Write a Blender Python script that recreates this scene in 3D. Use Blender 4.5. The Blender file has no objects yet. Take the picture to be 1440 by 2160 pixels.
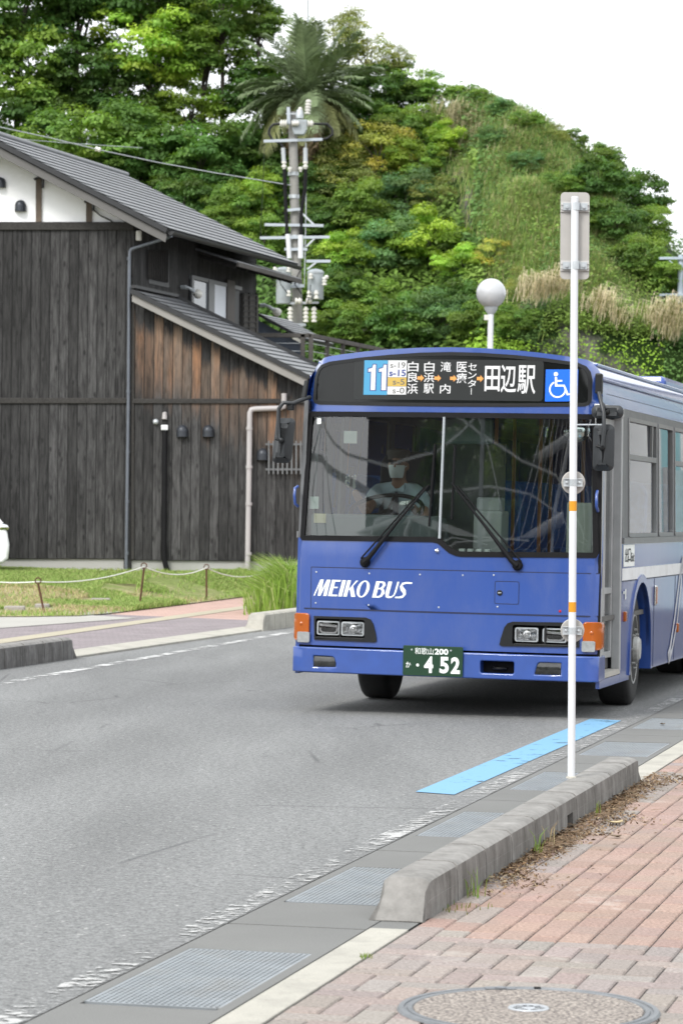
import bpy, bmesh, math, random
import numpy as np
from mathutils import Vector, Matrix, geometry
random.seed(7)
SC = bpy.context.scene
COL = SC.collection
R = math.radians
# ------------------------------------------------------------------ camera
F, CX, CY, ROLL, CAMH = 6000.0, 720.0, 1080.0, .010, 1.59      # focal length in photo pixels, level and height
PITCH = math.atan(9 / F)
fw = Vector((0, math.cos(PITCH), math.sin(PITCH)))
u0 = Vector((0, -math.sin(PITCH), math.cos(PITCH))); r0 = Vector((1, 0, 0))
rt = r0 * math.cos(ROLL) + u0 * math.sin(ROLL); up = -r0 * math.sin(ROLL) + u0 * math.cos(ROLL)
CAM = Vector((0, 0, CAMH))
cd = bpy.data.cameras.new('camera'); co = bpy.data.objects.new('camera', cd); COL.objects.link(co)
cd.sensor_width = 36; cd.lens = F / 2160 * 36; cd.clip_start = .1; cd.clip_end = 3000
M3 = Matrix((rt, up, -fw)).transposed()
co.matrix_world = Matrix.Translation(CAM) @ M3.to_4x4()
cd.dof.use_dof = True; cd.dof.focus_distance = 16.5; cd.dof.aperture_fstop = 8.0
SC.camera = co
# ------------------------------------------------------------------ sky, sun, exposure
SUN_EL, SUN_AZ = R(43), R(212)          # azimuth from +Y towards +X
w = bpy.data.worlds.new('World'); SC.world = w; w.use_nodes = True
nt = w.node_tree; nt.nodes.clear()
sky = nt.nodes.new('ShaderNodeTexSky'); sky.sky_type = 'NISHITA'; sky.sun_disc = False
sky.sun_elevation = SUN_EL; sky.sun_rotation = SUN_AZ; sky.air_density = 1.0; sky.dust_density = 4.0; sky.ozone_density = 1.0
hs = nt.nodes.new('ShaderNodeHueSaturation'); hs.inputs['Saturation'].default_value = .10
hs.inputs['Value'].default_value = 1.0
bw_ = nt.nodes.new('ShaderNodeMix'); bw_.data_type = 'RGBA'; bw_.inputs[0].default_value = .6
bw_.inputs[7].default_value = (11.2, 11.6, 12.0, 1)            # even cloud deck over the clear sky
bg = nt.nodes.new('ShaderNodeBackground'); bg.inputs[1].default_value = .13
ow = nt.nodes.new('ShaderNodeOutputWorld')
nt.links.new(sky.outputs[0], hs.inputs['Color']); nt.links.new(hs.outputs[0], bw_.inputs[6])
nt.links.new(bw_.outputs[2], bg.inputs[0]); nt.links.new(bg.outputs[0], ow.inputs[0])
sl = bpy.data.lights.new('sun', 'SUN'); sl.energy = 1.5; sl.angle = R(14); sl.color = (1, .96, .9)
so = bpy.data.objects.new('sun', sl); COL.objects.link(so)
sdir = Vector((math.cos(SUN_EL) * math.sin(SUN_AZ), math.cos(SUN_EL) * math.cos(SUN_AZ), math.sin(SUN_EL)))
so.rotation_euler = sdir.to_track_quat('Z', 'Y').to_euler()
SC.view_settings.view_transform = 'Standard'; SC.view_settings.look = 'None'
SC.view_settings.exposure = 0.62; SC.view_settings.gamma = 1.0
SC.cycles.max_bounces = 8; SC.cycles.transparent_max_bounces = 24; SC.cycles.caustics_reflective = False
SC.cycles.caustics_refractive = False; SC.cycles.sample_clamp_indirect = 8

# ------------------------------------------------------------------ measuring: photo pixel -> point in the world
def ray(x, y): return fw + rt * ((x - CX) / F) + up * ((CY - y) / F)
def on_plane(x, y, p0, n):
    r = ray(x, y); n = Vector(n); return CAM + r * ((Vector(p0) - CAM).dot(n) / r.dot(n))
def at(x, y, Y): return on_plane(x, y, (0, Y, 0), (0, 1, 0))
def gr(x, y, z=0.0): return on_plane(x, y, (0, 0, z), (0, 0, 1))
RD = Vector((math.sin(R(13.85)), math.cos(R(13.85)), 0)); RN = Vector((RD.y, -RD.x, 0)); RO = Vector((-.268, 11.745, 0))
def rp(s, t, z=0.0): return RO + RD * s + RN * t + Vector((0, 0, z))   # along / across the near gutter line

# ------------------------------------------------------------------ mesh builder
class MB:
    def __init__(s): s.v = []; s.f = []; s.m = []; s.uv = None
    def add(s, vs, fs, m=0):
        o = len(s.v); s.v += [tuple(p) for p in vs]
        for f in fs: s.f.append(tuple(i + o for i in f)); s.m.append(m)
        return s
    def quad(s, a, b, c, d, m=0): return s.add([a, b, c, d], [(0, 1, 2, 3)], m)
    def box(s, c, d, rot=None, m=0):
        x, y, z = (k / 2 for k in d); c = Vector(c)
        vs = [Vector((i, j, k)) for i in (-x, x) for j in (-y, y) for k in (-z, z)]
        if rot is not None: vs = [rot @ p for p in vs]
        return s.add([p + c for p in vs], [(0, 1, 3, 2), (4, 6, 7, 5), (0, 4, 5, 1), (2, 3, 7, 6), (0, 2, 6, 4), (1, 5, 7, 3)], m)
    def beam(s, a, b, w, h, upv=(0, 0, 1), m=0):
        a = Vector(a); b = Vector(b); d = (b - a).normalized(); upv = Vector(upv)
        if abs(d.dot(upv)) > .99: upv = Vector((0, 1, 0))
        x = d.cross(upv).normalized(); y = x.cross(d)
        ps = [x * (i * w / 2) + y * (j * h / 2) for i, j in ((-1, -1), (1, -1), (1, 1), (-1, 1))]
        return s.add([a + p for p in ps] + [b + p for p in ps], [(3, 2, 1, 0), (4, 5, 6, 7), (0, 1, 5, 4), (1, 2, 6, 5), (2, 3, 7, 6), (3, 0, 4, 7)], m)
    def tube(s, path, r, n=10, m=0, caps=True):
        P = [Vector(p) for p in path]; k = len(P); rs = r if isinstance(r, (list, tuple)) else [r] * k
        t0 = (P[1] - P[0]).normalized(); x = t0.orthogonal().normalized(); vs = []; prev = t0
        for i, p in enumerate(P):
            t = ((P[min(i + 1, k - 1)] - p).normalized() + (p - P[max(i - 1, 0)]).normalized())
            t = t.normalized() if t.length > 1e-6 else prev
            x = (prev.rotation_difference(t) @ x); x = (x - t * x.dot(t)).normalized(); prev = t; y = t.cross(x)
            vs += [p + (x * math.cos(a) + y * math.sin(a)) * rs[i] for a in (2 * math.pi * j / n for j in range(n))]
        fs = [(i * n + j, i * n + (j + 1) % n, (i + 1) * n + (j + 1) % n, (i + 1) * n + j) for i in range(k - 1) for j in range(n)]
        if caps: fs += [tuple(range(n - 1, -1, -1)), tuple(range((k - 1) * n, k * n))]
        return s.add(vs, fs, m)
    def lathe(s, prof, o=(0, 0, 0), ax=(0, 0, 1), n=24, m=0):
        o = Vector(o); ax = Vector(ax).normalized(); x = ax.orthogonal().normalized(); y = ax.cross(x); vs = []
        for r, h in prof: vs += [o + ax * h + (x * math.cos(2 * math.pi * j / n) + y * math.sin(2 * math.pi * j / n)) * max(r, 1e-5) for j in range(n)]
        k = len(prof)
        fs = [(i * n + j, i * n + (j + 1) % n, (i + 1) * n + (j + 1) % n, (i + 1) * n + j) for i in range(k - 1) for j in range(n)]
        fs += [tuple(range(n - 1, -1, -1)), tuple(range((k - 1) * n, k * n))]
        return s.add(vs, fs, m)
    def cyl(s, a, b, r, n=16, m=0): return s.tube([a, b], r, n, m)
    def ball(s, c, r, n=16, m=0):
        rr = r if isinstance(r, (list, tuple)) else (r, r, r); k = n // 2; c = Vector(c); vs = []; fs = []
        for i in range(k + 1):
            a = math.pi * i / k
            for j in range(n):
                b = 2 * math.pi * j / n; vs.append(c + Vector((rr[0] * math.sin(a) * math.cos(b), rr[1] * math.sin(a) * math.sin(b), rr[2] * math.cos(a))))
        fs = [(i * n + j, (i + 1) * n + j, (i + 1) * n + (j + 1) % n, i * n + (j + 1) % n) for i in range(k) for j in range(n)]
        return s.add(vs, fs, m)
    def prism(s, poly, mapf, d, m=0):            # 2-D outline -> mapf(x, y), pushed along vector d
        d = Vector(d); a = [Vector(mapf(*p)) for p in poly]; n = len(a); b = [p + d for p in a]
        fs = [tuple(range(n)), tuple(range(2 * n - 1, n - 1, -1))] + [(i, n + i, n + (i + 1) % n, (i + 1) % n) for i in range(n)]
        return s.add(a + b, fs, m)
    def patch(s, outline, holes, mapf, step=.1, thick=None, m=0):
        """outline with holes, filled on a grid and bent through mapf; thick = vector adds edges and a back"""
        loops = [outline] + list(holes); pts = []; edges = []
        def dens(lp):
            o = []
            for i, a in enumerate(lp):
                b = lp[(i + 1) % len(lp)]; k = max(1, int(math.hypot(b[0] - a[0], b[1] - a[1]) / step))
                o += [(a[0] + (b[0] - a[0]) * j / k, a[1] + (b[1] - a[1]) * j / k) for j in range(k)]
            return o
        loops = [dens(l) for l in loops]
        for lp in loops:
            o = len(pts); pts += lp; edges += [(o + i, o + (i + 1) % len(lp)) for i in range(len(lp))]
        def inside(p, lp):
            c = False; x, y = p; n = len(lp)
            for i in range(n):
                x1, y1 = lp[i]; x2, y2 = lp[i - 1]
                if (y1 > y) != (y2 > y) and x < (x2 - x1) * (y - y1) / (y2 - y1) + x1: c = not c
            return c
        def ok(p): return inside(p, loops[0]) and not any(inside(p, h) for h in loops[1:])
        xs = [p[0] for p in loops[0]]; ys = [p[1] for p in loops[0]]; bd = np.array(pts)
        x = min(xs) + step / 2
        while x < max(xs):
            y = min(ys) + step / 2
            while y < max(ys):
                if ok((x, y)) and np.min(np.hypot(bd[:, 0] - x, bd[:, 1] - y)) > step * .4: pts.append((x, y))
                y += step
            x += step
        V, E, Fc, *_ = geometry.delaunay_2d_cdt([Vector(p) for p in pts], edges, [], 0, 1e-6)
        tri = [f for f in Fc if ok(tuple(sum((V[i] for i in f), Vector((0, 0))) / len(f)))]
        vs = [Vector(mapf(p.x, p.y)) for p in V]
        if thick is None: return s.add(vs, tri, m)
        th = Vector(thick); n = len(vs); cnt = {}
        for f in tri:
            for i in range(len(f)):
                e = (f[i], f[(i + 1) % len(f)]); cnt[e] = 1
        fs = list(tri) + [tuple(i + n for i in reversed(f)) for f in tri]
        for (a, b) in cnt:
            if (b, a) not in cnt: fs.append((b, a, a + n, b + n))
        return s.add(vs + [p + th for p in vs], fs, m)
    def build(s, name, mats, parent=None, off=(0, 0, 0), smooth=None, bevel=0, seg=2, normals=True):
        me = bpy.data.meshes.new(name); off = Vector(off)
        me.from_pydata([tuple(Vector(p) - off) for p in s.v] if off.length else s.v, [], s.f)
        mats = mats if isinstance(mats, (list, tuple)) else [mats]
        for k in mats: me.materials.append(k)
        if len(mats) > 1: me.polygons.foreach_set('material_index', s.m)
        if normals:
            bm = bmesh.new(); bm.from_mesh(me); bmesh.ops.recalc_face_normals(bm, faces=bm.faces); bm.to_mesh(me); bm.free()
        if smooth:
            me.polygons.foreach_set('use_smooth', [True] * len(me.polygons)); me.set_sharp_from_angle(angle=R(smooth))
        me.update()
        o = bpy.data.objects.new(name, me); COL.objects.link(o)
        if parent: o.parent = parent
        elif off.length: o.location = off
        if bevel:
            b = o.modifiers.new('bevel', 'BEVEL'); b.width = bevel; b.segments = seg; b.limit_method = 'ANGLE'; b.angle_limit = R(40)
        return o

def tag(o, label=None, cat=None, group=None, kind=None):
    for k, v in (('label', label), ('category', cat), ('group', group), ('kind', kind)):
        if v: o[k] = v
    return o
def thing(name, loc, label, cat, group=None, rz=0):
    o = bpy.data.objects.new(name, None); COL.objects.link(o); o.location = loc; o.rotation_euler = (0, 0, rz); o.empty_display_size = .2
    return tag(o, label, cat, group)
def rrect(x0, y0, x1, y1, r=.02, n=4):
    r = min(r, abs(x1 - x0) / 2 - 1e-4, abs(y1 - y0) / 2 - 1e-4); o = []
    for cx, cy, a in ((x1 - r, y0 + r, -90), (x1 - r, y1 - r, 0), (x0 + r, y1 - r, 90), (x0 + r, y0 + r, 180)):
        o += [(cx + r * math.cos(R(a + 90 * i / n)), cy + r * math.sin(R(a + 90 * i / n))) for i in range(n + 1)]
    return o
def circ(cx, cy, rx, ry=None, n=24): return [(cx + rx * math.cos(2 * math.pi * i / n), cy + (ry or rx) * math.sin(2 * math.pi * i / n)) for i in range(n)]
def arc(cx, cy, r, a0, a1, n=12): return [(cx + r * math.cos(R(a0 + (a1 - a0) * i / n)), cy + r * math.sin(R(a0 + (a1 - a0) * i / n))) for i in range(n + 1)]
def stroke(pts, ws):
    """ribbon outline along pts with widths ws"""
    P = [Vector(p) for p in pts]; ws = ws if isinstance(ws, (list, tuple)) else [ws] * len(P); L = []; Rr = []
    for i, p in enumerate(P):
        t = (P[min(i + 1, len(P) - 1)] - P[max(i - 1, 0)]).normalized(); n = Vector((-t.y, t.x))
        L.append(tuple(p + n * ws[i] / 2)); Rr.append(tuple(p - n * ws[i] / 2))
    return L, Rr
def ribbon(mb, pts, ws, mapf, m=0):
    L, Rr = stroke(pts, ws); n = len(L)
    mb.add([mapf(*p) for p in L] + [mapf(*p) for p in Rr], [(i, i + 1, n + i + 1, n + i) for i in range(n - 1)], m)

_txt = {}
def text_geo(body, bold=0.0, shear=0.0):
    k = (body, bold, shear)
    if k not in _txt:
        c = bpy.data.curves.new('text', 'FONT'); c.body = body; c.offset = bold; c.shear = shear; c.resolution_u = 4
        o = bpy.data.objects.new('text', c); COL.objects.link(o)
        me = bpy.data.meshes.new_from_object(o.evaluated_get(bpy.context.evaluated_depsgraph_get()))
        _txt[k] = (np.array([v.co[:] for v in me.vertices]), [tuple(p.vertices) for p in me.polygons])
        bpy.data.objects.remove(o); bpy.data.curves.remove(c); bpy.data.meshes.remove(me)
    return _txt[k]
def put_text(mb, body, x0, y0, x1, y1, mapf, bold=0.0, shear=0.0, m=0):
    V, Fc = text_geo(body, bold, shear); lo = V.min(0); hi = V.max(0); d = np.maximum(hi - lo, 1e-6)
    mb.add([mapf(x0 + (p[0] - lo[0]) / d[0] * (x1 - x0), y0 + (p[1] - lo[1]) / d[1] * (y1 - y0)) for p in V], Fc, m)

def np_mesh(name, V, nper, mat, parent=None, loc=None, col=None):
    """V: (faces*nper, 3) array, every nper verts one face"""
    me = bpy.data.meshes.new(name); n = len(V); k = n // nper
    me.vertices.add(n); me.vertices.foreach_set('co', V.astype(np.float32).ravel())
    me.loops.add(n); me.loops.foreach_set('vertex_index', np.arange(n, dtype=np.int32))
    me.polygons.add(k); me.polygons.foreach_set('loop_start', np.arange(0, n, nper, dtype=np.int32))
    me.update(calc_edges=True)
    if col is not None:
        a = me.color_attributes.new('tint', 'FLOAT_COLOR', 'POINT'); c = np.ones((n, 4), np.float32); c[:, :3] = np.repeat(col, nper, 0); a.data.foreach_set('color', c.ravel())
    me.materials.append(mat); return me
def link(name, me, parent=None, loc=None):
    o = bpy.data.objects.new(name, me); COL.objects.link(o)
    if parent: o.parent = parent
    if loc is not None: o.location = loc
    return o

# ------------------------------------------------------------------ materials
class NT:
    def __init__(s, name):
        s.m = bpy.data.materials.new(name); s.m.use_nodes = True; s.t = s.m.node_tree; s.b = s.t.nodes['Principled BSDF']
        s.out = s.t.nodes['Material Output']
    def n(s, typ, **kw):
        x = s.t.nodes.new(typ)
        for k, v in kw.items(): setattr(x, k, v)
        return x
    def l(s, a, b): s.t.links.new(a, b)
    def tc(s, which='Object'):
        return s.n('ShaderNodeTexCoord').outputs[which]
    def mapping(s, vec, scale=(1, 1, 1), rot=(0, 0, 0), loc=(0, 0, 0)):
        m = s.n('ShaderNodeMapping'); m.inputs['Scale'].default_value = scale; m.inputs['Rotation'].default_value = rot; m.inputs['Location'].default_value = loc
        s.l(vec, m.inputs[0]); return m.outputs[0]
    def noise(s, vec, scale=5, detail=4, rough=.55, dist=0):
        x = s.n('ShaderNodeTexNoise'); x.inputs['Scale'].default_value = scale; x.inputs['Detail'].default_value = detail
        x.inputs['Roughness'].default_value = rough; x.inputs['Distortion'].default_value = dist; s.l(vec, x.inputs['Vector']); return x.outputs['Fac']
    def ramp(s, fac, stops, interp='LINEAR'):
        x = s.n('ShaderNodeValToRGB'); x.color_ramp.interpolation = interp; e = x.color_ramp.elements
        while len(e) < len(stops): e.new(.5)
        for i, (p, c) in enumerate(stops):
            e[i].position = p; e[i].color = (c, c, c, 1) if isinstance(c, (int, float)) else (*c, 1)
        s.l(fac, x.inputs[0]); return x.outputs[0]
    def mix(s, a, b, fac=.5, mode='MIX'):
        x = s.n('ShaderNodeMix', data_type='RGBA', blend_type=mode)
        for i, v in ((6, a), (7, b), (0, fac)):
            if isinstance(v, bpy.types.NodeSocket): s.l(v, x.inputs[i])
            elif i == 0: x.inputs[0].default_value = v
            else: x.inputs[i].default_value = (*v, 1) if len(v) == 3 else v
        return x.outputs[2]
    def math(s, op, a, b=0.0):
        x = s.n('ShaderNodeMath', operation=op)
        for i, v in ((0, a), (1, b)):
            if isinstance(v, bpy.types.NodeSocket): s.l(v, x.inputs[i])
            else: x.inputs[i].default_value = v
        return x.outputs[0]
    def bump(s, h, strength=.3, dist=.01):
        x = s.n('ShaderNodeBump'); x.inputs['Strength'].default_value = strength; x.inputs['Distance'].default_value = dist
        s.l(h, x.inputs['Height']); s.l(x.outputs[0], s.b.inputs['Normal'])
    def set(s, **kw):
        for k, v in kw.items():
            i = s.b.inputs[k.replace('_', ' ')]
            if isinstance(v, bpy.types.NodeSocket): s.l(v, i)
            else: i.default_value = (*v, 1) if isinstance(v, tuple) and len(v) == 3 else v
        return s.m
def mat(name, c, rough=.5, metal=0.0, var=.12, vs=6.0, bump=0.0, bs=60.0, spec=.5, coat=0.0, dirt=None, grain=0.0, emit=0.0):
    N = NT(name); v = N.tc()
    lo = tuple(x * (1 - var) for x in c); hi = tuple(min(1, x * (1 + var)) for x in c)
    col = N.mix(lo, hi, N.ramp(N.noise(v, vs, 6, .6), [(.3, 0), (.7, 1)]))
    if grain: col = N.mix(col, N.mix(tuple(x * (1 - grain) for x in c), tuple(min(1, x * (1 + grain)) for x in c), N.ramp(N.noise(v, bs, 2, .7), [(.35, 0), (.65, 1)])), .5)
    if dirt: col = N.mix(col, dirt, N.math('MULTIPLY', N.ramp(N.noise(v, vs * .7, 8, .7, .4), [(.48, 0), (.75, 1)]), .75))
    if bump: N.bump(N.noise(v, bs, 4, .6), bump, .01)
    N.set(Base_Color=col, Roughness=rough, Metallic=metal, Specular_IOR_Level=spec, Coat_Weight=coat, Coat_Roughness=.08)
    if emit: N.set(Emission_Color=c, Emission_Strength=emit)
    return N.m
def glass(name, tint=(.75, .8, .8), refl=1.0, base=.05, dirt=.0, ior=1.5):
    N = NT(name); N.t.nodes.remove(N.b)
    tr = N.n('ShaderNodeBsdfTransparent'); tr.inputs[0].default_value = (*tint, 1)
    gl = N.n('ShaderNodeBsdfGlossy'); gl.inputs['Roughness'].default_value = .015; gl.inputs[0].default_value = (refl, refl, refl, 1)
    fr = N.n('ShaderNodeFresnel'); fr.inputs[0].default_value = ior
    ms = N.n('ShaderNodeMixShader'); f = N.math('ADD', fr.outputs[0], base); N.l(f, ms.inputs[0])
    N.l(tr.outputs[0], ms.inputs[1]); N.l(gl.outputs[0], ms.inputs[2]); last = ms.outputs[0]
    if dirt:
        df = N.n('ShaderNodeBsdfDiffuse'); df.inputs[0].default_value = (.5, .5, .48, 1); m2 = N.n('ShaderNodeMixShader')
        N.l(N.math('MULTIPLY', N.ramp(N.noise(N.mapping(N.tc(), (1, 1, .35)), 3.0, 6, .7), [(.3, .2), (.8, 1)]), dirt), m2.inputs[0]); N.l(last, m2.inputs[1]); N.l(df.outputs[0], m2.inputs[2]); last = m2.outputs[0]
    N.l(last, N.out.inputs[0]); return N.m
def emis(name, c, s):
    N = NT(name); N.set(Base_Color=(.02, .02, .02), Emission_Color=c, Emission_Strength=s, Roughness=.4); return N.m

BLUE = (.012, .058, .275)
def bus_paint():
    N = NT('bus_blue_paint'); v = N.tc()
    c = N.mix(tuple(x * .93 for x in BLUE), tuple(x * 1.06 for x in BLUE), N.noise(v, 1.3, 4))
    road_dust = N.math('MULTIPLY', N.ramp(N.noise(N.mapping(v, (1, 1, .4)), 4, 8, .7), [(.45, 0), (.8, 1)]), .16)
    c = N.mix(c, (.22, .22, .24), road_dust)
    N.bump(N.noise(v, 2.2, 2), .04, .02)
    N.set(Base_Color=c, Roughness=.42, Coat_Weight=1.0, Coat_Roughness=.09, Coat_IOR=1.6, Specular_IOR_Level=.6); return N.m
M = {}
M['blue'] = bus_paint()
M['blue2'] = mat('bus_blue_trim', BLUE, .4, coat=1.0, spec=.7)
M['black'] = mat('black_rubber', (.009, .009, .010), .65, var=.2, spec=.15)
M['blackgloss'] = mat('black_gloss', (.006, .007, .007), .10, spec=.35)
M['blackplast'] = mat('black_plastic', (.013, .014, .015), .45, var=.2, spec=.25)
M['mirror'] = mat('mirror_housing', (.022, .025, .028), .38, var=.2)
M['white'] = mat('white_paint', (.72, .74, .75), .45, var=.05, dirt=(.5, .5, .48))
M['polewhite'] = mat('white_pole_paint', (.62, .64, .66), .35, var=.03)
M['signback'] = mat('bare_aluminium_sign_back', (.40, .385, .365), .55, metal=.15, var=.05, vs=9)
M['steel'] = mat('galvanised_steel', (.50, .53, .55), .42, metal=.6, var=.12, vs=20)
M['steelgrey'] = mat('grey_painted_steel', (.40, .43, .45), .5, metal=.1, var=.1)
M['xfmr'] = mat('transformer_grey', (.30, .335, .355), .45, var=.06, dirt=(.2, .2, .2))
M['porcelain'] = mat('white_porcelain', (.60, .59, .55), .25, var=.05)
M['alu'] = mat('bus_aluminium_frame', (.20, .205, .21), .35, metal=.5, var=.12)
M['alulight'] = mat('silver_door_frame', (.38, .39, .395), .38, metal=.3, var=.1)
M['winframe'] = mat('grey_window_frame', (.14, .145, .15), .45, metal=.2, var=.15)
M['chrome'] = mat('chrome', (.75, .76, .78), .12, metal=1, var=.03)
M['orange'] = mat('amber_lens', (.36, .080, .004), .15, var=.1, coat=.6)
M['orangeband'] = mat('orange_band', (.62, .27, .01), .4, var=.04)
M['greylens'] = mat('grey_lens', (.28, .29, .29), .15, var=.2, vs=25, coat=.5)
M['clearlens'] = glass('clear_lamp_lens', (.9, .9, .9), .9, .06)
M['reflector'] = mat('lamp_reflector', (.80, .81, .82), .16, metal=1, var=.1, vs=30)
M['darklens'] = mat('dark_fog_lens', (.022, .023, .022), .08, var=.5, vs=18, spec=.7)
M['tyre'] = mat('tyre_rubber', (.016, .016, .016), .75, var=.3, bump=.3, bs=40)
M['rim'] = mat('white_grey_rim', (.40, .41, .40), .5, metal=.2, var=.15, dirt=(.14, .12, .10))
M['windscreen'] = glass('windscreen_glass', (.74, .81, .78), 1.0, .045, .008)
M['busglass'] = glass('bus_side_glass', (.72, .80, .80), 1.0, .03, .01)
M['plategreen'] = mat('plate_green', (.005, .036, .015), .4, var=.05)
M['platewhite'] = mat('plate_white', (.80, .84, .82), .4, var=.02)
M['busgreyin'] = mat('interior_grey', (.34, .36, .36), .6, var=.06)
M['dash'] = mat('dashboard_grey', (.095, .12, .125), .55, var=.1)
M['seatblue'] = mat('seat_blue_cloth', (.03, .13, .42), .8, var=.2, vs=30)
M['handrail'] = mat('orange_handrail', (.34, .13, .05), .35, var=.05)
M['wcblue'] = mat('sign_blue', (.005, .13, .72), .3, var=.03)
M['led_panel'] = mat('led_panel_grey', (.014, .016, .016), .3, var=.08, spec=.4)
M['led_white'] = emis('led_white', (1, 1, 1), .68)
M['led_blue'] = emis('led_sky_blue', (.06, .46, .80), .62)
M['led_yellow'] = emis('led_yellow', (.90, .60, .10), .6)
M['led_orange'] = emis('led_orange', (1, .42, .08), .75)
M['led_grey'] = emis('led_grey', (.16, .16, .14), .6)
M['led_navy'] = emis('led_navy', (.02, .06, .35), .6)
M['warning'] = mat('warning_yellow', (.75, .6, .03), .5)

# ================================================================== GROUND, ROAD, PAVEMENTS
def asphalt():
    N = NT('worn_asphalt'); v = N.tc()
    g = N.mix((.075, .078, .078), (.315, .318, .315), N.ramp(N.math('ADD', N.math('MULTIPLY', N.noise(v, 62, 3, .8), .6), N.math('MULTIPLY', N.noise(N.mapping(v, (1, 1, 1), (0, 0, .3), (5, 2, 0)), 24, 3, .8), .4)), [(.36, 0), (.64, 1)]))
    big = N.ramp(N.noise(N.mapping(v, (2.2, .35, 1), (0, 0, R(14))), .5, 6, .65), [(.3, .80), (.7, 1.12)])
    g = N.mix(g, big, 1.0, 'MULTIPLY')
    vor = N.n('ShaderNodeTexVoronoi'); vor.inputs['Scale'].default_value = 26; N.l(v, vor.inputs['Vector'])
    chips = N.ramp(vor.outputs['Distance'], [(.16, 1), (.26, 0)])
    pick = N.ramp(N.noise(v, 17, 2), [(.60, 0), (.66, 1)])
    g = N.mix(g, (.52, .51, .49), N.math('MULTIPLY', N.math('MULTIPLY', chips, pick), .75))
    sx = N.n('ShaderNodeSeparateXYZ'); N.l(N.mapping(v, (1, 1, 1), (0, 0, R(13.85)), (0, 0, 0)), sx.inputs[0])
    tr_ = N.math('SINE', N.math('MULTIPLY', N.math('ADD', sx.outputs[0], N.math('MULTIPLY', N.noise(v, .25, 2), .8)), 3.6))
    g = N.mix(g, N.ramp(N.math('ADD', N.math('MULTIPLY', tr_, .5), .5), [(0, .93), (1, 1.05)]), 1.0, 'MULTIPLY')
    ve = N.n('ShaderNodeTexVoronoi', feature='DISTANCE_TO_EDGE'); ve.inputs['Scale'].default_value = .55; N.l(N.mix(v, N.n('ShaderNodeTexNoise').outputs['Color'], .0), ve.inputs['Vector'])
    crack = N.math('MULTIPLY', N.ramp(ve.outputs['Distance'], [(.0, 1), (.012, 0)]), N.ramp(N.noise(v, .5, 4, .7), [(.50, 0), (.60, .6)]))
    g = N.mix(g, (.06, .06, .062), crack)
    vd = N.n('ShaderNodeTexVoronoi'); vd.inputs['Scale'].default_value = 1.1; N.l(v, vd.inputs['Vector'])
    g = N.mix(g, (.085, .085, .088), N.math('MULTIPLY', N.ramp(vd.outputs['Distance'], [(.02, .8), (.07, 0)]), N.ramp(N.noise(v, .8, 2), [(.5, 0), (.56, 1)])))
    stain = N.ramp(N.noise(N.mapping(v, (1.4, .5, 1), (0, 0, R(14)), (3.1, 0, 0)), .9, 7, .7, .6), [(.66, 0), (.74, .55)])
    g = N.mix(g, (.075, .075, .08), stain)
    N.bump(N.noise(v, 160, 3, .7), .5, .006)
    N.set(Base_Color=g, Roughness=.85, Specular_IOR_Level=.25); return N.m
M['asphalt'] = asphalt()
M['concrete'] = mat('grey_concrete', (.172, .173, .167), .85, var=.12, vs=1.5, grain=.25, bs=170, spec=.2, bump=.2)
M['kerbpale'] = mat('pale_kerb_concrete', (.40, .385, .34), .85, var=.15, vs=4, grain=.2, bs=120, spec=.2, dirt=(.22, .21, .19), bump=.2)
def kerbmat():
    N = NT('weathered_kerb_concrete'); v = N.tc(); ge = N.n('ShaderNodeNewGeometry')
    c = N.mix((.175, .17, .16), (.32, .31, .295), N.ramp(N.noise(v, 9, 8, .7), [(.3, 0), (.72, 1)]))
    streak = N.ramp(N.noise(N.mapping(v, (3.2, 3.2, .45)), 2.0, 9, .75, .4), [(.38, 0), (.62, 1)])
    sx = N.n('ShaderNodeSeparateXYZ'); N.l(ge.outputs['Normal'], sx.inputs[0])
    side = N.ramp(sx.outputs[2], [(.2, 1), (.75, 0)])
    c = N.mix(c, (.085, .08, .072), N.math('MULTIPLY', N.math('MULTIPLY', streak, side), .78))
    c = N.mix(c, (.46, .45, .43), N.math('MULTIPLY', N.ramp(N.noise(N.mapping(v, (1, 1, .3)), 5, 9, .75, .8), [(.6, 0), (.72, 1)]), .6))
    N.bump(N.noise(v, 60, 5, .7), .35, .01)
    N.set(Base_Color=c, Roughness=.9, Specular_IOR_Level=.15); return N.m
M['kerb'] = kerbmat()
def tintmat(name, rough=.85, grain=.25, bs=90, spec=.2, mul=(1, 1, 1), trans=0.0, grime=None):
    N = NT(name); a = N.n('ShaderNodeVertexColor', layer_name='tint'); v = N.tc()
    c = N.mix(a.outputs[0], N.ramp(N.noise(v, bs, 4, .7), [(.3, 1 - grain), (.7, 1 + grain)]), 1.0, 'MULTIPLY')
    if mul != (1, 1, 1): c = N.mix(c, mul, 1.0, 'MULTIPLY')
    if grime:
        c = N.mix(c, grime, N.math('MULTIPLY', N.ramp(N.noise(v, 1.9, 8, .72, .5), [(.50, 0), (.72, 1)]), .55))
        c = N.mix(c, (.52, .49, .45), N.math('MULTIPLY', N.ramp(N.noise(N.mapping(v, (1, 1, 1), (0, 0, 1), (7, 3, 0)), 1.1, 9, .75, .4), [(.60, 0), (.72, 1)]), .55))
    N.set(Base_Color=c, Roughness=rough, Specular_IOR_Level=spec)
    if trans:
        d = N.n('ShaderNodeBsdfTranslucent'); N.l(c, d.inputs[0]); ms = N.n('ShaderNodeMixShader'); ms.inputs[0].default_value = trans
        N.l(N.b.outputs[0], ms.inputs[1]); N.l(d.outputs[0], ms.inputs[2]); N.l(ms.outputs[0], N.out.inputs[0])
    return N.m
M['paver'] = tintmat('sidewalk_pavers', .85, .42, 75, grime=(.24, .215, .195))
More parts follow.
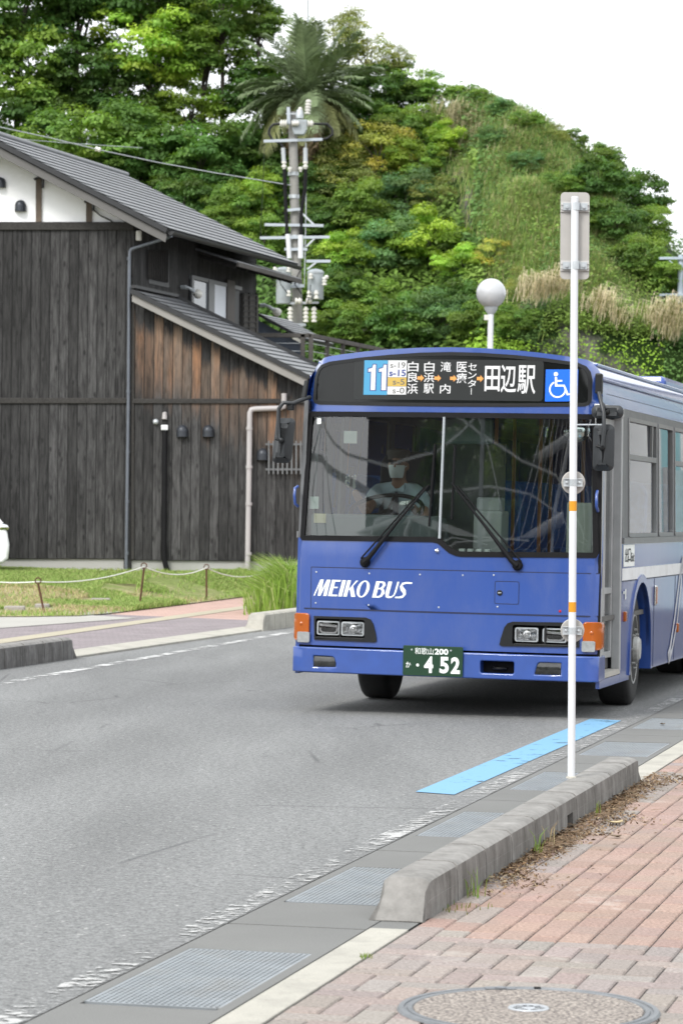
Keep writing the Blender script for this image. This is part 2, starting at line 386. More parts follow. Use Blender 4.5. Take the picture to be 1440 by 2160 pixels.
def worn_paint(name, c, sx, thr, hard=.06):
    """road paint that has worn away in flakes across the line: bare asphalt shows between them"""
    N = NT(name); v = N.tc()
    a = N.noise(N.mapping(v, (1, 1.8, 1), (0, 0, R(4))), sx, 8, .70, .3); b = N.noise(v, 1.1, 3)
    f = N.ramp(N.math('ADD', a, N.math('MULTIPLY', N.math('SUBTRACT', b, .5), .5)), [(thr, 0), (thr + hard, 1)])
    tr = N.n('ShaderNodeBsdfTransparent'); ms = N.n('ShaderNodeMixShader'); N.set(Base_Color=N.mix(c, tuple(x * .88 for x in c), N.noise(v, 60, 3)), Roughness=.7)
    N.l(f, ms.inputs[0]); N.l(tr.outputs[0], ms.inputs[1]); N.l(N.b.outputs[0], ms.inputs[2]); N.l(ms.outputs[0], N.out.inputs[0]); return N.m
M['edgepaint'] = worn_paint('worn_white_paint', (.47, .47, .46), 13.0, .515)
M['farpaint'] = worn_paint('white_edge_paint', (.56, .56, .55), 3.0, .47)
M['bluepaint'] = worn_paint('sky_blue_paint', (.175, .37, .56), 6.0, .33)

def sheet(name, pts, m, z=0.0, kind='structure', label=None, cat=None):
    mb = MB(); mb.add([(p[0], p[1], z) for p in pts], [tuple(range(len(pts)))]); return tag(mb.build(name, m), label, cat, kind=kind)
M['earth'] = mat('bare_earth', (.13, .12, .10), .95, var=.2, vs=.4, grain=.3, bs=20, spec=.1)
sheet('ground', [(-900, -300), (900, -300), (900, 1500), (-900, 1500)], M['earth'], -.06)
# near gutter line is t = 0 in rp(); the far kerb runs from KL in direction LD
LA, LB = gr(151, 1390), gr(571, 1329); LD = (LB - LA).normalized(); LN = Vector((LD.y, -LD.x, 0))
def lpt(s, t, z=0.0): return LA + LD * s + LN * t + Vector((0, 0, z))
sheet('road', [rp(-30, 0), rp(90, 0), lpt(75, 0), lpt(-45, 0)], M['asphalt'], 0)

# gutter of concrete slabs with a gap every 2.55 m, pale kerb strip, pavers
gm = MB(); GAP = .008
cuts = [-.68 + 2.55 * k for k in range(-8, 18)]
for a, b in zip(cuts[:-1], cuts[1:]):
    # slab with an opening for its grating
    s0, s1 = a + .68 - .02, a + .68 + 1.22
    for x0, x1, t0, t1 in ((a + GAP, b - GAP, .006, .555),) if not -2.6 < s0 < 10.6 else ((a + GAP, s0, .006, .555), (s1, b - GAP, .006, .555), (s0, s1, .006, .050), (s0, s1, .512, .555)):
        P = [rp(x0, t0), rp(x1, t0), rp(x1, t1), rp(x0, t1)]
        gm.prism([(0, 0), (1, 0), (2, 0), (3, 0)], lambda i, _: P[int(i)], (0, 0, -.08))
tag(gm.build('gutter', M['concrete']), kind='structure')
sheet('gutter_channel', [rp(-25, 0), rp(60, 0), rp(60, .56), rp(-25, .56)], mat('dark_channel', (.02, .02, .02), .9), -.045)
def strip(name, s0, s1, t0, t1, m, seg=1.2, z=0.0, gap=.006):
    mb = MB(); s = s0
    while s < s1 - .05:
        e = min(s + seg, s1); P = [rp(s + gap / 2, t0), rp(e - gap / 2, t0), rp(e - gap / 2, t1), rp(s + gap / 2, t1)]
        mb.prism([(0, 0), (1, 0), (2, 0), (3, 0)], lambda i, _: P[int(i)] + Vector((0, 0, z)), (0, 0, -.05)); s = e
    return tag(mb.build(name, m, bevel=.004), kind='structure')
strip('kerb_strip', -9.7, -.62, .56, .712, M['kerbpale'], 1.95)
strip('kerb_strip', 5.72, 40, .56, .712, M['kerbpale'], 1.25)
sheet('kerb_bed', [rp(-.66, .56), rp(5.76, .56), rp(5.76, .712), rp(-.66, .712)], M['concrete'], -.0015)

def pavers():
    W, L, g = .118, .236, .0044
    quads = []; tints = []; rnd = random.Random(3)
    def slab(s0, s1, t0, t1, base):
        z = rnd.uniform(-.0015, .0015); k = rnd.uniform(.90, 1.08); tint = tuple(max(0, c * k * rnd.uniform(.975, 1.025)) for c in base)
        e = .006; a, b, c, d = s0 + g / 2, s1 - g / 2, t0 + g / 2, t1 - g / 2
        o = [rp(a, c, z - .006), rp(b, c, z - .006), rp(b, d, z - .006), rp(a, d, z - .006)]
        i = [rp(a + e, c + e, z), rp(b - e, c + e, z), rp(b - e, d - e, z), rp(a + e, d - e, z)]
        quads.append(i); tints.append(tint)
        for q in range(4): quads.append([o[q], o[(q + 1) % 4], i[(q + 1) % 4], i[q]]); tints.append(tint)
    S0, T0 = -.76, .72
    pink = (.318, .226, .190); dusk = (.285, .245, .225)
    for r in range(34):                                   # running bond of pink pavers beyond the boundary course
        t0 = T0 + r * W; off = rnd.uniform(0, L)
        s = S0
        first = True
        while s < 16:
            e = s + (off if first and off > .06 else L); first = False
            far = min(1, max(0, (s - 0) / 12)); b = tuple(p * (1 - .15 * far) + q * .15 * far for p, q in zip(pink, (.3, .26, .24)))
            if t0 < T0 + .2: b = dusk if rnd.random() < .6 else b
            slab(s, e, t0, t0 + W, b); s = e
    for i in range(-2, 50):                               # herringbone of dusky pavers in front of it
        for j in range(-6, 40):
            k = (i - j) % 4
            if k == 0: c = (i, i + 2, j, j + 1)
            elif k == 3: c = (i, i + 1, j, j + 2)
            else: continue
            s0, s1 = S0 - (i + 2) * W - 0, 0
            s0 = S0 - c[1] * W; s1 = S0 - c[0] * W; t0 = T0 + c[2] * W; t1 = T0 + c[3] * W
            s1 = min(s1, S0); t0 = max(t0, T0); s0 = max(s0, -6.2)
            if s1 - s0 < .03 or t1 - t0 < .03: continue
            mx = rnd.random(); b = tuple(x * mx + y * (1 - mx) for x, y in zip((.285, .255, .236), (.275, .224, .204)))
            slab(s0, s1, t0, t1, b)
    V = np.array([tuple(p) for q in quads for p in q]); me = np_mesh('sidewalk', V, 4, M['paver'], col=np.array(tints))
    tag(link('sidewalk', me), kind='structure')
pavers()
sheet('sidewalk_bed', [rp(-12, .705), rp(45, .705), rp(45, 8), rp(-12, 8)], mat('dark_joint_sand', (.06, .055, .05), .95, var=.3, vs=3), -.0075)
sheet('road_marking_white', [rp(-6, -.125), rp(30, -.125), rp(30, -.005), rp(-6, -.005)], M['edgepaint'], .004)
sheet('road_marking_blue', [rp(4.72, -.432), rp(11.05, -.40), rp(10.95, -.14), rp(4.63, -.185)], M['bluepaint'], .004)
a, b = gr(100, 1425), gr(600, 1336); d = (b - a).normalized(); n = Vector((d.y, -d.x, 0))
sheet('road_marking_white', [a - d * 25 - n * .07, a + d * 45 - n * .07, a + d * 45 + n * .07, a - d * 25 + n * .07], M['farpaint'], .004)

# far pavement: flush kerb stones, grey-violet paving, pink paving, yellow tactile strip, pale drive
def brickmat(name, c1, c2, sc=2.2):
    N = NT(name); v = N.mapping(N.tc(), (sc, sc, sc), (0, 0, R(13)))
    b = N.n('ShaderNodeTexBrick'); b.inputs['Color1'].default_value = (*c1, 1); b.inputs['Color2'].default_value = (*c2, 1); b.inputs['Mortar'].default_value = (*[x * .55 for x in c1], 1)
    b.inputs['Scale'].default_value = 1; b.inputs['Mortar Size'].default_value = .012; b.inputs['Brick Width'].default_value = .5; b.inputs['Row Height'].default_value = .25; N.l(v, b.inputs['Vector'])
    c = N.mix(b.outputs['Color'], N.ramp(N.noise(v, .8, 6, .65), [(.3, .85), (.7, 1.12)]), 1.0, 'MULTIPLY')
    N.set(Base_Color=c, Roughness=.9, Specular_IOR_Level=.2); return N.m
M['pavgrey'] = brickmat('grey_violet_paving', (.27, .235, .245), (.235, .21, .215))
M['pavpink'] = brickmat('pink_paving', (.48, .33, .28), (.43, .30, .26))
M['tactile'] = mat('yellow_tactile_paving', (.37, .335, .25), .85, var=.2, vs=2, grain=.2)
ks = MB()
for k in range(40):
    s = -12 + k * .62
    if -.0 - .3 < s < 9.05 or True:
        P = [lpt(s + .004, 0), lpt(s + .614, 0), lpt(s + .614, -.34), lpt(s + .004, -.34)]
        ks.prism([(0, 0), (1, 0), (2, 0), (3, 0)], lambda i, _: P[int(i)] + Vector((0, 0, .05 if i >= 2 else .025)), (0, 0, -.08))
tag(ks.build('far_kerb_stones', M['kerbpale'], bevel=.008), kind='structure')
DV1 = gr(231, 1302); DV2 = gr(515, 1314); dd = (DV1 - DV2).normalized()
DVK = DV2 - dd * ((-.34 - (DV2 - LA).dot(LN)) / -dd.dot(LN))
sheet('far_sidewalk', [lpt(-45, -.34), DVK, DV1 + dd * .9, lpt(11, -4.4), lpt(-45, -4.4)], M['pavgrey'], .045)
sheet('far_sidewalk', [DVK, lpt(60, -.34), lpt(60, -4.4), lpt(14, -4.4), DV1 + dd * .9], M['pavpink'], .045)
a, b = gr(0, 1353, .05), gr(524, 1280, .05); d = (b - a).normalized(); n = Vector((d.y, -d.x, 0))
sheet('tactile_strip', [a - d * 22 - n * .17, b + d * 12 - n * .17, b + d * 12 + n * .17, a - d * 22 + n * .17], M['tactile'], .051)
M['drive'] = mat('pale_drive_concrete', (.36, .35, .32), .9, var=.1, vs=1, grain=.1)
a, b = gr(0, 1333), gr(290, 1311)
sheet('driveway', [a + Vector((-9, -6.4, 0)), a, b, gr(120, 1300), gr(-40, 1300), a + Vector((-9, 5, 0))], M['drive'], .052)

# rough lot rising to the house
def sstep(a, b, x): x = min(1, max(0, (x - a) / (b - a))); return x * x * (3 - 2 * x)
def lotz(x, y):
    edge = -1.76 + .36 * (y - 53.9) - x                     # metres inside the lot from the pavement side
    return .062 + .385 * sstep(45, 56, y) * sstep(-.1, 1.3, edge)
def lotmat():
    N = NT('rough_lot_ground'); v = N.tc()
    c = N.mix((.17, .21, .07), (.33, .29, .17), N.ramp(N.noise(v, .55, 5, .65), [(.42, 0), (.6, 1)]))
    c = N.mix(c, (.33, .34, .34), N.ramp(N.noise(N.mapping(v, (1, .6, 1), (0, 0, 0), (3, 5, 0)), .5, 6, .7), [(.56, 0), (.66, .8)]))
    c = N.mix(c, N.ramp(N.noise(v, 14, 3, .7), [(.3, .7), (.7, 1.25)]), 1.0, 'MULTIPLY')
    N.bump(N.noise(v, 12, 4), .6, .04); N.set(Base_Color=c, Roughness=.95, Specular_IOR_Level=.1); return N.m
LOT = [gr(x, y) for x, y in ((-60, 1309), (60, 1309), (169, 1307), (231, 1302), (380, 1283), (524, 1264))]
LOT = [(p.x, p.y) for p in LOT]; LOT += [(LOT[-1][0] + .36 * 32, LOT[-1][1] + 32), (-60, 88), (-60, LOT[0][1])]
mb = MB(); mb.patch(LOT, [], lambda x, y: (x, y, lotz(x, y)), 1.2); tag(mb.build('lot_ground', lotmat(), smooth=60), kind='structure')

# ------------------------------------------------------------------ raised kerbs
def barrier(name, o, d, n, s0, s1, t0, label, slope0=True, slope1=True, slot=None, seg=.62, joints=True, m='kerb', big=(1, 1)):
    """block kerb: one body with worn joints, sloping ends"""
    H = .165
    prof = [(.0, 0), (.018, .10), (.028, .145), (.050, H - .004), (.075, H), (.17, H), (.200, H - .006), (.217, .145), (.222, .10), (.2225, .076), (.223, .0755), (.225, 0)]
    secs = []
    def sec(s, k=0.0, low=0.0, sl=False):
        secs.append((s, [(t + (k if t < .11 else -k), max(0, z - k if z > .1 else z) * (1 - low)) if not (sl and i >= 10) else ((.10, .0755 * (1 - low)) if i == 10 else (.10, 0)) for i, (t, z) in enumerate(prof)]))
    if slope0: sec(s0, .0, .98); sec(s0 + .10, .012, .22); sec(s0 + .135, .002, .03); sec(s0 + .2, 0)
    else: sec(s0)
    marks = []
    s = s0 + .66
    while s < s1 - .3:
        if joints: marks += [(s - .012, 0, 0), (s - .004, .022, 0), (s + .004, .022, 0), (s + .012, 0, 0)]
        s += seg
    if slot: marks += [(slot[0], 0, 0), (slot[0] + .001, 0, 1), (slot[1] - .001, 0, 1), (slot[1], 0, 0)]
    for s, k, q in sorted(marks): sec(s, k, 0, bool(q))
    if slope1: sec(s1 - .2, 0); sec(s1 - .135, .002, .03); sec(s1 - .10, .012, .22); sec(s1, 0, .98)
    else: sec(s1)
    secs = secs[::-1] if False else secs
    mb = MB(); k = len(prof); vs = []
    for s, pr in secs: vs += [o + d * s + n * (t0 + t * big[0]) + Vector((0, 0, z * big[1])) for t, z in pr]
    fs = [(i * k + j, i * k + j + 1, (i + 1) * k + j + 1, (i + 1) * k + j) for i in range(len(secs) - 1) for j in range(k - 1)]
    fs += [tuple(range(k)), tuple(range((len(secs) - 1) * k, len(secs) * k))]
    mb.add(vs, fs)
    base = o + d * ((s0 + s1) / 2) + n * (t0 + .11)
    ob = mb.build(name, M[m], off=base, smooth=35); ob.location = base
    return tag(ob, label, 'kerb', 'raised kerbs beside the road')
barrier('raised_kerb', RO, RD, RN, -.43, 5.80, .508, 'weathered grey concrete kerb carrying the white sign pole beside the brick pavement', slot=(3.02, 3.20))
sK = (gr(146, 1380) - LA).dot(LD)
barrier('raised_kerb', LA, LD, LN, -14, sK - .85, -.26, 'far raised concrete kerb ending at the grey-violet paving, left of the bus', slope0=False, big=(1.25, 1.45))
sK2 = (gr(545, 1331) - LA).dot(LD)
barrier('raised_kerb', LA, LD, LN, sK2 - .1, 40, -.26, 'pale rounded concrete kerb end in front of the tall grass beside the bus', slope1=False, m='kerbpale', big=(1.25, 1.5))

# ------------------------------------------------------------------ gratings, manhole
def grating(k):
    s0, s1, t0, t1 = .02 + 2.535 * k, 1.23 + 2.535 * k, .056, .506
    lab = ['wide blue-grey steel grating nearest the camera, beside the pale kerb strip', 'steel grating beside the near end of the raised kerb', 'steel grating level with the drain slot of the raised kerb',
           'steel grating right behind the foot of the white sign pole', 'steel grating at the far end of the raised kerb', 'farthest steel grating, beyond the tip of the blue road line']
    c = rp((s0 + s1) / 2, (t0 + t1) / 2)
    t = thing('drain_grating', c, lab[k + 1], 'drain grating', 'steel gratings in the gutter')
    f = MB(); b = MB(); z = -.001
    for a, e in ((rp(s0, t0), rp(s1, t0)), (rp(s1, t1), rp(s0, t1))): f.beam(a + Vector((0, 0, z - .018)), e + Vector((0, 0, z - .018)), .012, .036)
    for a, e in ((rp(s0, t0 + .006), rp(s0, t1 - .006)), (rp(s1, t0 + .006), rp(s1, t1 - .006))): f.beam(a + Vector((0, 0, z - .018)), e + Vector((0, 0, z - .018)), .012, .036)
    f.build('frame', M['grate'], t, c)
    nb = 22
    for i in range(1, nb):                        # bearing bars run along the road, cross bars over them
        tt = t0 + (t1 - t0) * i / nb; b.beam(rp(s0 + .006, tt, z - .012), rp(s1 - .006, tt, z - .012), .0085, .024)
    for i in range(1, 42):
        ss = s0 + (s1 - s0) * i / 42; b.beam(rp(ss, t0 + .006, z - .006), rp(ss, t1 - .006, z - .006), .007, .013)
    b.build('bars', M['grate'], t, c, normals=False)
M['grate'] = mat('grating_steel', (.29, .315, .335), .5, metal=.35, var=.15, vs=4, dirt=(.25, .24, .22))
for k in range(-1, 5): grating(k)

def manhole():
    c = rp(-2.28, 1.475, .002); t = thing('manhole_cover', c, 'round manhole cover of exposed aggregate with steel rim in the pavement', 'manhole cover')
    st = mat('worn_grey_iron', (.17, .18, .19), .45, metal=.4, var=.15, vs=20); N = NT('exposed_aggregate'); v = N.tc()
    vo = N.n('ShaderNodeTexVoronoi'); vo.inputs['Scale'].default_value = 75; N.l(v, vo.inputs['Vector'])
    cc = N.mix((.24, .21, .185), (.39, .345, .30), N.ramp(vo.outputs['Color'], [(.2, 0), (.8, 1)])); cc = N.mix(cc, (.13, .11, .10), N.ramp(vo.outputs['Distance'], [(.42, 0), (.7, 1)]))
    N.bump(vo.outputs['Distance'], .6, .01); N.set(Base_Color=cc, Roughness=.8)
    m = MB(); m.lathe([(.372, .002), (.376, .007), (.39, .008), (.392, .0035), (.40, .0035), (.402, .008), (.418, .008), (.424, 0)], n=72); m.build('rim', st, t, smooth=40)
    m = MB(); m.lathe([(0, .007), (.368, .007), (.371, .004)], n=72); m.build('cover_fill', N.m, t, smooth=30)
    e = MB(); e.lathe([(.052, .0078), (.056, .0115), (.064, .0115), (.067, .0078)], n=40); e.lathe([(0, .0095), (.020, .0105), (.024, .0078)], n=24)
    for k in range(8):
        a = R(45 * k); e.beam((.026 * math.cos(a), .026 * math.sin(a), .009), (.052 * math.cos(a), .052 * math.sin(a), .009), .009, .004)
    e.build('emblem', mat('bright_cast_metal', (.45, .47, .49), .35, metal=.5), t, smooth=40)
    h = MB()
    for a0 in (100, ): h.box((.40 * math.cos(R(a0)), .40 * math.sin(R(a0)) - .02, .0078), (.10, .045, .006)); h.cyl((.40 * math.cos(R(a0)) , .37, .009), (.40 * math.cos(R(a0)), .37, .0135), .02)
    h.build('lock_plate', st, t)
    k = MB(); k.box((.055, .385, .008), (.022, .02, .008)); k.build('key_hole', M['black'], t)
manhole()

# ================================================================== HOUSE of charred boards
HY = 57.0
def wallpt(x, y, dy=0.0): return at(x, y, HY + dy)
RH = Vector((math.sin(R(17.5)), math.cos(R(17.5)), 0)); RHN = Vector((RH.y, -RH.x, 0))     # direction and outward normal of the side wall
GZ = .44
def planks(name, fade=None, horizontal=False):
    """charred cedar boards; fade = (x0, z0, slope): the char has weathered off in a band below that sloping line"""
    N = NT(name); v = N.tc(); sx = N.n('ShaderNodeSeparateXYZ'); N.l(v, sx.inputs[0])
    ax = sx.outputs[2] if horizontal else N.math('ADD', sx.outputs[0], N.math('MULTIPLY', sx.outputs[1], .9))
    pw = .19
    pos = N.math('DIVIDE', ax, pw); idx = N.math('FLOOR', pos); fr = N.math('FRACT', pos)
    wn = N.n('ShaderNodeTexWhiteNoise', noise_dimensions='1D'); N.l(idx, wn.inputs['W'])
    gap = N.ramp(fr, [(0, 1), (.045, 1), (.075, 0), (.95, 0), (1, .6)])
    cv = N.n('ShaderNodeCombineXYZ'); N.l(ax, cv.inputs[0]); N.l(N.math('MULTIPLY', sx.outputs[2] if not horizontal else sx.outputs[0], .10), cv.inputs[2]); N.l(N.math('MULTIPLY', wn.outputs['Value'], 37.0), cv.inputs[1])
    grain = N.noise(cv.outputs[0], 22, 8, .68, .4)
    c = N.mix((.011, .0108, .0112), (.070, .069, .069), N.ramp(grain, [(.34, 0), (.68, 1)]))
    c = N.mix(c, N.ramp(wn.outputs['Value'], [(0, .62), (.5, 1.0), (1, 1.35)]), 1.0, 'MULTIPLY')
    patch = N.ramp(N.noise(N.mapping(v, (1, 1, .5)), .55, 5, .6), [(.35, .75), (.65, 1.2)]); c = N.mix(c, patch, 1.0, 'MULTIPLY')
    cv2 = N.n('ShaderNodeCombineXYZ'); N.l(pos, cv2.inputs[0]); N.l(N.math('MULTIPLY', sx.outputs[2], 2.2), cv2.inputs[2]); N.l(wn.outputs['Value'], cv2.inputs[1])
    vo = N.n('ShaderNodeTexVoronoi'); vo.inputs['Scale'].default_value = 1.3; N.l(cv2.outputs[0], vo.inputs['Vector'])
    c = N.mix(c, (.008, .008, .008), N.math('MULTIPLY', N.ramp(vo.outputs['Distance'], [(.10, 1), (.22, 0)]), .8))
    if fade:
        x0, z0, sl, depth = fade
        line = N.math('SUBTRACT', N.math('ADD', z0, N.math('MULTIPLY', N.math('SUBTRACT', sx.outputs[0], x0), sl)), sx.outputs[2])    # metres below the roof line
        rag = N.math('ADD', line, N.math('MULTIPLY', N.math('SUBTRACT', N.noise(cv.outputs[0], 6, 5, .7), .5), 1.1))
        rag = N.math('ADD', rag, N.math('MULTIPLY', N.math('SUBTRACT', wn.outputs['Value'], .5), .5))
        m = N.ramp(N.math('DIVIDE', rag, depth), [(.10, 0), (.22, 1), (.55, .75), (1.0, 0)])
        strong = N.ramp(wn.outputs['Value'], [(.3, .45), (.8, 1)])
        raw = N.mix((.21, .125, .075), (.34, .17, .085), N.ramp(grain, [(.3, 0), (.7, 1)])); raw = N.mix(raw, (.24, .20, .16), N.ramp(N.noise(cv.outputs[0], 3, 3), [(.4, 0), (.6, .7)]))
        c = N.mix(c, raw, N.math('MULTIPLY', m, N.math('MULTIPLY', strong, N.ramp(grain, [(.25, .25), (.6, .95)]))))
    c = N.mix(c, (.006, .006, .006), gap)
    N.bump(N.math('SUBTRACT', N.math('MULTIPLY', grain, .4), gap), .7, .01)
    N.set(Base_Color=c, Roughness=.75, Specular_IOR_Level=.3); return N.m
HB = at(60, 1205, HY); HB.z = GZ
house = thing('wooden_house', HB, 'dark charred timber house with a white gable and grey metal roofs', 'house')
M['planks'] = planks('charred_planks')
pl = wallpt(281, 640) - HB; p2 = wallpt(643, 815) - HB
M['planksfade'] = planks('charred_planks_weathered', (pl.x, pl.z, (p2.z - pl.z) / (p2.x - pl.x), 1.9))
pe = wallpt(120, 478) - HB
M['planksdark'] = mat('dark_timber', (.035, .033, .031), .7, var=.35, vs=3, grain=.5, bs=30, spec=.3)
M['timbergrey'] = mat('weathered_grey_timber', (.085, .08, .074), .8, var=.35, vs=4, grain=.4, bs=40, spec=.2)
M['postbrown'] = mat('brown_timber_post', (.10, .075, .055), .7, var=.35, vs=3)
M['plaster'] = mat('white_plaster', (.88, .89, .90), .8, var=.03, vs=1.2, spec=.2, dirt=(.66, .67, .66))
M['found'] = mat('concrete_foundation', (.36, .36, .345), .85, var=.1, vs=.8, grain=.1, dirt=(.26, .26, .24))
M['rooftile'] = mat('grey_metal_roof', (.165, .171, .182), .45, metal=.0, var=.12, vs=2, spec=.5)
M['roofdark'] = mat('black_roof_edge', (.018, .019, .021), .5, var=.2)
M['barge'] = mat('grey_barge_board', (.115, .112, .108), .65, var=.08, vs=2)
M['bargelow'] = mat('pale_barge_board', (.25, .24, .225), .65, var=.08, vs=2)
M['hood'] = mat('dark_vent_hood', (.040, .045, .055), .42, metal=.3, var=.2)
M['pvc'] = mat('pale_pvc_pipe', (.40, .38, .38), .5, var=.06, vs=1.5)
M['bronze'] = mat('dark_downpipe', (.13, .145, .17), .4, metal=.3, var=.1)
def hp(x, y, dy=0.0): return wallpt(x, y, dy)
def wallpoly(name, px, m, dy=0.0, thick=.15, parent=house):
    mb = MB(); mb.prism(px, lambda x, y: hp(x, y, dy), (0, thick, 0)); return mb.build(name, m, parent, HB)
# gable front: peak above x=-54; boards to the beam, plaster above
PK = (-54, 296)
wallpoly('wall', [(-386, 1178), (276, 1178), (276, 470), (-386, 470)], M['planks'])
wallpoly('gable_wall', [(-386, 468), (276, 468), (276, 462), PK, (-386, 462)], M['plaster'], .02)
wallpoly('foundation', [(-386, 1250), (276, 1250), (276, 1179), (-386, 1179)], M['found'], .05)
for n_, (x0, y0, x1, y1), dy in (('beam', (-388, 485, 282, 468), -.05), ('beam', (-388, 851, 268, 839), -.04), ('beam', (279, 851, 690, 841), -.04)):
    mb = MB(); mb.prism([(x0, y0), (x1, y0), (x1, y1), (x0, y1)], lambda x, y: hp(x, y, dy), (0, .06, 0)); mb.build(n_, M['planksdark'], house, HB, bevel=.01)
for x, yt in ((82, 376), (188, 424)):
    mb = MB(); mb.prism([(x - 6, 468), (x + 6, 468), (x + 6, yt), (x - 6, yt)], lambda a, b: hp(a, b, -.03), (0, .06, 0)); mb.build('gable_post', M['postbrown'], house, HB)
    mb = MB(); q = hp(x + 5, yt + 8, -.06); mb.tube([q + Vector((-.14, 0, .05)), q + Vector((-.05, 0, .09)), q + Vector((.05, 0, .05)), q + Vector((.04, 0, -.12))], .025, 6); mb.build('cable_loop', M['roofdark'], house, HB)
mb = MB(); mb.tube([hp(195, 440, -.03), hp(212, 455, -.03), hp(232, 464, -.03), hp(240, 470, -.03)], .014, 6); mb.build('cable', M['roofdark'], house, HB)
# lean-to front
LT = [(280, 640), (650, 819)]
wallpoly('wall', [(277, 1181), (690, 1184), (690, 839), (650, 819), (281, 636), (277, 636)], M['planksfade'], .0)
wallpoly('foundation', [(277, 1250), (690, 1250), (690, 1185), (277, 1182)], M['found'], .05)
wallpoly('corner_post', [(277, 1180), (283, 1180), (283, 640), (277, 640)], M['planksdark'], -.03, .06)
# side wall, receding; rear wall and far gable close the body
CORN = hp(276, 1178, .0); CORN.z = GZ; SL = 7.45
def sw(x, y, d=0.0): return on_plane(x, y, CORN + RHN * d, RHN)
ez = hp(276, 455).z
mb = MB(); a, b = CORN.copy(), CORN + RH * SL
q = [Vector((a.x, a.y, GZ - .3)), Vector((b.x, b.y, GZ - .3)), Vector((b.x, b.y, ez)), Vector((a.x, a.y, ez))]
mb.prism([(0, 0), (1, 0), (2, 0), (3, 0)], lambda i, _: q[int(i)], -RHN * .15); mb.build('wall', M['planks'], house, HB)
lc = hp(-386, 1178); mb = MB(); l2 = Vector((lc.x, lc.y, GZ)); q = [l2 + Vector((0, 0, -.3)), l2 + RH * SL + Vector((0, 0, -.3)), l2 + RH * SL + Vector((0, 0, ez - GZ)), l2 + Vector((0, 0, ez - GZ))]
mb.prism([(0, 0), (1, 0), (2, 0), (3, 0)], lambda i, _: q[int(i)], RHN * .15); mb.build('wall', M['planks'], house, HB)
mb = MB(); pk = hp(*PK); q = [l2 + RH * SL + Vector((0, 0, -.3)), b + Vector((0, 0, -.3 )), Vector((b.x, b.y, ez)), Vector((pk.x, pk.y, pk.z - .1)) + RH * SL, Vector((l2.x, l2.y, ez)) + RH * SL]
mb.prism([(i, 0) for i in range(5)], lambda i, _: q[int(i)], -RH * .12); mb.build('rear_wall', M['planks'], house, HB)
# main roof: courses of metal tile running along the ridge
M['riser'] = mat('tile_riser', (.060, .063, .068), .6)
def roof(name, A, B, run, ncourse, th, mt, edge, parent=house, lip=.016):
    """A eave corner, B ridge corner (both front), run = vector along the ridge"""
    A = Vector(A); B = Vector(B); run = Vector(run); N_ = (B - A).cross(run).normalized()
    if N_.z < 0: N_ = -N_
    mb = MB()
    for i in range(ncourse):
        p0 = A + (B - A) * (i / ncourse); p1 = A + (B - A) * ((i + 1) / ncourse)
        v = [p0 + N_ * (th + lip), p0 + run + N_ * (th + lip), p1 + run + N_ * th, p1 + N_ * th, p0 + N_ * (th - .004), p0 + run + N_ * (th - .004)]
        mb.add(v, [(0, 1, 2, 3)]); mb.add(v, [(0, 4, 5, 1)], 1)
    r = mb.build(name, [mt, M['riser']], parent, HB, normals=False)
    sb = MB(); sb.prism([(0, 0), (1, 0), (2, 0), (3, 0)], lambda i, _: [A, B, B + run, A + run][int(i)], N_ * (th - .006)); sb.build('roof_deck', edge, r, (0, 0, 0) if False else HB)
    return r, N_
EA = at(352, 492, 56.3); EB = at(-54, 281, 56.3); RUN = RH * 8.1
roof('roof', EA, EB, RUN, 15, .10, M['rooftile'], M['roofdark'], lip=.022)
EL = at(-460, 492, 56.3); roof('roof', EL, EB, RUN, 15, .10, M['rooftile'], M['roofdark'], lip=.022)
mb = MB(); mb.tube([EB + Vector((0, -.05, .13)), EB + RUN + Vector((0, 0, .13))], .06, 10); mb.build('ridge_cap', M['rooftile'], house, HB, smooth=40)
mb = MB(); d = (EA - EB).normalized(); dn = Vector((0, 0, -1))
mb.prism([(0, 0), (1, 0), (2, 0), (3, 0)], lambda i, _: [EB + dn * .02, EA + dn * .02, EA + dn * .19 - d * .03, EB + dn * .19][int(i)], (0, .05, 0)); mb.build('barge_board', M['barge'], house, HB)
mb = MB(); mb.beam(EB + Vector((0, -.03, .05)), EA + Vector((0, -.03, .05)), .06, .10); mb.build('roof_edge', M['roofdark'], house, HB)
mb = MB(); d2 = (EL - EB).normalized()
mb.prism([(0, 0), (1, 0), (2, 0), (3, 0)], lambda i, _: [EB + dn * .02, EL + dn * .02, EL + dn * .24, EB + dn * .24][int(i)], (0, .05, 0)); mb.build('barge_board', M['barge'], house, HB)
def gutter(a, b, r, name='rain_gutter'):
    mb = MB(); d = (b - a).normalized(); n = Vector((d.y, -d.x, 0)); pr = [(r * math.cos(R(t)), r * math.sin(R(t))) for t in range(180, 361, 20)]; k = len(pr)
    vs = [p + n * x + Vector((0, 0, z)) for p in (a, b) for x, z in pr]; inn = [p + n * x * .85 + Vector((0, 0, z * .85)) for p in (a, b) for x, z in pr]
    mb.add(vs, [(j, j + 1, k + j + 1, k + j) for j in range(k - 1)] + [tuple(range(k)), tuple(range(k, 2 * k))]); mb.add(inn, [(j, j + 1, k + j + 1, k + j) for j in range(k - 1)])
    return mb.build(name, M['roofdark'], house, HB, smooth=50)
gutter(EA + Vector((.07, 0, .04)), EA + RUN + Vector((.07, 0, .04)), .075)
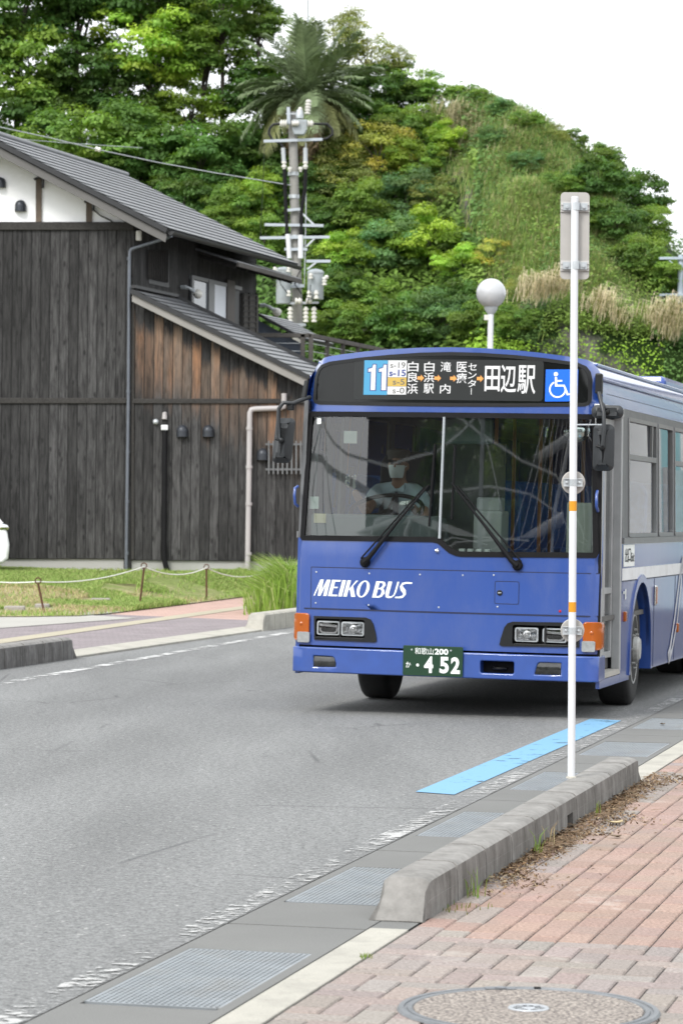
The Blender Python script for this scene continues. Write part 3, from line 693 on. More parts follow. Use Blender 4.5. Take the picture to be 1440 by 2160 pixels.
# lean-to roof
LA_, LB_ = at(648, 799, 56.6), at(279, 618, 56.6); LRUN = RH * 2.45
roof('lean_to_roof', LA_, LB_, LRUN, 15, .07, M['rooftile'], M['roofdark'], lip=.022)
mb = MB(); mb.prism([(0, 0), (1, 0), (2, 0), (3, 0)], lambda i, _: [LB_ + dn * .0, LA_ + dn * .0, LA_ + dn * .17, LB_ + dn * .17][int(i)], (0, .05, 0)); mb.build('barge_board', M['bargelow'], house, HB)
mb = MB(); mb.beam(LB_ + Vector((-.03, -.02, .04)), LA_ + Vector((.03, -.02, .03)), .06, .09); mb.build('roof_edge', M['roofdark'], house, HB)
mb = MB(); mb.beam(LB_ + LRUN + Vector((0, 0, .12)), LA_ + LRUN + Vector((0, 0, .12)), .08, .08); mb.build('roof_flashing', M['roofdark'], house, HB)
mb = MB(); mb.beam(LB_ + Vector((.02, 0, .13)), LB_ + LRUN + Vector((.02, 0, .13)), .10, .06); mb.build('roof_flashing', M['roofdark'], house, HB)
mb = MB(); q = [LB_ + LRUN, LA_ + LRUN, Vector((LA_.x, LA_.y, GZ)) + LRUN, Vector((LB_.x, LB_.y, GZ)) + LRUN]; mb.prism([(i, 0) for i in range(4)], lambda i, _: q[int(i)], RH * -.1); mb.build('wall', M['planks'], house, HB)
# awning over the side window
aw = [sw(412, 527), sw(552, 566)]; aw2 = [p + RHN * .95 + Vector((0, 0, -.30)) for p in aw]
mb = MB(); mb.prism([(i, 0) for i in range(4)], lambda i, _: [aw[0], aw[1], aw2[1], aw2[0]][int(i)], (0, 0, .05)); a_ = mb.build('awning', M['rooftile'], house, HB)
mb = MB(); mb.beam(aw2[0] + Vector((0, 0, -.02)), aw2[1] + Vector((0, 0, -.02)), .05, .09); mb.build('fascia', M['timbergrey'], a_, HB)
for k in range(6):
    mb = MB(); p = aw[0].lerp(aw[1], .06 + .175 * k) + Vector((0, 0, -.10)); mb.beam(p, p + RHN * .82 + Vector((0, 0, -.25)), .05, .08); mb.build('rafter', M['planksdark'], a_, HB)
# sliding window on the side wall, lattice window, shutter box
M['houseglass'] = glass('house_window_glass', (.35, .4, .42), 1, .12)
def swbox(name, x0, y0, x1, y1, out, m, parent=house, inn=.0, bev=0):
    c = [sw(x0, y0), sw(x1, y0 ), sw(x1, y1), sw(x0, y1)]; zt, zb = c[0].z, c[3].z
    P = [Vector((c[0].x, c[0].y, zb)), Vector((c[1].x, c[1].y, zb)), Vector((c[1].x, c[1].y, zt)), Vector((c[0].x, c[0].y, zt))]
    mb = MB(); mb.prism([(i, 0) for i in range(4)], lambda i, _: P[int(i)] + RHN * inn, RHN * out); return mb.build(name, m, parent, HB, bevel=bev)
W_ = swbox('window', 399, 583, 503, 715, .03, M['roofdark'])
swbox('frame', 399, 580, 505, 588, .07, M['winframe'], W_); swbox('frame', 399, 588, 403.5, 715, .07, M['winframe'], W_)
swbox('pane', 404, 591, 434, 700, .012, mat('net_curtain_glass', (.17, .19, .21), .12, var=.1, coat=.5), W_, .032)
swbox('frame', 434, 590, 446, 700, .05, M['winframe'], W_, .031)
swbox('curtain', 446, 599, 473, 715, .014, mat('white_curtain', (.70, .74, .80), .7, var=.03), W_, .032)
swbox('frame', 473, 590, 489, 715, .05, mat('brown_sash', (.06, .05, .045), .6), W_, .031)
S_ = swbox('shutter', 511, 618, 541, 720, .05, M['timbergrey'])
mb = MB()
for x in (511, 525, 540): mb.beam(sw(x, 618, .05), Vector((sw(x, 618, .05).x, sw(x, 618, .05).y, sw(541, 715).z)), .05, .05)
for k in range(9):
    a, b = sw(511, 622, .06), sw(541, 622 + 1.2, .06); dz = Vector((0, 0, -.12 * k)); mb.beam(a + dz, b + dz, .03, .03)
mb.build('battens', M['planksdark'], S_, HB)
L_ = swbox('lattice_window', 313, 527, 356, 598, .02, M['roofdark'])
mb = MB()
for k in range(9):
    x = 316 + k * 4.7; a = sw(x, 527, .05); b = sw(x, 527, .05); b.z = sw(356, 598).z; mb.beam(a, b, .045, .04)
mb.build('lattice', M['planksdark'], L_, HB)
def house_lamp(pt, d):
    c = Vector(pt); m = MB(); m.cyl(c, c + RHN * .12, .045); m.tube([c + RHN * .12, c + RHN * .17 + d * .04, c + RHN * .2 + d * .17], [.03, .03, .05], 10)
    o = m.build('wall_lamp', M['steelgrey'], house, HB, smooth=40); e = c + RHN * .2 + d * .17; m = MB(); dv = (RHN * .3 + d).normalized(); m.lathe([(.05, 0), (.085, .05), (.10, .12), (.08, .17), (.03, .19)], e, dv, 14); m.build('lamp_glass', M['porcelain'], o, HB, smooth=60)
house_lamp(sw(382, 606), Vector((.35, .55, -.35)).normalized()); house_lamp(sw(549, 644), Vector((.5, .4, -.45)).normalized())
mb = MB(); c = hp(293, 497, -.04); mb.box(c, (.12, .06, .21)); mb.build('junction_box', M['porcelain'], house, HB, bevel=.03)
# ventilation hoods on the front
def hood(x, y, s=1.0):
    c = hp(x, y, -.0); m = MB(); wd = .115 * s; pr = []
    for i in range(9):                          # half dome on a skirt, open below
        a = math.pi / 2 * i / 8; pr.append((wd * math.cos(a), wd * 1.05 * math.sin(a)))
    vs = []; n = 14
    for r, h in pr + []:
        for j in range(n + 1):
            b = math.pi * j / n; vs.append(c + Vector((r * math.cos(b), -r * 1.15 * math.sin(b), h)))
    k = len(pr); fs = [(i * (n + 1) + j, i * (n + 1) + j + 1, (i + 1) * (n + 1) + j + 1, (i + 1) * (n + 1) + j) for i in range(k - 1) for j in range(n)]
    m.add(vs, fs); lo = [c + Vector((wd * 1.03 * math.cos(math.pi * j / n), -wd * 1.2 * math.sin(math.pi * j / n), 0)) for j in range(n + 1)]
    m.add(lo + [p + Vector((0, 0, -.12 * s)) for p in lo], [(j, j + 1, n + 2 + j, n + 1 + j) for j in range(n)]); m.add([p + Vector((0, .02, -.115 * s)) for p in lo], [tuple(range(n + 1))])
    m.build('vent_hood', M['hood'], house, HB, smooth=60)
for x, y, s in ((44, 434, .98), (2, 385, .9), (385, 909, 1.0), (439.5, 909, 1.0), (554, 958, 1.0)): hood(x, y, s)
# small fittings: bell, outdoor box with a cable trunk, pipes, lattice guard
mb = MB(); c = hp(329, 890); mb.lathe([(.05, 0), (.062, .02), (.05, .06), (.02, .075), (0, .077)], c, (0, -1, 0), 16); mb.build('tap_cover', M['steel'], house, HB, smooth=60)
mb = MB(); c = hp(347.5, 877, -.05); mb.lathe([(.045, -.07), (.055, -.065), (.045, .06), (.02, .075)], c, (0, 0, 1), 14); o = mb.build('conduit_cap', M['pvc'], house, HB, smooth=40)
mb = MB(); c = hp(347.5, 902, -.06); mb.box(c, (.14, .09, .11)); mb.build('conduit_box', M['white'], house, HB, bevel=.02)
mb = MB(); ys = [908, 960, 1050, 1140, 1172, 1186, 1197, 1206]; xs = [348, 347.5, 347, 346.5, 346.5, 348, 351, 355]
mb.tube([hp(x, y, -.07) for x, y in zip(xs, ys)], .052, 10); mb.build('conduit', M['black'], house, HB, smooth=40)
def pipe(name, pts, r, m, bands=(), cap=True):
    mb = MB(); P = [hp(*p) for p in pts]; mb.tube(P, r, 12); o = mb.build(name, m, house, HB, smooth=40)
    if bands:
        mb = MB()
        for x, y, dy in bands: c = hp(x, y, dy); mb.cyl(c + Vector((0, 0, -.03)), c + Vector((0, 0, .03)), r * 1.25, 12)
        mb.build('pipe_joint', m, o, HB, smooth=40)
pipe('downpipe', [(362, 497, -.6), (352, 502, -.45), (285, 523, -.10), (277, 526, -.08), (274, 531, -.08), (273, 560, -.08), (271, 850, -.08), (266.5, 1205, -.08)], .033, M['bronze'], [(272.5, 545, -.08), (271, 826, -.08), (270, 953, -.08), (269, 1058, -.08), (268, 1167, -.08)])
pipe('drain_pipe', [(599, 830, -.09), (599, 850, -.09), (598, 858, -.09), (590, 861, -.09), (538, 862.5, -.09), (530, 864, -.09), (527, 871, -.09), (526.5, 890, -.09), (525, 1010, -.09), (522, 1205, -.09)], .055, M['pvc'], [(526, 904, -.09), (525.5, 985, -.09), (525, 1063, -.09), (524, 1168, -.09)])
mb = MB()
for k in range(8): x = 567 + 9.6 * k; mb.beam(hp(x, 930, -.09), hp(x, 1000, -.09), .03, .03, (0, 1, 0))
for y in (937, 990): mb.beam(hp(560, y, -.06), hp(640, y, -.06), .04, .03, (0, 1, 0))
mb.build('window_guard', M['winframe'], house, HB)
# rear lean-to with a navy wall
a, b = at(640, 719, 65.5), at(543, 666, 65.5)
roof('rear_lean_to_roof', a, b, RH * 2.2, 8, .06, M['rooftile'], M['roofdark'])
mb = MB(); q = [b + dn * .08, a + dn * .08, Vector((a.x, a.y, GZ)), Vector((b.x, b.y, GZ))]; mb.prism([(i, 0) for i in range(4)], lambda i, _: q[int(i)] + Vector((0, .15, 0)), (0, .1, 0)); mb.build('rear_lean_to_wall', mat('navy_wall', (.030, .042, .065), .55, var=.1), house, HB)

# ------------------------------------------------------------------ raised deck with railing, behind the lean-to
DY = 62.0; dk0 = at(540, 712, DY); dk1 = at(656, 708, DY); dk2 = dk1 + RH * 6
dkz = dk1.z; DK = Vector((dk1.x, dk1.y, GZ)); deck = thing('wooden_deck', DK, 'raised grey timber deck railing rising behind the lean-to roof', 'deck')
mb = MB(); dk0.z = dkz
for A_, B_ in ((dk0, dk1), (dk1, dk2)): mb.beam(A_, B_, .10, .09)
for A_, B_ in ((dk0, dk1), (dk1, dk2)): mb.beam(A_ - Vector((0, 0, 1.05)), B_ - Vector((0, 0, 1.05)), .12, .18)
mb.build('railing', M['timbergrey'], deck, DK, bevel=.008)
for p in [dk0, dk1, dk1 - Vector((.18, 0, 0))] + [dk1 + RH * (1.15 * k) for k in range(1, 8)]:
    mb = MB(); mb.beam(Vector((p.x, p.y, GZ - .05)) if p in (dk0, dk1) else p - Vector((0, 0, 1.1)), p + Vector((0, 0, .03)), .10, .10); mb.build('post', M['timbergrey'], deck, DK, bevel=.006)
mb = MB(); q = [dk0 - Vector((0, 0, 1.1)), dk1 - Vector((0, 0, 1.1)), dk2 - Vector((0, 0, 1.1)), dk2 - Vector((2.2, 0, 1.1)), dk0 + RH * 6 - Vector((0, 0, 1.1))]; mb.prism([(i, 0) for i in (0, 1, 2, 4)], lambda i, _: q[int(i)], (0, 0, -.08)); mb.build('deck_floor', M['timbergrey'], deck, DK)
mb = MB()
for k in range(1, 6): mb.cyl(dk0 - Vector((0, 0, .17 * k)), dk1 - Vector((0, 0, .17 * k)), .008, 6); mb.cyl(dk1 - Vector((0, 0, .17 * k)), dk2 - Vector((0, 0, .17 * k)), .008, 6)
mb.build('wires', M['steelgrey'], deck, DK)

# ================================================================== BUS
BTH, BTL = R(15), .012
BO = Vector((.82, 22.7, 0))
bus = thing('city_bus', BO, 'blue city bus with a lit route display pulling in to the kerb', 'bus')
bus.rotation_euler = (0, BTL, -BTH)
BM = Matrix.Translation(BO) @ bus.rotation_euler.to_matrix().to_4x4(); BI = BM.inverted()
BX_, BY_ = BM.to_3x3() @ Vector((1, 0, 0)), BM.to_3x3() @ Vector((0, 1, 0))
def bl(x, y, yb=0.0):
    """photo pixel -> bus coordinates at yb metres behind the front"""
    return BI @ on_plane(x, y, BO + BY_ * yb, BY_)
def hw(z):
    if z < 1.3: return 1.245
    if z < 2.55: return 1.245 - .03 * (z - 1.3) / 1.25
    return 1.215 - .05 * ((z - 2.55) / .2) ** 2
def fy(x, z):
    """depth of the bowed front skin"""
    y = -.035 + .075 * (abs(x) / 1.245) ** 2.6 + (.045 * (z - 1.35) / 1.15 if z > 1.35 else 0)
    r = .05 if z < 1.3 else .05 + .06 * min(1, (z - 1.3) / 1.2); d = hw(z) - abs(x)
    if d < r: d = max(d, 0); y += r * (1 - math.sqrt(max(0, 1 - ((r - d) / r) ** 2)))
    return y
def FM(off=0.0): return lambda x, z: (x, fy(x, z) - off, z)
def SM(sg, off=0.0): return lambda y, z: (sg * (hw(z) + off), y, z)
def front(name, outline, m, off=0.0, thick=None, holes=(), step=.09, parent=bus, smooth=35, bevel=0):
    mb = MB(); mb.patch(outline, holes, FM(off), step, (0, thick, 0) if thick else None); return mb.build(name, m, parent, smooth=smooth, bevel=bevel, normals=bool(thick))
def side(name, sg, outline, m, off=0.0, thick=None, holes=(), step=.35, parent=bus, smooth=35, bevel=0):
    mb = MB(); mb.patch(outline, holes, SM(sg, off), step, (-sg * thick, 0, 0) if thick else None); return mb.build(name, m, parent, smooth=smooth, bevel=bevel)
WSO = [(-1.168, 2.424), (1.160, 2.430), (1.180, 2.40), (1.222, 1.33), (1.205, 1.296), (.13, 1.279), (.085, 1.285), (.03, 1.308), (-.06, 1.380), (-.10, 1.390), (-1.205, 1.378), (-1.222, 1.40), (-1.186, 2.40)]
def inset(p, d):
    P = [Vector(q) for q in p]; n = len(P); o = []; ar = sum(P[i].x * P[(i + 1) % n].y - P[(i + 1) % n].x * P[i].y for i in range(n))
    sg = 1 if ar > 0 else -1
    for i in range(n):
        a, b, c = P[i - 1], P[i], P[(i + 1) % n]; e1 = (b - a).normalized(); e2 = (c - b).normalized()
        n1 = Vector((-e1.y, e1.x)) * sg; n2 = Vector((-e2.y, e2.x)) * sg; m = (n1 + n2).normalized(); o.append(tuple(b + m * d / max(.4, m.dot(n1))))
    return o
HDO = [(-1.148, 2.520), (-1.142, 2.70), (-1.125, 2.765), (-1.09, 2.803), (-1.014, 2.828), (-.75, 2.862), (-.5, 2.886), (-.25, 2.904), (0, 2.911), (.25, 2.906), (.5, 2.892), (.75, 2.870), (1.021, 2.836), (1.085, 2.808), (1.118, 2.765), (1.134, 2.70), (1.134, 2.53), (1.115, 2.502), (1.08, 2.490), (.5, 2.478), (0, 2.474), (-.5, 2.474), (-1.09, 2.480), (-1.13, 2.492)]
def rooftop(x):
    x = abs(x); return 2.949 - .083 * (x / 1.06) ** 2 if x < 1.06 else 2.866 - .13 * ((x - 1.06) / .13) ** 2
FO = [(-1.24, .535), (1.24, .535), (1.245, 1.3)] + [(hw(z), z) for z in (1.6, 1.9, 2.2, 2.5, 2.6, 2.7)] + [(x, rooftop(x)) for x in (1.17, 1.15, 1.12, 1.08, 1.02, .9, .7, .5, .25, 0, -.25, -.5, -.7, -.9, -1.02, -1.08, -1.12, -1.15, -1.17)] + [(-hw(z), z) for z in (2.7, 2.6, 2.5, 2.2, 1.9, 1.6)] + [(-1.245, 1.3)]
POD1 = [(-1.082, .770), (-.640, .772), (-.600, .757), (-.575, .72), (-.550, .63), (-.545, .585), (-.565, .574), (-1.075, .578)]
POD2 = [(.520, .762), (.56, .776), (1.09, .783), (1.09, .587), (.475, .580), (.457, .592), (.468, .64), (.495, .73)]
front('front_panel', FO, M['blue'], 0, .03, [inset(WSO, .012), inset(HDO, .010), inset(POD1, .006), inset(POD2, .006)], .075)
# windscreen: rubber, two panes, centre divider
front('windscreen_rubber', WSO, M['black'], .008, .035, [inset(WSO, .042)], .08)
DV = -.042
GLO = inset(WSO, .038)
front('windscreen', GLO, M['windscreen'], -.006, None, (), .09, smooth=80)
mb = MB(); mb.tube([(DV + .004, fy(DV, 2.39) - .008, 2.39), (DV, fy(DV, 1.9) - .008, 1.9), (DV - .004, fy(DV, 1.40) - .008, 1.42)], .011, 8); mb.build('windscreen_divider', mat('pale_rubber_strip', (.33, .36, .38), .4, var=.05), bus)
front('header_trim', HDO, M['blackplast'], .006, .03, [inset(HDO, .028)], .08)
front('header_glass', inset(HDO, .024), M['blackgloss'], .0, None, (), .08)
# destination display
LED = front('destination_display', rrect(-.800, 2.525, .752, 2.850, .03), M['led_panel'], .0035, None, (), .1)
F2 = FM(.006); F3 = FM(.0085); F4 = FM(.011)
def led(name, m, fn):
    mb = MB(); fn(mb); return mb.build(name, m, LED, normals=False)
def fquad(mb, x0, z0, x1, z1, mp, n=6):
    for i in range(n): a, b = x0 + (x1 - x0) * i / n, x0 + (x1 - x0) * (i + 1) / n; mb.quad(mp(a, z0), mp(b, z0), mp(b, z1), mp(a, z1))
led('route_number_field', M['led_blue'], lambda q: fquad(q, -.714, 2.562, -.516, 2.840, F2))
def eleven(q):
    for x in (-.665, -.575): q.add([F4(x + a, 2.60 + b) for a, b in ((.012, 0), (.050, 0), (.050, .205), (.028, .205), (.020, .178), (-.012, .170), (-.012, .146), (.012, .150))], [(0, 1, 2, 3, 4, 7), (4, 5, 6, 7)])
def eleven_edge(q):
    for x in (-.665, -.575): q.add([F3(x + a, 2.60 + b) for a, b in ((.004, -.007), (.058, -.007), (.058, .212), (.023, .212), (.014, .185), (-.020, .177), (-.020, .138), (.004, .143))], [(0, 1, 2, 3, 4, 7), (4, 5, 6, 7)])
led('route_number_outline', M['led_navy'], eleven_edge); led('route_number', M['led_white'], eleven)
led('stop_number_field', M['led_white'], lambda q: fquad(q, -.514, 2.566, -.358, 2.630, F2)); led('stop_number_field', M['led_white'], lambda q: fquad(q, -.514, 2.705, -.358, 2.840, F2))
led('stop_number_field', M['led_yellow'], lambda q: fquad(q, -.514, 2.632, -.358, 2.703, F2))
led('stop_number', M['led_grey'], lambda q: (put_text(q, 's-19', -.495, 2.778, -.370, 2.826, F3, .012), put_text(q, 's-5', -.470, 2.644, -.372, 2.692, F3, .012), put_text(q, 's-0', -.470, 2.574, -.372, 2.622, F3, .012)))
led('stop_number', M['led_navy'], lambda q: put_text(q, 's-15', -.502, 2.712, -.364, 2.766, F3, .03))
def word(x0, x1, items):
    led('destination_word', M['led_white'], lambda q: [put_text(q, ch, x0, z0, x1, z1, F2, .008) for ch, z0, z1 in items])
word(-.350, -.262, [('白', 2.752, 2.832), ('良', 2.666, 2.746), ('浜', 2.572, 2.656)]); word(-.215, -.130, [('白', 2.752, 2.832), ('浜', 2.666, 2.746), ('駅', 2.576, 2.656)])
word(-.080, .006, [('滝', 2.752, 2.832), ('内', 2.578, 2.654)]); word(.052, .136, [('医', 2.752, 2.832), ('療', 2.660, 2.744)])
def centre(q):
    for ch, z0, z1 in (('セ', 2.765, 2.822), ('ン', 2.700, 2.752), ('タ', 2.632, 2.690)): put_text(q, ch, .145, z0, .214, z1, F2, .008)
    put_text(q, 'ー', .168, 2.572, .186, 2.622, lambda x, z: F2(.176 + (z - 2.597) * .12, 2.572 + (x - .168) / .018 * .05), .02)
led('destination_word', M['led_white'], centre)
def big(q):
    put_text(q, '田', .282, 2.600, .404, 2.802, F2, .016); put_text(q, '辺', .412, 2.590, .536, 2.812, F2, .014); put_text(q, '駅', .546, 2.582, .690, 2.810, F2, .010)
led('destination_name', M['led_white'], big)
def arrows(q):
    for x in (-.268, -.128, -.000, .218): q.add([F2(x + a, 2.700 + b) for a, b in ((0, -.013), (.028, -.013), (.028, -.028), (.055, 0), (.028, .028), (.028, .013), (0, .013))], [(0, 1, 5, 6), (2, 3, 4), (1, 2, 4, 5)])
led('arrow_signs', M['led_orange'], arrows)
wc = front('wheelchair_sign', [(.770, 2.524), (1.025, 2.530), (1.025, 2.782), (.770, 2.778)], M['wcblue'], .010, .004, (), .1)
mb = MB(); q = FM(.0125)
mb.add([q(*p) for p in circ(.851, 2.742, .017, n=16)], [tuple(range(16))])
ribbon(mb, [(.852, 2.718), (.855, 2.650)], .018, q); ribbon(mb, [(.855, 2.689), (.902, 2.690)], .013, q); ribbon(mb, [(.846, 2.651), (.918, 2.652), (.949, 2.580), (.972, 2.590)], [.016, .017, .017, .015], q)
ribbon(mb, arc(.868, 2.622, .062, 118, 372, 18), .013, q)
mb.build('wheelchair_symbol', M['platewhite'], wc, normals=False)
# front panel seams, access panel, lettering
sm_ = mat('panel_seam', (.008, .014, .05), .6)
def seam(name, pts, wd=.007, off=.0035, parent=bus, m=None):
    mb = MB(); L = []
    for a, b in zip(pts[:-1], pts[1:]):
        k = max(1, int(math.hypot(b[0] - a[0], b[1] - a[1]) / .08)); L += [(a[0] + (b[0] - a[0]) * i / k, a[1] + (b[1] - a[1]) * i / k) for i in range(k)]
    L.append(pts[-1]); ribbon(mb, L, wd, FM(off)); return mb.build(name, m or sm_, parent, normals=False)
front('access_panel', [(-1.108, .836), (1.228, .840), (1.232, 1.168), (-1.112, 1.160)], M['blue'], .004, .003, [inset(rrect(.412, .914, .604, 1.092, .012), -.003)], .1, bevel=.0015)
seam('panel_seam', [(-1.112, 1.164), (1.236, 1.172)], .007); seam('panel_seam', [(-1.111, .832), (-1.115, 1.166)], .006); seam('panel_seam', [(-1.24, .829), (1.24, .833)], .010)
h = front('fuel_hatch', rrect(.415, .917, .601, 1.089, .012), M['blue'], .005, .003, (), .1); seam('panel_seam', rrect(.413, .915, .603, 1.091, .014) + [rrect(.413, .915, .603, 1.091, .014)[0]], .005, .0046)
mb = MB(); mb.lathe([(.022, 0), (.022, .006), (.018, .008), (0, .008)], (.452, fy(.45, 1) - .006, 1.002), (0, -1, 0), 20); lk = mb.build('lock', M['blackplast'], h); mb = MB(); mb.box((.452, fy(.45, 1) - .0155, 1.002), (.026, .004, .007)); mb.build('lock_slot', M['steel'], lk)
mb = MB()
for x, z in ((-1.07, 1.125), (-.62, 1.125), (-.20, 1.128), (.15, 1.132), (.40, 1.14), (-1.07, .875), (-.62, .872), (-.04, .872), (.435, .89), (1.0, 1.145)): mb.lathe([(.008, 0), (.006, .004), (0, .005)], (x, fy(x, z) - .004, z), (0, -1, 0), 8)
mb.build('panel_screws', M['steel'], bus, smooth=50)
mb = MB(); mb.lathe([(.012, 0), (.008, .005), (0, .006)], (.932, fy(.93, .9) - .004, .868), (0, -1, 0), 10); mb.build('red_indicator', mat('red_lens', (.35, .01, .02), .2), bus)
def lettering(mb, x0, z0, x1, z1, mp):
    Hh = z1 - z0; W0 = 7.02; sh = .30
    def g(x, y): return mp(x0 + ((x + sh * y) / W0) * (x1 - x0), z0 + y * Hh)
    def poly(*p): mb.add([g(*a) for a in p], [tuple(range(len(p)))])
    def rb(pts, ws): ribbon(mb, pts, ws, g)
    # M
    poly((0, 0), (.10, 0), (.30, 1), (.20, 1)); poly((.20, 1), (.46, 1), (.54, 0), (.32, 0)); poly((.42, 0), (.54, 0), (.80, 1), (.70, 1)); poly((.70, 1), (.98, 1), (1.0, 0), (.74, 0))
    o = 1.10; poly((o, 0), (o + .27, 0), (o + .27, 1), (o, 1)); poly((o + .27, .90), (o + .66, .90), (o + .68, 1), (o + .27, 1)); poly((o + .27, .50), (o + .56, .50), (o + .58, .58), (o + .27, .58)); poly((o + .27, 0), (o + .68, 0), (o + .70, .10), (o + .27, .10))
    o = 1.88; poly((o, 0), (o + .28, 0), (o + .28, 1), (o, 1))
    o = 2.26; poly((o, 0), (o + .27, 0), (o + .27, 1), (o, 1)); poly((o + .27, .42), (o + .36, .42), (o + .80, 1), (o + .66, 1)); poly((o + .32, .52), (o + .50, .72), (o + .92, 0), (o + .60, 0))
    o = 3.10; n = 28; th = [2 * math.pi * i / n for i in range(n)]
    ou = [(o + .50 + .46 * math.cos(a), .5 + .52 * math.sin(a)) for a in th]; inn = [(o + .50 + .24 * math.cos(a + .25), .5 + .45 * math.sin(a + .25)) for a in th]
    inn = [(o + .50 + .23 * math.cos(a), .5 + .45 * math.sin(a)) for a in th]
    mb.add([g(*p) for p in ou] + [g(*p) for p in inn], [(i, (i + 1) % n, n + (i + 1) % n, n + i) for i in range(n)])
    o = 4.42; poly((o, 0), (o + .28, 0), (o + .28, 1), (o, 1))
    rb([(o + .25, .95), (o + .45, .95), (o + .60, .90), (o + .66, .78), (o + .60, .64), (o + .45, .56), (o + .25, .545)], [.09, .10, .16, .22, .18, .09, .07])
    rb([(o + .25, .545), (o + .50, .55), (o + .66, .46), (o + .72, .30), (o + .64, .13), (o + .48, .05), (o + .25, .05)], [.07, .09, .18, .25, .19, .11, .10])
    o = 5.32; rb([(o + .14, 1), (o + .14, .30), (o + .19, .12), (o + .33, .045), (o + .52, .06), (o + .66, .18), (o + .71, .34), (o + .73, 1)], [.28, .28, .24, .11, .10, .10, .13, .14])
    o = 6.22; rb([(o + .86, .94), (o + .42, .95), (o + .18, .88), (o + .12, .74), (o + .24, .58), (o + .44, .42), (o + .53, .26), (o + .42, .10), (o + .18, .055), (o - .10, .05)], [.09, .11, .16, .20, .24, .24, .20, .16, .10, .09])
mb = MB(); lettering(mb, -1.090, .934, -.300, 1.066, FM(.0062)); mb.build('front_lettering', M['platewhite'], bus, normals=False)
# lamps
def pod(out, xs, mirror):
    x0 = min(p[0] for p in out); x1 = max(p[0] for p in out)
    o = front('headlamp_housing', out, M['blackplast'], .012, .05, [rrect(xs[0], .595, xs[1], .752, .02)], .08)
    mb = MB(); c = (xs[0] + xs[1]) / 2; y = fy(c, .67) + .055; mb.box((c, y + .02, .672), (xs[1] - xs[0] + .03, .02, .19)); mb.build('housing_back', M['black'], o)
    mb = MB(); mb.box((c, fy(c, .6) + .012, .598), (xs[1] - xs[0] - .01, .03, .012)); mb.box((c, fy(c, .67) + .03, .672), (.014, .06, .15)); mb.build('housing_bars', M['blackplast'], o, bevel=.003)
    return o
def headlamp(par, x0, x1, clear):
    z0, z1 = .620, .732; c = (x0 + x1) / 2; y = fy(c, .67) + .012; b = MB(); zc = (z0 + z1) / 2; w, hgt = x1 - x0, z1 - z0
    b.patch(rrect(x0, z0, x1, z1, .016), [rrect(x0 + .011, z0 + .011, x1 - .011, z1 - .011, .012)], lambda x, z: (x, y, z), .2, (0, .02, 0)); o = b.build('headlamp', M['steel'], par, smooth=40)
    b = MB()                                         # bowl: rounded rectangle drawn in to a point
    rings = []
    for k in range(7):
        s = 1 - k / 6.5; d = .045 * (1 - s * s); rings.append([(c + (p[0] - c) * s, y + .008 + d, zc + (p[1] - zc) * s) for p in rrect(x0 + .010, z0 + .010, x1 - .010, z1 - .010, .012)])
    n = len(rings[0]); b.add([p for r in rings for p in r], [(i * n + j, i * n + (j + 1) % n, (i + 1) * n + (j + 1) % n, (i + 1) * n + j) for i in range(6) for j in range(n)]); b.add(rings[-1], [tuple(range(n))])
    b.build('reflector', M['reflector'] if clear else M['blackgloss'], o, smooth=30 if clear else 20)
    b = MB()
    if clear: b.ball((c, y + .022, zc), .014, 12); b.lathe([(.026, 0), (.030, .004), (.024, .006)], (c, y + .016, zc), (0, -1, 0), 20)
    else:
        b.add([(c + a * w * .42, y + .012, zc + e * hgt * .40) for a, e in ((-1, 0.05), (-.95, -.6), (-.7, -1), (.7, -1), (.95, -.6), (1, .05), (.82, .0), (.78, -.45), (.6, -.72), (-.6, -.72), (-.78, -.45), (-.82, 0))], [(0, 1, 10, 11), (1, 2, 9, 10), (2, 3, 8, 9), (3, 4, 7, 8), (4, 5, 6, 7)])
        b.beam((x0 + .02, y + .014, zc + .025), (x1 - .02, y + .016, zc + .014), .006, .02)
    b.build('lamp_insert', M['reflector'], o, smooth=40)
    b = MB(); b.patch(rrect(x0 + .009, z0 + .009, x1 - .009, z1 - .009, .012), [], lambda x, z: (x, y - .004 - .006 * (1 - ((x - c) / w * 2) ** 2) * (1 - ((z - zc) / hgt * 2) ** 2), z), .03); b.build('lens', M['clearlens'], o, smooth=60)
    if clear:
        b = MB()
        for k in range(1, 7): xx = x0 + w * k / 7; b.beam((xx, y + .006, z0 + .014), (xx, y + .006, z1 - .014), .0025, .003, (0, 1, 0))
        b.build('lens_flutes', M['clearlens'], o)
p1 = pod(POD1, (-1.066, -.648), 0); headlamp(p1, -1.056, -.868, False); headlamp(p1, -.848, -.660, True)
p2 = pod(POD2, (.560, 1.075), 1); headlamp(p2, .575, .762, True); headlamp(p2, .795, .985, False)
def turn(sg):
    x0, x1 = 1.118, 1.262; mb = MB(); P = rrect(x0, .570, x1, .790, .025); c = lambda x, z: (sg * x, fy(min(x, 1.19), z) - .030 + .055 * max(0, (x - 1.19) / .07) ** 2, z)
    mb.patch(P, [], c, .03, (0, .10, 0)); o = mb.build('turn_signal', M['orange'], bus, smooth=45, bevel=.006)
    mb = MB(); mb.patch(rrect(x0 - .006, .555, x1 - .045, .640, .012), [], lambda x, z: (sg * x, fy(min(x, 1.19), z) - .034, z), .03, (0, .05, 0)); mb.build('side_lamp', M['greylens'], o, smooth=40, bevel=.004)
    mb = MB(); mb.lathe([(.016, 0), (.012, .003), (0, .004)], (sg * 1.185, fy(1.185, .7) - .031, .705), (0, -1, 0), 16); mb.build('bulb_lens', M['orange'], o, smooth=50)
turn(-1); turn(1)
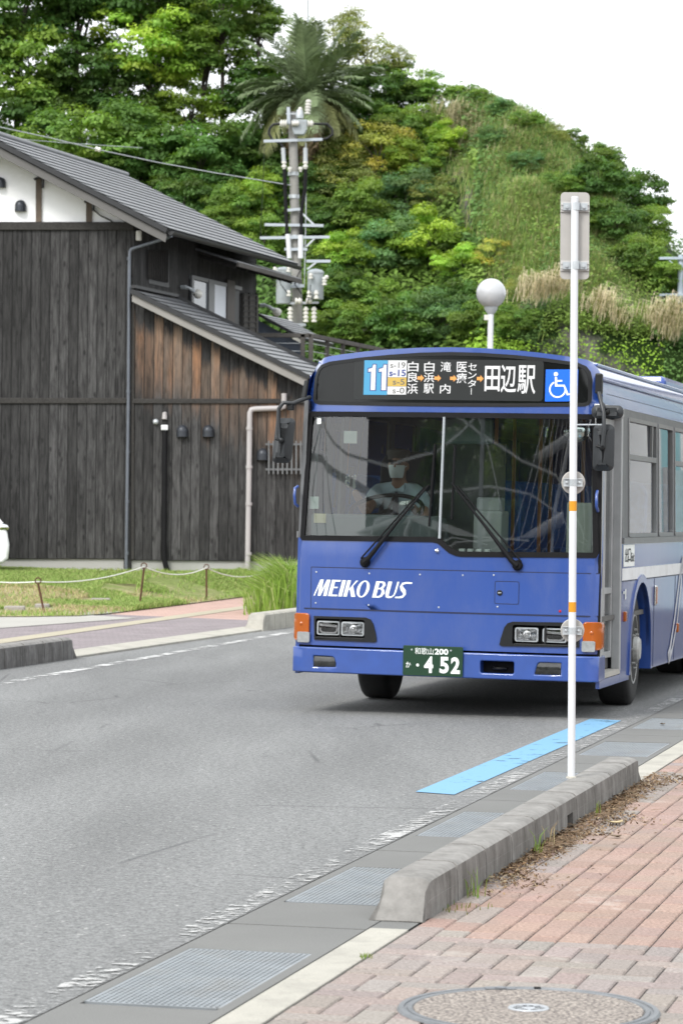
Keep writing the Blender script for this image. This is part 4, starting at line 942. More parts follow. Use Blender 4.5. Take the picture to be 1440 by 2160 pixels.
# bumper with fog lamps and tow-eye recess
BOF = .045
def bmap(off=0.0): return lambda x, z: (x, -.035 + .060 * (abs(x) / 1.25) ** 2.4 + (.035 * ((abs(x) - 1.19) / .065) ** 2 if abs(x) > 1.19 else 0) - BOF - off, z)
FOG1 = [(-1.066, .453), (-.905, .449), (-.890, .440), (-.874, .395), (-.874, .366), (-1.066, .360)]; FOG2 = [(.772, .452), (.79, .462), (.958, .463), (.958, .367), (.752, .364), (.752, .378)]; TOW = rrect(.315, .364, .586, .461, .016)
mb = MB(); mb.patch([(-1.255, .318), (1.25, .318), (1.25, .520), (-1.255, .520)], [FOG1, FOG2, TOW], bmap(), .07, (0, .16, 0)); bp = mb.build('bumper', M['blue2'], bus, smooth=40, bevel=.010)
for sg in (-1, 1):
    mb = MB(); mb.box((sg * 1.222, .19, .419), (.055, .22, .20)); mb.build('bumper_end', M['blue2'], bp, bevel=.012)
for fo in (FOG1, FOG2):
    mb = MB(); mb.patch(inset(fo, .002), [], lambda x, z: (x, bmap(-.016)(x, z)[1] - .012 * math.sin(max(0, min(1, (z - .36) / .09)) * math.pi), z), .03); o = mb.build('fog_lamp', M['darklens'], bus, smooth=50)
    cx = sum(p[0] for p in fo) / len(fo); mb = MB(); mb.lathe([(.032, 0), (.02, .012), (0, .014)], (cx, bmap(-.045)(cx, .41)[1], .41), (0, 1, 0), 16); mb.build('lamp_bulb', M['reflector'], o, smooth=50)
mb = MB(); mb.box((.45, .08, .412), (.30, .03, .12)); mb.build('tow_recess', M['black'], bus); mb = MB(); mb.tube([(.40, .06, .40), (.40, .02, .40), (.45, .0, .40), (.50, .02, .40), (.50, .06, .40)], .012, 8); mb.build('tow_eye', M['blackplast'], bus, smooth=50)
mb = MB(); mb.box((0, .12, .43), (2.40, .14, .24)); mb.build('chassis_front', M['black'], bus)
# number plate
PB = lambda off: (lambda x, z: (x, bmap()(-.06, z)[1] - .022 - off + (x + .064) * .008, z))
mb = MB(); mb.patch(rrect(-.308, .326, .178, .564, .010), [], PB(0), .2, (0, .012, 0)); lp = mb.build('license_plate', M['plategreen'], bus, bevel=.002)
mb = MB(); q = PB(.0025)
put_text(mb, '和歌山', -.212, .495, -.062, .548, q, 0); put_text(mb, '200', -.052, .498, .060, .545, q, .03)
mb.build('plate_region', M['platewhite'], lp, normals=False); mb = MB()
put_text(mb, 'か', -.284, .388, -.242, .434, q, .006); mb.add([q(*p) for p in circ(-.187, .410, .012, n=14)], [tuple(range(14))])
mb.build('plate_kana', M['platewhite'], lp, normals=False); mb = MB()
for d, x in (('4', -.134), ('5', -.008), ('2', .083)): put_text(mb, d, x, .350, x + .074, .482, q, .038)
mb.build('plate_number', M['platewhite'], lp, normals=False)
mb = MB()
for x, z in ((-.238, .530), (.080, .533)): mb.lathe([(.008, 0), (.006, .004), (0, .005)], (x, PB(0)(x, z)[1], z), (0, -1, 0), 10)
mb.build('plate_bolts', M['steel'], lp, smooth=40)
# wipers
def wiper(base, knuckle, tip, end, second):
    b = lambda p, o: Vector((p[0], fy(*p) - o, p[1])); mb = MB()
    mb.lathe([(.042, 0), (.042, .02), (.03, .04), (0, .045)], b(base, 0), (0, -1, 0), 16); dx = .018 if base[0] < 0 else -.018
    mb.tube([b(base, .04), b((base[0] + .08 * (knuckle[0] - base[0]), base[1] + .06 * (knuckle[1] - base[1])), .05), b(((base[0] + knuckle[0]) / 2, (base[1] + knuckle[1]) / 2), .05), b(knuckle, .035)], [.026, .02, .012, .008], 8)
    o = mb.build('wiper', M['black'], bus, smooth=40); mb = MB(); mb.tube([b((base[0] + second, base[1] + .03), .035), b((knuckle[0] + second * 1.2, knuckle[1] - .02), .035)], .007, 8)
    mb.build('wiper_link', M['black'], o, smooth=40); mb = MB(); P = [b((tip[0] + (end[0] - tip[0]) * i / 8, tip[1] + (end[1] - tip[1]) * i / 8), .018) for i in range(9)]; mb.tube(P, .010, 6); mb.build('wiper_blade', M['black'], o)
wiper((-.655, 1.215), (-.140, 1.845), (-.106, 2.175), (-.132, 1.515), -.030); wiper((.590, 1.222), (.045, 1.862), (.058, 2.165), (.050, 1.575), .035)
mb = MB(); mb.lathe([(.020, 0), (.016, .012), (.008, .02), (0, .021)], (-.062, fy(0, 1.33) - .002, 1.322), (0, -1, 0), 12); mb.tube([(-.075, fy(0, 1.33) - .01, 1.324), (-.050, fy(0, 1.33) - .012, 1.321)], .012, 8); mb.build('washer_nozzle', M['chrome'], bus, smooth=50)
# mirrors
def mirror(name, pts, thick, arm, armr=.014, label=None):
    """pts: four photo corners (x, y) with yb -> bus plane; built as a rounded shell"""
    yb, (x0, z0, x1, z1), lean, rr = pts; mb = MB(); mp = lambda x, z: (x + lean * (z - z0), yb, z)
    rings = []
    for d, g in ((0, 0), (.02, -.004), (.035, .018), (thick, .05), (thick + .004, .08)): rings.append([(p[0] + lean * (p[1] - z0), yb - d + .05, p[1]) for p in inset(rrect(x0, z0, x1, z1, rr, 5), g)])
    n = len(rings[0]); mb.add([p for r in rings for p in r], [(i * n + j, i * n + (j + 1) % n, (i + 1) * n + (j + 1) % n, (i + 1) * n + j) for i in range(len(rings) - 1) for j in range(n)] + [tuple(range(n)), tuple(range(n * (len(rings) - 1), n * len(rings)))])
    o = mb.build(name, M['mirror'], bus, smooth=40); mb = MB(); mb.tube(arm, armr, 10); mb.build('mirror_arm', M['mirror'], o, smooth=50)
    cx, cz = (x0 + x1) / 2 + lean * (z1 - z0) / 2, (z0 + z1) / 2; mb = MB(); mb.ball((cx, yb - thick + .045, cz), .026, 12); mb.cyl((cx - .05, yb - thick + .04, cz + .01), (cx, yb - thick + .035, cz), .01, 8); mb.build('ball_joint', M['blackplast'], o, smooth=60)
    mb = MB(); mb.patch([(p[0], p[1]) for p in inset(rrect(x0, z0, x1, z1, rr, 5), .012)], [], lambda x, z: (x + lean * (z - z0), yb + .052, z), .2); mb.build('mirror_glass', M['chrome'], o)
    return o
a = bl(640, 842, -.05); b = bl(618, 851, -.10); c = bl(598, 849, -.13); d = bl(588, 862, -.13); e = bl(587, 900, -.14); f = bl(588, 925, -.14)
m0 = bl(571, 975, -.10); m1 = bl(606, 884, -.10)
mirror('side_mirror', (-.10, (m0.x + .004, m0.z, m0.x + .158, m1.z + .005), .085, .035), .075, [Vector((-1.16, .03, a.z + .02)), a, b, c, d, e, f, bl(594, 928, -.14)], .017)
mb = MB(); p = bl(613, 859, -.09); mb.box(p, (.05, .05, .05)); mb.tube([bl(640, 803, -.02) + Vector((.02, .03, 0)), bl(641, 840, -.03)], .022, 8); mb.build('mirror_bracket', M['blackplast'], bus, bevel=.006)
m0 = bl(1248, 992, -.05); m1 = bl(1293, 896, -.05); t0 = bl(1262, 790, .0); t1 = bl(1262, 828, -.02); t2 = bl(1266, 846, -.06); t3 = bl(1272, 870, -.10); t4 = bl(1273, 905, -.11); t5 = bl(1270, 940, -.11)
mirror('side_mirror', (-.05, (m0.x, m0.z, m1.x, m1.z), 0.0, .04), .07, [t1, t2, t3, t4, t5], .016)
mb = MB(); mb.box((t0.x, .02, (t0.z + t1.z) / 2), (.055, .07, abs(t0.z - t1.z) + .02)); mb.build('mirror_bracket', M['blackplast'], bus, bevel=.012)
n0 = bl(1246, 881, -.03); n1 = bl(1312, 856, -.03); mirror('kerb_mirror', (-.03, (n0.x, n0.z, n1.x, n1.z), 0, .04), .05, [t2, bl(1278, 862, -.06)], .012)
mb = MB(); mb.tube([bl(1205, 896, -.06), bl(1272, 896, -.08)], .006, 6); mb.build('mirror_stay', M['steel'], bus)
# grab handles and stickers
mb = MB(); p = [bl(628, 1026, -.0), bl(622, 1030, -.04), bl(621, 1044, -.045), bl(622, 1062, -.04), bl(628, 1068, 0.)]; mb.tube(p, .012, 8); mb.build('grab_handle', M['blue2'], bus, smooth=60)
mb = MB(); p = [bl(1259, 1036, .03), bl(1257, 1044, -.03), bl(1257, 1068, -.035), bl(1260, 1078, .03)]; mb.tube(p, .012, 8); mb.build('grab_handle', M['blue2'], bus, smooth=60)
front('inspection_sticker', [(-1.105, 2.322), (-1.070, 2.323), (-1.070, 2.368), (-1.105, 2.368)], M['platewhite'], .000, .002, (), .1)
# ------------------------------------------------------------------ sides and roof
BLEN = 10.4
def arch(yc, r=.535, zc=.50, z0=.30): return [(yc - r * 1.02, z0)] + [(yc + r * math.cos(R(t)), zc + r * 1.06 * math.sin(R(t))) for t in range(180, -1, -12)] + [(yc + r * 1.02, z0)]
FW, RW = 2.06, 7.25
low = [(1.05, .262)] + [(FW - .548, .262)] + arch(FW)[1:-1] + [(FW + .546, .30)] + arch(RW) + [(BLEN, .30), (BLEN, 1.40), (1.05, 1.40)]
for sg in (1, -1):
    o_ = low if sg == 1 else [(.06, .30)] + arch(FW) + arch(RW) + [(BLEN, .30), (BLEN, 1.40), (.06, 1.40)]
    side('side_panel', sg, o_, M['blue'], 0, .03, (), .3)
    for yc in (FW, RW):
        mb = MB(); A_ = arch(yc, .535); B_ = arch(yc, .60, .50, .30); n = len(A_); mp = SM(sg, .014)
        vs = [mp(*p) for p in A_] + [mp(*p) for p in B_] + [(sg * (hw(.5) - .10), p[0], p[1]) for p in A_] + [(sg * (hw(.5) - .01), p[0], p[1]) for p in B_]
        mb.add(vs, [(i, i + 1, n + i + 1, n + i) for i in range(n - 1)] + [(i, i + 1, 2 * n + i + 1, 2 * n + i) for i in range(n - 1)] + [(n + i, n + i + 1, 3 * n + i + 1, 3 * n + i) for i in range(n - 1)]); mb.build('wheel_arch', M['blue2'], bus, smooth=40)
        mb = MB(); A2 = arch(yc, .60, .50, .45); mb.add([(sg * 1.20, p[0], p[1]) for p in A2] + [(sg * .62, p[0], p[1]) for p in A2], [(i, i + 1, len(A2) + i + 1, len(A2) + i) for i in range(len(A2) - 1)]); mb.add([(sg * .62, p[0], p[1]) for p in A2], [tuple(range(len(A2)))]); mb.build('wheel_housing', M['black'], bus, normals=False)
side('white_stripe', 1, [(1.05, 1.098), (BLEN, 1.098), (BLEN, 1.198), (1.05, 1.198)], M['white'], .003, .002)
side('side_seam', 1, [(1.05, 1.088), (BLEN, 1.088), (BLEN, 1.097), (1.05, 1.097)], sm_, .0025, .002)
for y in (2.80, 4.06): side('side_seam', 1, [(y, .31), (y + .008, .31), (y + .008, 1.085), (y, 1.085)], sm_, .0025, .002)
WIN = [(1.36, 2.86), (3.0, 3.84), (3.98, 5.45), (5.57, 7.04), (7.16, 8.63), (8.75, 10.2)]
for sg in (1, -1):
    ws = WIN if sg == 1 else [(.35, 1.25)] + WIN; y0 = 1.05 if sg == 1 else .07
    holes = [rrect(a, 1.475, b, 2.435, .03) for a, b in ws]
    side('window_band', sg, [(y0, 1.402), (BLEN, 1.402), (BLEN, 2.515), (y0, 2.515)], M['winframe'], .002, .035, holes, .4)
    for i, (a, b) in enumerate(ws):
        side('side_window', sg, rrect(a - .01, 1.465, b + .01, 2.445, .03), M['busglass'], -.014, None, (), .5)
        o = side('window_frame', sg, rrect(a - .02, 1.455, b + .02, 2.455, .035), M['alu'], .010, .03, [rrect(a + .014, 1.489, b - .014, 2.421, .025)], .4)
        if i != (1 if sg == 1 else 0):
            mb = MB(); mb.beam((sg * (hw(2.12) - .002), a, 2.125), (sg * (hw(2.12) - .002), b, 2.125), .02, .045); mb.beam((sg * (hw(2.3) - .002), b - .22, 2.145), (sg * (hw(2.3) - .002), b - .22, 2.42), .02, .05); mb.build('sliding_rail', M['alu'], o)
    mb = MB(); mb.beam((sg * (hw(1.42) + .006), y0, 1.425), (sg * (hw(1.42) + .006), BLEN, 1.425), .022, .05); mb.build('window_sill', M['alu'], bus)
xs = [(hw(2.515) + .004, 2.515), (hw(2.6) + .002, 2.60), (hw(2.68), 2.68), (1.178, 2.735), (1.16, 2.785), (1.13, 2.826)] + [(x, rooftop(x)) for x in (1.07, 1.0, .8, .55, .28)]
prof = xs + [(0, 2.949)] + [(-x, z) for x, z in xs[::-1]]
mb = MB(); k = len(prof); ys = [.05, .35, 3, 6, 9, BLEN]; vs = [(x, (fy(min(abs(x), 1.15), z) + .022 if y < .06 else y), z) for y in ys for x, z in prof]
mb.add(vs, [(i * k + j, i * k + j + 1, (i + 1) * k + j + 1, (i + 1) * k + j) for i in range(len(ys) - 1) for j in range(k - 1)]); mb.build('roof', M['blue'], bus, smooth=40)
for sg in (1, -1):
    mb = MB(); mb.beam((sg * 1.197, .18, 2.712), (sg * 1.197, BLEN, 2.712), .020, .018); mb.beam((sg * 1.135, .22, 2.828), (sg * 1.135, BLEN, 2.828), .030, .022); mb.build('drip_rail', M['blue2'], bus, bevel=.004)
    mb = MB(); mb.beam((sg * (hw(2.6) + .001), .3, 2.60), (sg * (hw(2.6) + .001), BLEN, 2.60), .003, .005); mb.build('roof_seam', sm_, bus)
mb = MB(); mb.box((0, 7.4, 2.985), (1.5, 1.8, .13)); mb.build('roof_unit', M['blue2'], bus, bevel=.05)
mb = MB(); mb.prism([(-1.245, .3), (1.245, .3), (1.24, 1.4), (1.2, 2.6), (1.1, 2.83), (0, 2.94), (-1.1, 2.83), (-1.2, 2.6), (-1.24, 1.4)], lambda x, z: (x, BLEN, z), (0, .05, 0)); mb.build('rear_panel', M['blue'], bus)
# ------------------------------------------------------------------ folding door on the kerb side
door = MB(); D0, D1 = .10, 1.05
fr = MB()
for y, wd, m_ in ((.10, .05, 0), (1.02, .06, 0)): fr.beam((1.215, y, .36), (1.195, y, 2.46), .07, wd, (0, 1, 0))
fr.beam((1.195, .07, 2.475), (1.195, 1.05, 2.475), .08, .075); dr = fr.build('door', M['alulight'], bus, bevel=.006)
mb = MB(); mb.beam((1.222, .075, .33), (1.202, .075, 2.46), .05, .035, (0, 1, 0)); mb.build('door_rubber', M['black'], dr)
lf = MB()
for a, b in ((.14, .555), (.575, .985)):
    for y in (a + .025, b - .025): lf.beam((1.165, y, .47), (1.150, y, 2.42), .035, .05, (0, 1, 0))
    for z in (.50, 1.02, 2.39): lf.beam((1.165 - .008 * (z - .5), a, z), (1.165 - .008 * (z - .5), b, z), .035, .05)
lf.build('door_leaf', M['alulight'], dr, bevel=.004)
mb = MB()
for a, b in ((.16, .54), (.60, .96)): mb.prism([(a, .52), (b, .52), (b, 2.37), (a, 2.37)], lambda y, z: (1.160 - .008 * (z - .5), y, z), (-.006, 0, 0))
mb.build('door_glass', M['busglass'], dr)
mb = MB()
for z in (.62, 1.10, 1.75): mb.box((1.185, .145, z), (.03, .04, .08))
mb.tube([(1.19, .12, .66), (1.19, .12, 1.05)], .012, 8); mb.build('door_hinge', M['black'], dr, bevel=.004)
mb = MB(); mb.prism([(.09, .335), (1.05, .335), (1.05, .375), (.09, .375)], lambda y, z: (1.246, y, z), (-.45, 0, 0)); mb.build('door_step', mat('pale_step', (.40, .385, .35), .7, var=.1), dr)
mb = MB(); mb.box((1.05, .58, .43), (.2, .86, .10)); mb.box((.82, .58, .55), (.03, .9, .35)); mb.build('stair', mat('dark_stair', (.09, .09, .09), .8), dr)
side('door_skirt', 1, [(.07, .262), (1.045, .262), (1.045, .33), (.07, .33)], M['blue'], 0, .03)
# signs and lamps on the side
ex = side('exit_sign', 1, [(1.10, 1.212), (1.66, 1.212), (1.66, 1.392), (1.10, 1.392)], M['platewhite'], .004, .002)
mb = MB(); sp = SM(1, .0065); put_text(mb, '出', 1.16, 1.245, 1.31, 1.365, sp, .003); put_text(mb, '口', 1.33, 1.25, 1.455, 1.36, sp, .003); put_text(mb, 'Exit', 1.475, 1.25, 1.63, 1.325, sp, .02); mb.build('exit_lettering', M['blackplast'], ex, normals=False)
for y, z in ((1.20, .80), (4.22, .60)):
    mb = MB(); mb.box((1.252, y, z), (.03, .07, .085)); mb.build('marker_lamp', M['orange'], bus, bevel=.008)
mb = MB(); mb.box((1.252, 2.845, .935), (.025, .085, .18)); rf = mb.build('side_reflector', M['chrome'], bus, bevel=.012); mb = MB(); mb.box((1.262, 2.845, .935), (.014, .06, .15)); mb.build('reflector_lens', M['orange'], rf, bevel=.006)
mb = MB(); ribbon(mb, [(1.22, 1.025), (1.22, .94)], .045, sp); ribbon(mb, [(1.10, 1.0), (1.16, .998)], .02, sp); mb.build('side_marks', M['platewhite'], bus, normals=False)
mb = MB(); fl = mat('pale_line_drawing', (.50, .51, .55), .5)
for pts, wds in (([(4.48, 1.26), (4.30, 1.05), (4.05, .70), (3.80, .42), (3.70, .34)], [.03, .05, .05, .07, .14]), ([(4.48, 1.26), (4.42, 1.0), (4.22, .66), (3.92, .40), (3.72, .33)], [.03, .04, .04, .05, .10]), ([(4.48, 1.26), (4.62, 1.0), (4.86, .68), (5.1, .45)], [.03, .05, .05, .08])): ribbon(mb, pts, wds, SM(1, .006))
mb.build('side_drawing', fl, bus, normals=False)
# ------------------------------------------------------------------ wheels, chassis
def wheel(x, y, sg, steer=0.0, name='wheel', lift=0.0):
    r, wd = .482, .27; mb = MB(); pr = [(.30, -.5), (.36, -.52), (.42, -.52), (.455, -.49), (.475, -.42), (r, -.30), (r, .30), (.475, .42), (.455, .49), (.42, .52), (.36, .52), (.30, .5)]
    mb.lathe([(a, b * wd) for a, b in pr], (0, 0, 0), (1, 0, 0), 40); o = mb.build(name, M['tyre'], bus, smooth=40); o.location = (x, y, r + lift); o.rotation_euler = (0, 0, steer + (0 if sg > 0 else math.pi))
    for k in (-.2, 0, .2): pass
    mb = MB(); mb.lathe([(.298, .10), (.300, .138), (.285, .140), (.270, .10), (.262, .045), (.245, .02), (.20, .045), (.165, .075), (.13, .085), (.115, .09), (.105, .17), (.085, .19), (0, .19)], (0, 0, 0), (1, 0, 0), 36); mb.build('rim', M['rim'], o, smooth=35)
    for k in range(8):
        mb = MB(); a = 2 * math.pi * k / 8; c = Vector((.06, .165 * math.cos(a), .165 * math.sin(a))); mb.cyl(c, c + Vector((.075, 0, 0)), .019, 6); mb.cyl(c + Vector((.075, 0, 0)), c + Vector((.10, 0, 0)), .010, 6); mb.build('wheel_nut', M['rim'], o)
    mb = MB()
    for k in range(8): a = 2 * math.pi * (k + .5) / 8; c = Vector((.036, .222 * math.cos(a), .222 * math.sin(a))); mb.lathe([(.027, 0), (.027, .005)], c, (1, 0, 0), 12)
    mb.build('hand_holes', M['black'], o); return o
wheel(1.06, FW, 1, R(3), lift=.012); wheel(-1.03, FW, -1, R(3), lift=-.012); wheel(1.06, RW, 1, lift=.012); wheel(-1.03, RW, -1, lift=-.012); wheel(.76, RW, 1, lift=.012); wheel(-.73, RW, -1, lift=-.012)
mb = MB(); mb.box((0, 5.2, .52), (1.9, 10.0, .30)); mb.build('underbody', M['black'], bus); mb = MB(); mb.cyl((-1.0, FW, .47), (1.0, FW, .47), .07, 10); mb.cyl((-1.0, RW, .47), (1.0, RW, .47), .10, 10); mb.build('axle', M['black'], bus)
# ------------------------------------------------------------------ interior
mb = MB(); mb.box((0, 5.3, .80), (2.40, 10.0, .04)); mb.box((0, 1.0, .80), (1.6, 1.8, .04)); mb.build('cabin_floor', mat('cabin_floor', (.10, .10, .095), .7), bus, normals=False)
mb = MB(); mb.patch([(-1.12, .3), (1.12, .3), (1.12, 10.2), (-1.12, 10.2)], [], lambda x, y: (x, y, 2.62 + .14 * (1 - (x / 1.12) ** 2)), .5); mb.build('cabin_ceiling', M['busgreyin'], bus, smooth=60)
mb = MB(); P = [(-1.19, .10, 1.0), (-.20, .10, 1.0), (-.05, .10, .9)]
mb.patch([(-1.15, .13), (-.10, .13), (-.10, .45), (-.28, .62), (-1.15, .62)], [], lambda x, y: (x, y, 1.60 - .06 * (y - .13)), .15, (0, 0, -.10)); mb.box((-.62, .11, 1.42), (1.06, .04, .34)); mb.box((-.62, .55, 1.25), (1.0, .12, .6)); mb.build('dashboard', M['dash'], bus, bevel=.02)
mb = MB(); mb.box((.52, .35, 1.05), (1.1, .45, .50)); mb.box((.10, .30, 1.18), (.24, .30, .26)); mb.build('front_shelf', M['dash'], bus, bevel=.04)
wc_ = bl(815, 1076, .72); mb = MB(); ax = Vector((0, -.42, .9)).normalized(); x_ = Vector((1, 0, 0)); y_ = ax.cross(x_)
mb.tube([wc_ + x_ * (.30 * math.cos(a)) + y_ * (.30 * math.sin(a)) for a in [2 * math.pi * i / 32 for i in range(33)]], .018, 8, caps=False)
for a in (90, 210, 330): mb.tube([wc_ - ax * .03, wc_ + x_ * (.29 * math.cos(R(a))) + y_ * (.29 * math.sin(R(a)))], .014, 6)
mb.cyl(wc_ - ax * .35 , wc_ - ax * .01, .05, 12); mb.build('steering_wheel', M['blackplast'], bus, smooth=50)
def seat(x, y, z, m, wd=.46, name='passenger_seat'):
    mb = MB(); mb.patch(rrect(x - wd / 2, z + .42, x + wd / 2, z + 1.12, .12), [], lambda a, b: (a, y + .45 + (b - z - .42) * .12, b), .12, (0, .09, 0)); mb.box((x, y + .24, z + .42), (wd, .46, .10)); mb.box((x, y + .24, z + .19), (.08, .3, .38)); return mb.build(name, m, bus, smooth=40, bevel=.02)
hd = bl(838, 985, 1.25)
seat(hd.x, 1.12, 1.02, mat('dark_driver_seat', (.03, .035, .05), .8), .50, 'driver_seat')
for y in (2.6, 3.5, 4.4, 5.3, 6.2, 7.1, 8.0, 9.0):
    for x in (-.92, -.45, .88): seat(x, y, .82, M['seatblue'])
hr = M['handrail']
for x, y in ((.02, 1.75), (-.28, 1.9), (.28, 2.4), (.30, 4.4), (-.18, 3.5), (-.18, 5.3), (.30, 6.2), (-.18, 7.1)): mb = MB(); mb.cyl((x, y, .82), (x, y, 2.66), .017, 8); mb.build('handrail', hr, bus)
mb = MB(); mb.box((.16, .95, 1.25), (.24, .30, .80)); mb.box((.16, .92, 1.70), (.20, .22, .12)); mb.build('fare_box', M['busgreyin'], bus, bevel=.02)
mb = MB(); mb.box((.02, .62, 2.30), (.42, .05, .22)); mb.build('sun_visor', mat('tinted_visor', (.16, .21, .22), .3), bus, bevel=.03)
mb = MB(); mb.box((1.02, .35, 1.52), (.22, .05, .42)); mb.build('notice_board', mat('pale_notice', (.40, .43, .38), .6), bus); mb = MB(); mb.ball((.99, .25, 2.30), (.11, .04, .09), 16); mb.tube([(.99, .25, 2.38), (1.0, .22, 2.5)], .01, 6); mb.build('convex_mirror', M['chrome'], bus, smooth=60)
for x, z, wd, hg, c in ((-1.125, 1.685, .075, .10, (.50, .58, .54)), (-1.07, 1.56, .10, .075, (.55, .50, .33)), (-.83, 2.22, .11, .10, (.42, .45, .43))):
    mb = MB(); mb.box((x, fy(x, z) + .06, z), (wd, .006, hg)); mb.build('paper_note', mat('note_paper', c, .7), bus)
mb = MB(); mb.tube([(-1.05, .3, 2.5), (-1.02, .32, 2.2), (-1.0, .35, 1.9), (-1.02, .33, 1.65)], .014, 6); mb.tube([(-.92, .9, 2.55), (-.95, .88, 2.1), (-.98, .86, 1.9)], .008, 6); mb.build('cord', M['blackplast'], bus)
mb = MB(); mb.box((-1.15, .62, 2.0), (.03, .12, 1.0)); mb.box((-.20, 1.72, 1.75), (.62, .03, .95)); mb.build('driver_partition', mat('smoky_partition', (.12, .13, .13), .3), bus)
mb = MB()
for k in range(4): mb.box((.06 + .07 * k, .32, 1.325), (.05, .05, .03))
mb.build('shelf_clutter', M['platewhite'], bus, bevel=.008)

# ================================================================== DRIVER
def skin(name, verts, edges, radii, m, parent, root=0, sub=2):
    me = bpy.data.meshes.new(name); me.from_pydata([tuple(v) for v in verts], edges, []); me.materials.append(m); o = link(name, me, parent)
    md = o.modifiers.new('skin', 'SKIN'); md.use_smooth_shade = True; md.branch_smoothing = .5
    for i, r in enumerate(radii):
        d = me.skin_vertices[0].data[i]; d.radius = r if isinstance(r, tuple) else (r, r); d.use_root = (i == root)
    ss = o.modifiers.new('sub', 'SUBSURF'); ss.levels = ss.render_levels = sub; return o
M['skin'] = mat('driver_skin', (.36, .20, .135), .55, var=.06)
M['shirt'] = mat('pale_blue_shirt', (.46, .56, .62), .8, var=.06, vs=12, bump=.2, bs=14)
M['navy'] = mat('navy_cloth', (.02, .025, .045), .8, var=.15)
M['mask'] = mat('white_mask', (.80, .82, .80), .7, var=.03)
M['hair'] = mat('dark_hair', (.012, .011, .010), .6)
HD = bl(838, 971, 1.22); SR = bl(806, 1040, 1.28); SLf = bl(902, 1045, 1.28); G = bl(745, 1018, .86); EL = bl(772, 1082, 1.0); WL = bl(868, 1066, .80)
drv = thing('person', (BM @ Vector((HD.x, 1.36, HD.z - .80))), 'bus driver in cap, white mask, pale blue shirt and white gloves, seated at the wheel', 'person'); drv.rotation_euler = bus.rotation_euler
DI = drv.matrix_basis.copy(); DL = lambda p: (Matrix.LocRotScale(drv.location, drv.rotation_euler.to_quaternion(), None).inverted() @ (BM @ Vector(p)))
pel = Vector((HD.x, 1.36, HD.z - .78)); ch = Vector((HD.x, 1.36, HD.z - .36)); nk = Vector((HD.x, 1.30, HD.z - .17)); hb = Vector((HD.x, 1.26, HD.z - .11)); ht = Vector((HD.x, 1.25, HD.z + .04))
sr = Vector((HD.x - .19, 1.34, HD.z - .265)); s_l = Vector((HD.x + .19, 1.34, HD.z - .265))
er = EL; gr_ = G + Vector((.0, .02, -.06)); el2 = Vector((HD.x + .27, 1.12, HD.z - .52)); gl_ = WL
kn = [Vector((HD.x + dx, .92, HD.z - .76)) for dx in (-.12, .12)]; ft = [Vector((HD.x + dx * 1.1, .78, HD.z - 1.18)) for dx in (-.12, .12)]
V = [pel, Vector((HD.x, 1.37, HD.z - .57)), ch, nk, hb, ht, sr, er, gr_, s_l, el2, gl_, pel + Vector((-.1, -.03, 0)), kn[0], ft[0], pel + Vector((.1, -.03, 0)), kn[1], ft[1], Vector((HD.x, 1.34, HD.z - .25))]
E_ = [(0, 1), (1, 2), (2, 18), (18, 3), (3, 4), (4, 5), (18, 6), (6, 7), (7, 8), (18, 9), (9, 10), (10, 11), (0, 12), (12, 13), (13, 14), (0, 15), (15, 16), (16, 17)]
rad = [.13, (.13, .11), (.14, .11), .055, .072, .082, .055, .042, .030, .055, .042, .030, .085, .065, .045, .085, .065, .045, (.10, .08)]
skin('body', [DL(p) for p in V], E_, rad, M['skin'], drv)
# shirt with short sleeves, collar; trousers
sv = [pel + Vector((0, 0, -.03)), V[1], ch, V[18], nk + Vector((0, .015, -.045)), sr, sr.lerp(er, .62), s_l, s_l.lerp(el2, .62)]
skin('shirt', [DL(p) for p in sv], [(0, 1), (1, 2), (2, 3), (3, 4), (3, 5), (5, 6), (3, 7), (7, 8)], [(.155, .135), (.155, .13), (.175, .14), (.13, .11), .066, .095, .078, .095, .078], M['shirt'], drv)
mb = MB()
for sgn in (-1, 1): mb.add([DL(nk + Vector(p)) for p in ((0, -.085, -.085), (sgn * .055, -.06, -.03), (sgn * .075, -.01, -.045), (sgn * .06, -.095, -.10))], [(0, 1, 2, 3)])
mb.build('collar', M['shirt'], drv); mb = MB(); mb.tube([DL(nk + Vector((0, -.098, -.10))), DL(nk + Vector((.005, -.13, -.2))), DL(nk + Vector((0, -.135, -.32)))], [.014, .026, .03], 8); mb.build('tie', M['navy'], drv)
skin('trousers', [DL(p) for p in (pel, V[12], kn[0], ft[0].lerp(kn[0], .12), V[15], kn[1], ft[1].lerp(kn[1], .12))], [(0, 1), (1, 2), (2, 3), (0, 4), (4, 5), (5, 6)], [.14, .1, .08, .062, .1, .08, .062], M['navy'], drv)
# head: face over the skin body
hc = Vector((HD.x, 1.245, HD.z - .045)); mb = MB(); mb.ball(DL(hc), (.078, .098, .115), 24); mb.ball(DL(hc + Vector((0, -.03, -.055))), (.060, .072, .065), 18)
for sgn in (-1, 1): mb.ball(DL(hc + Vector((sgn * .080, .01, -.005))), (.012, .022, .034), 10)
mb.ball(DL(hc + Vector((0, -.104, -.012))), (.014, .018, .022), 10); h_ = mb.build('head', M['skin'], drv, smooth=80)
mb = MB()
for sgn in (-1, 1): mb.ball(DL(hc + Vector((sgn * .032, -.092, .016))), (.014, .006, .007), 10); mb.tube([DL(hc + Vector((sgn * .015, -.097, .038))), DL(hc + Vector((sgn * .052, -.086, .040)))], .004, 6)
mb.build('eyes', M['hair'], h_, smooth=80)
mb = MB(); rows = []
for i in range(9):
    z = .004 - .108 * i / 8
    rows.append([DL(hc + Vector((.074 * (1 - .25 * (i / 8) ** 2) * math.sin(a), -.020 - (.092 + .016 * math.sin(math.pi * i / 8)) * math.cos(a) * (1 - .22 * (i / 8) ** 3), z))) for a in [R(-72 + 144 * j / 14) for j in range(15)]])
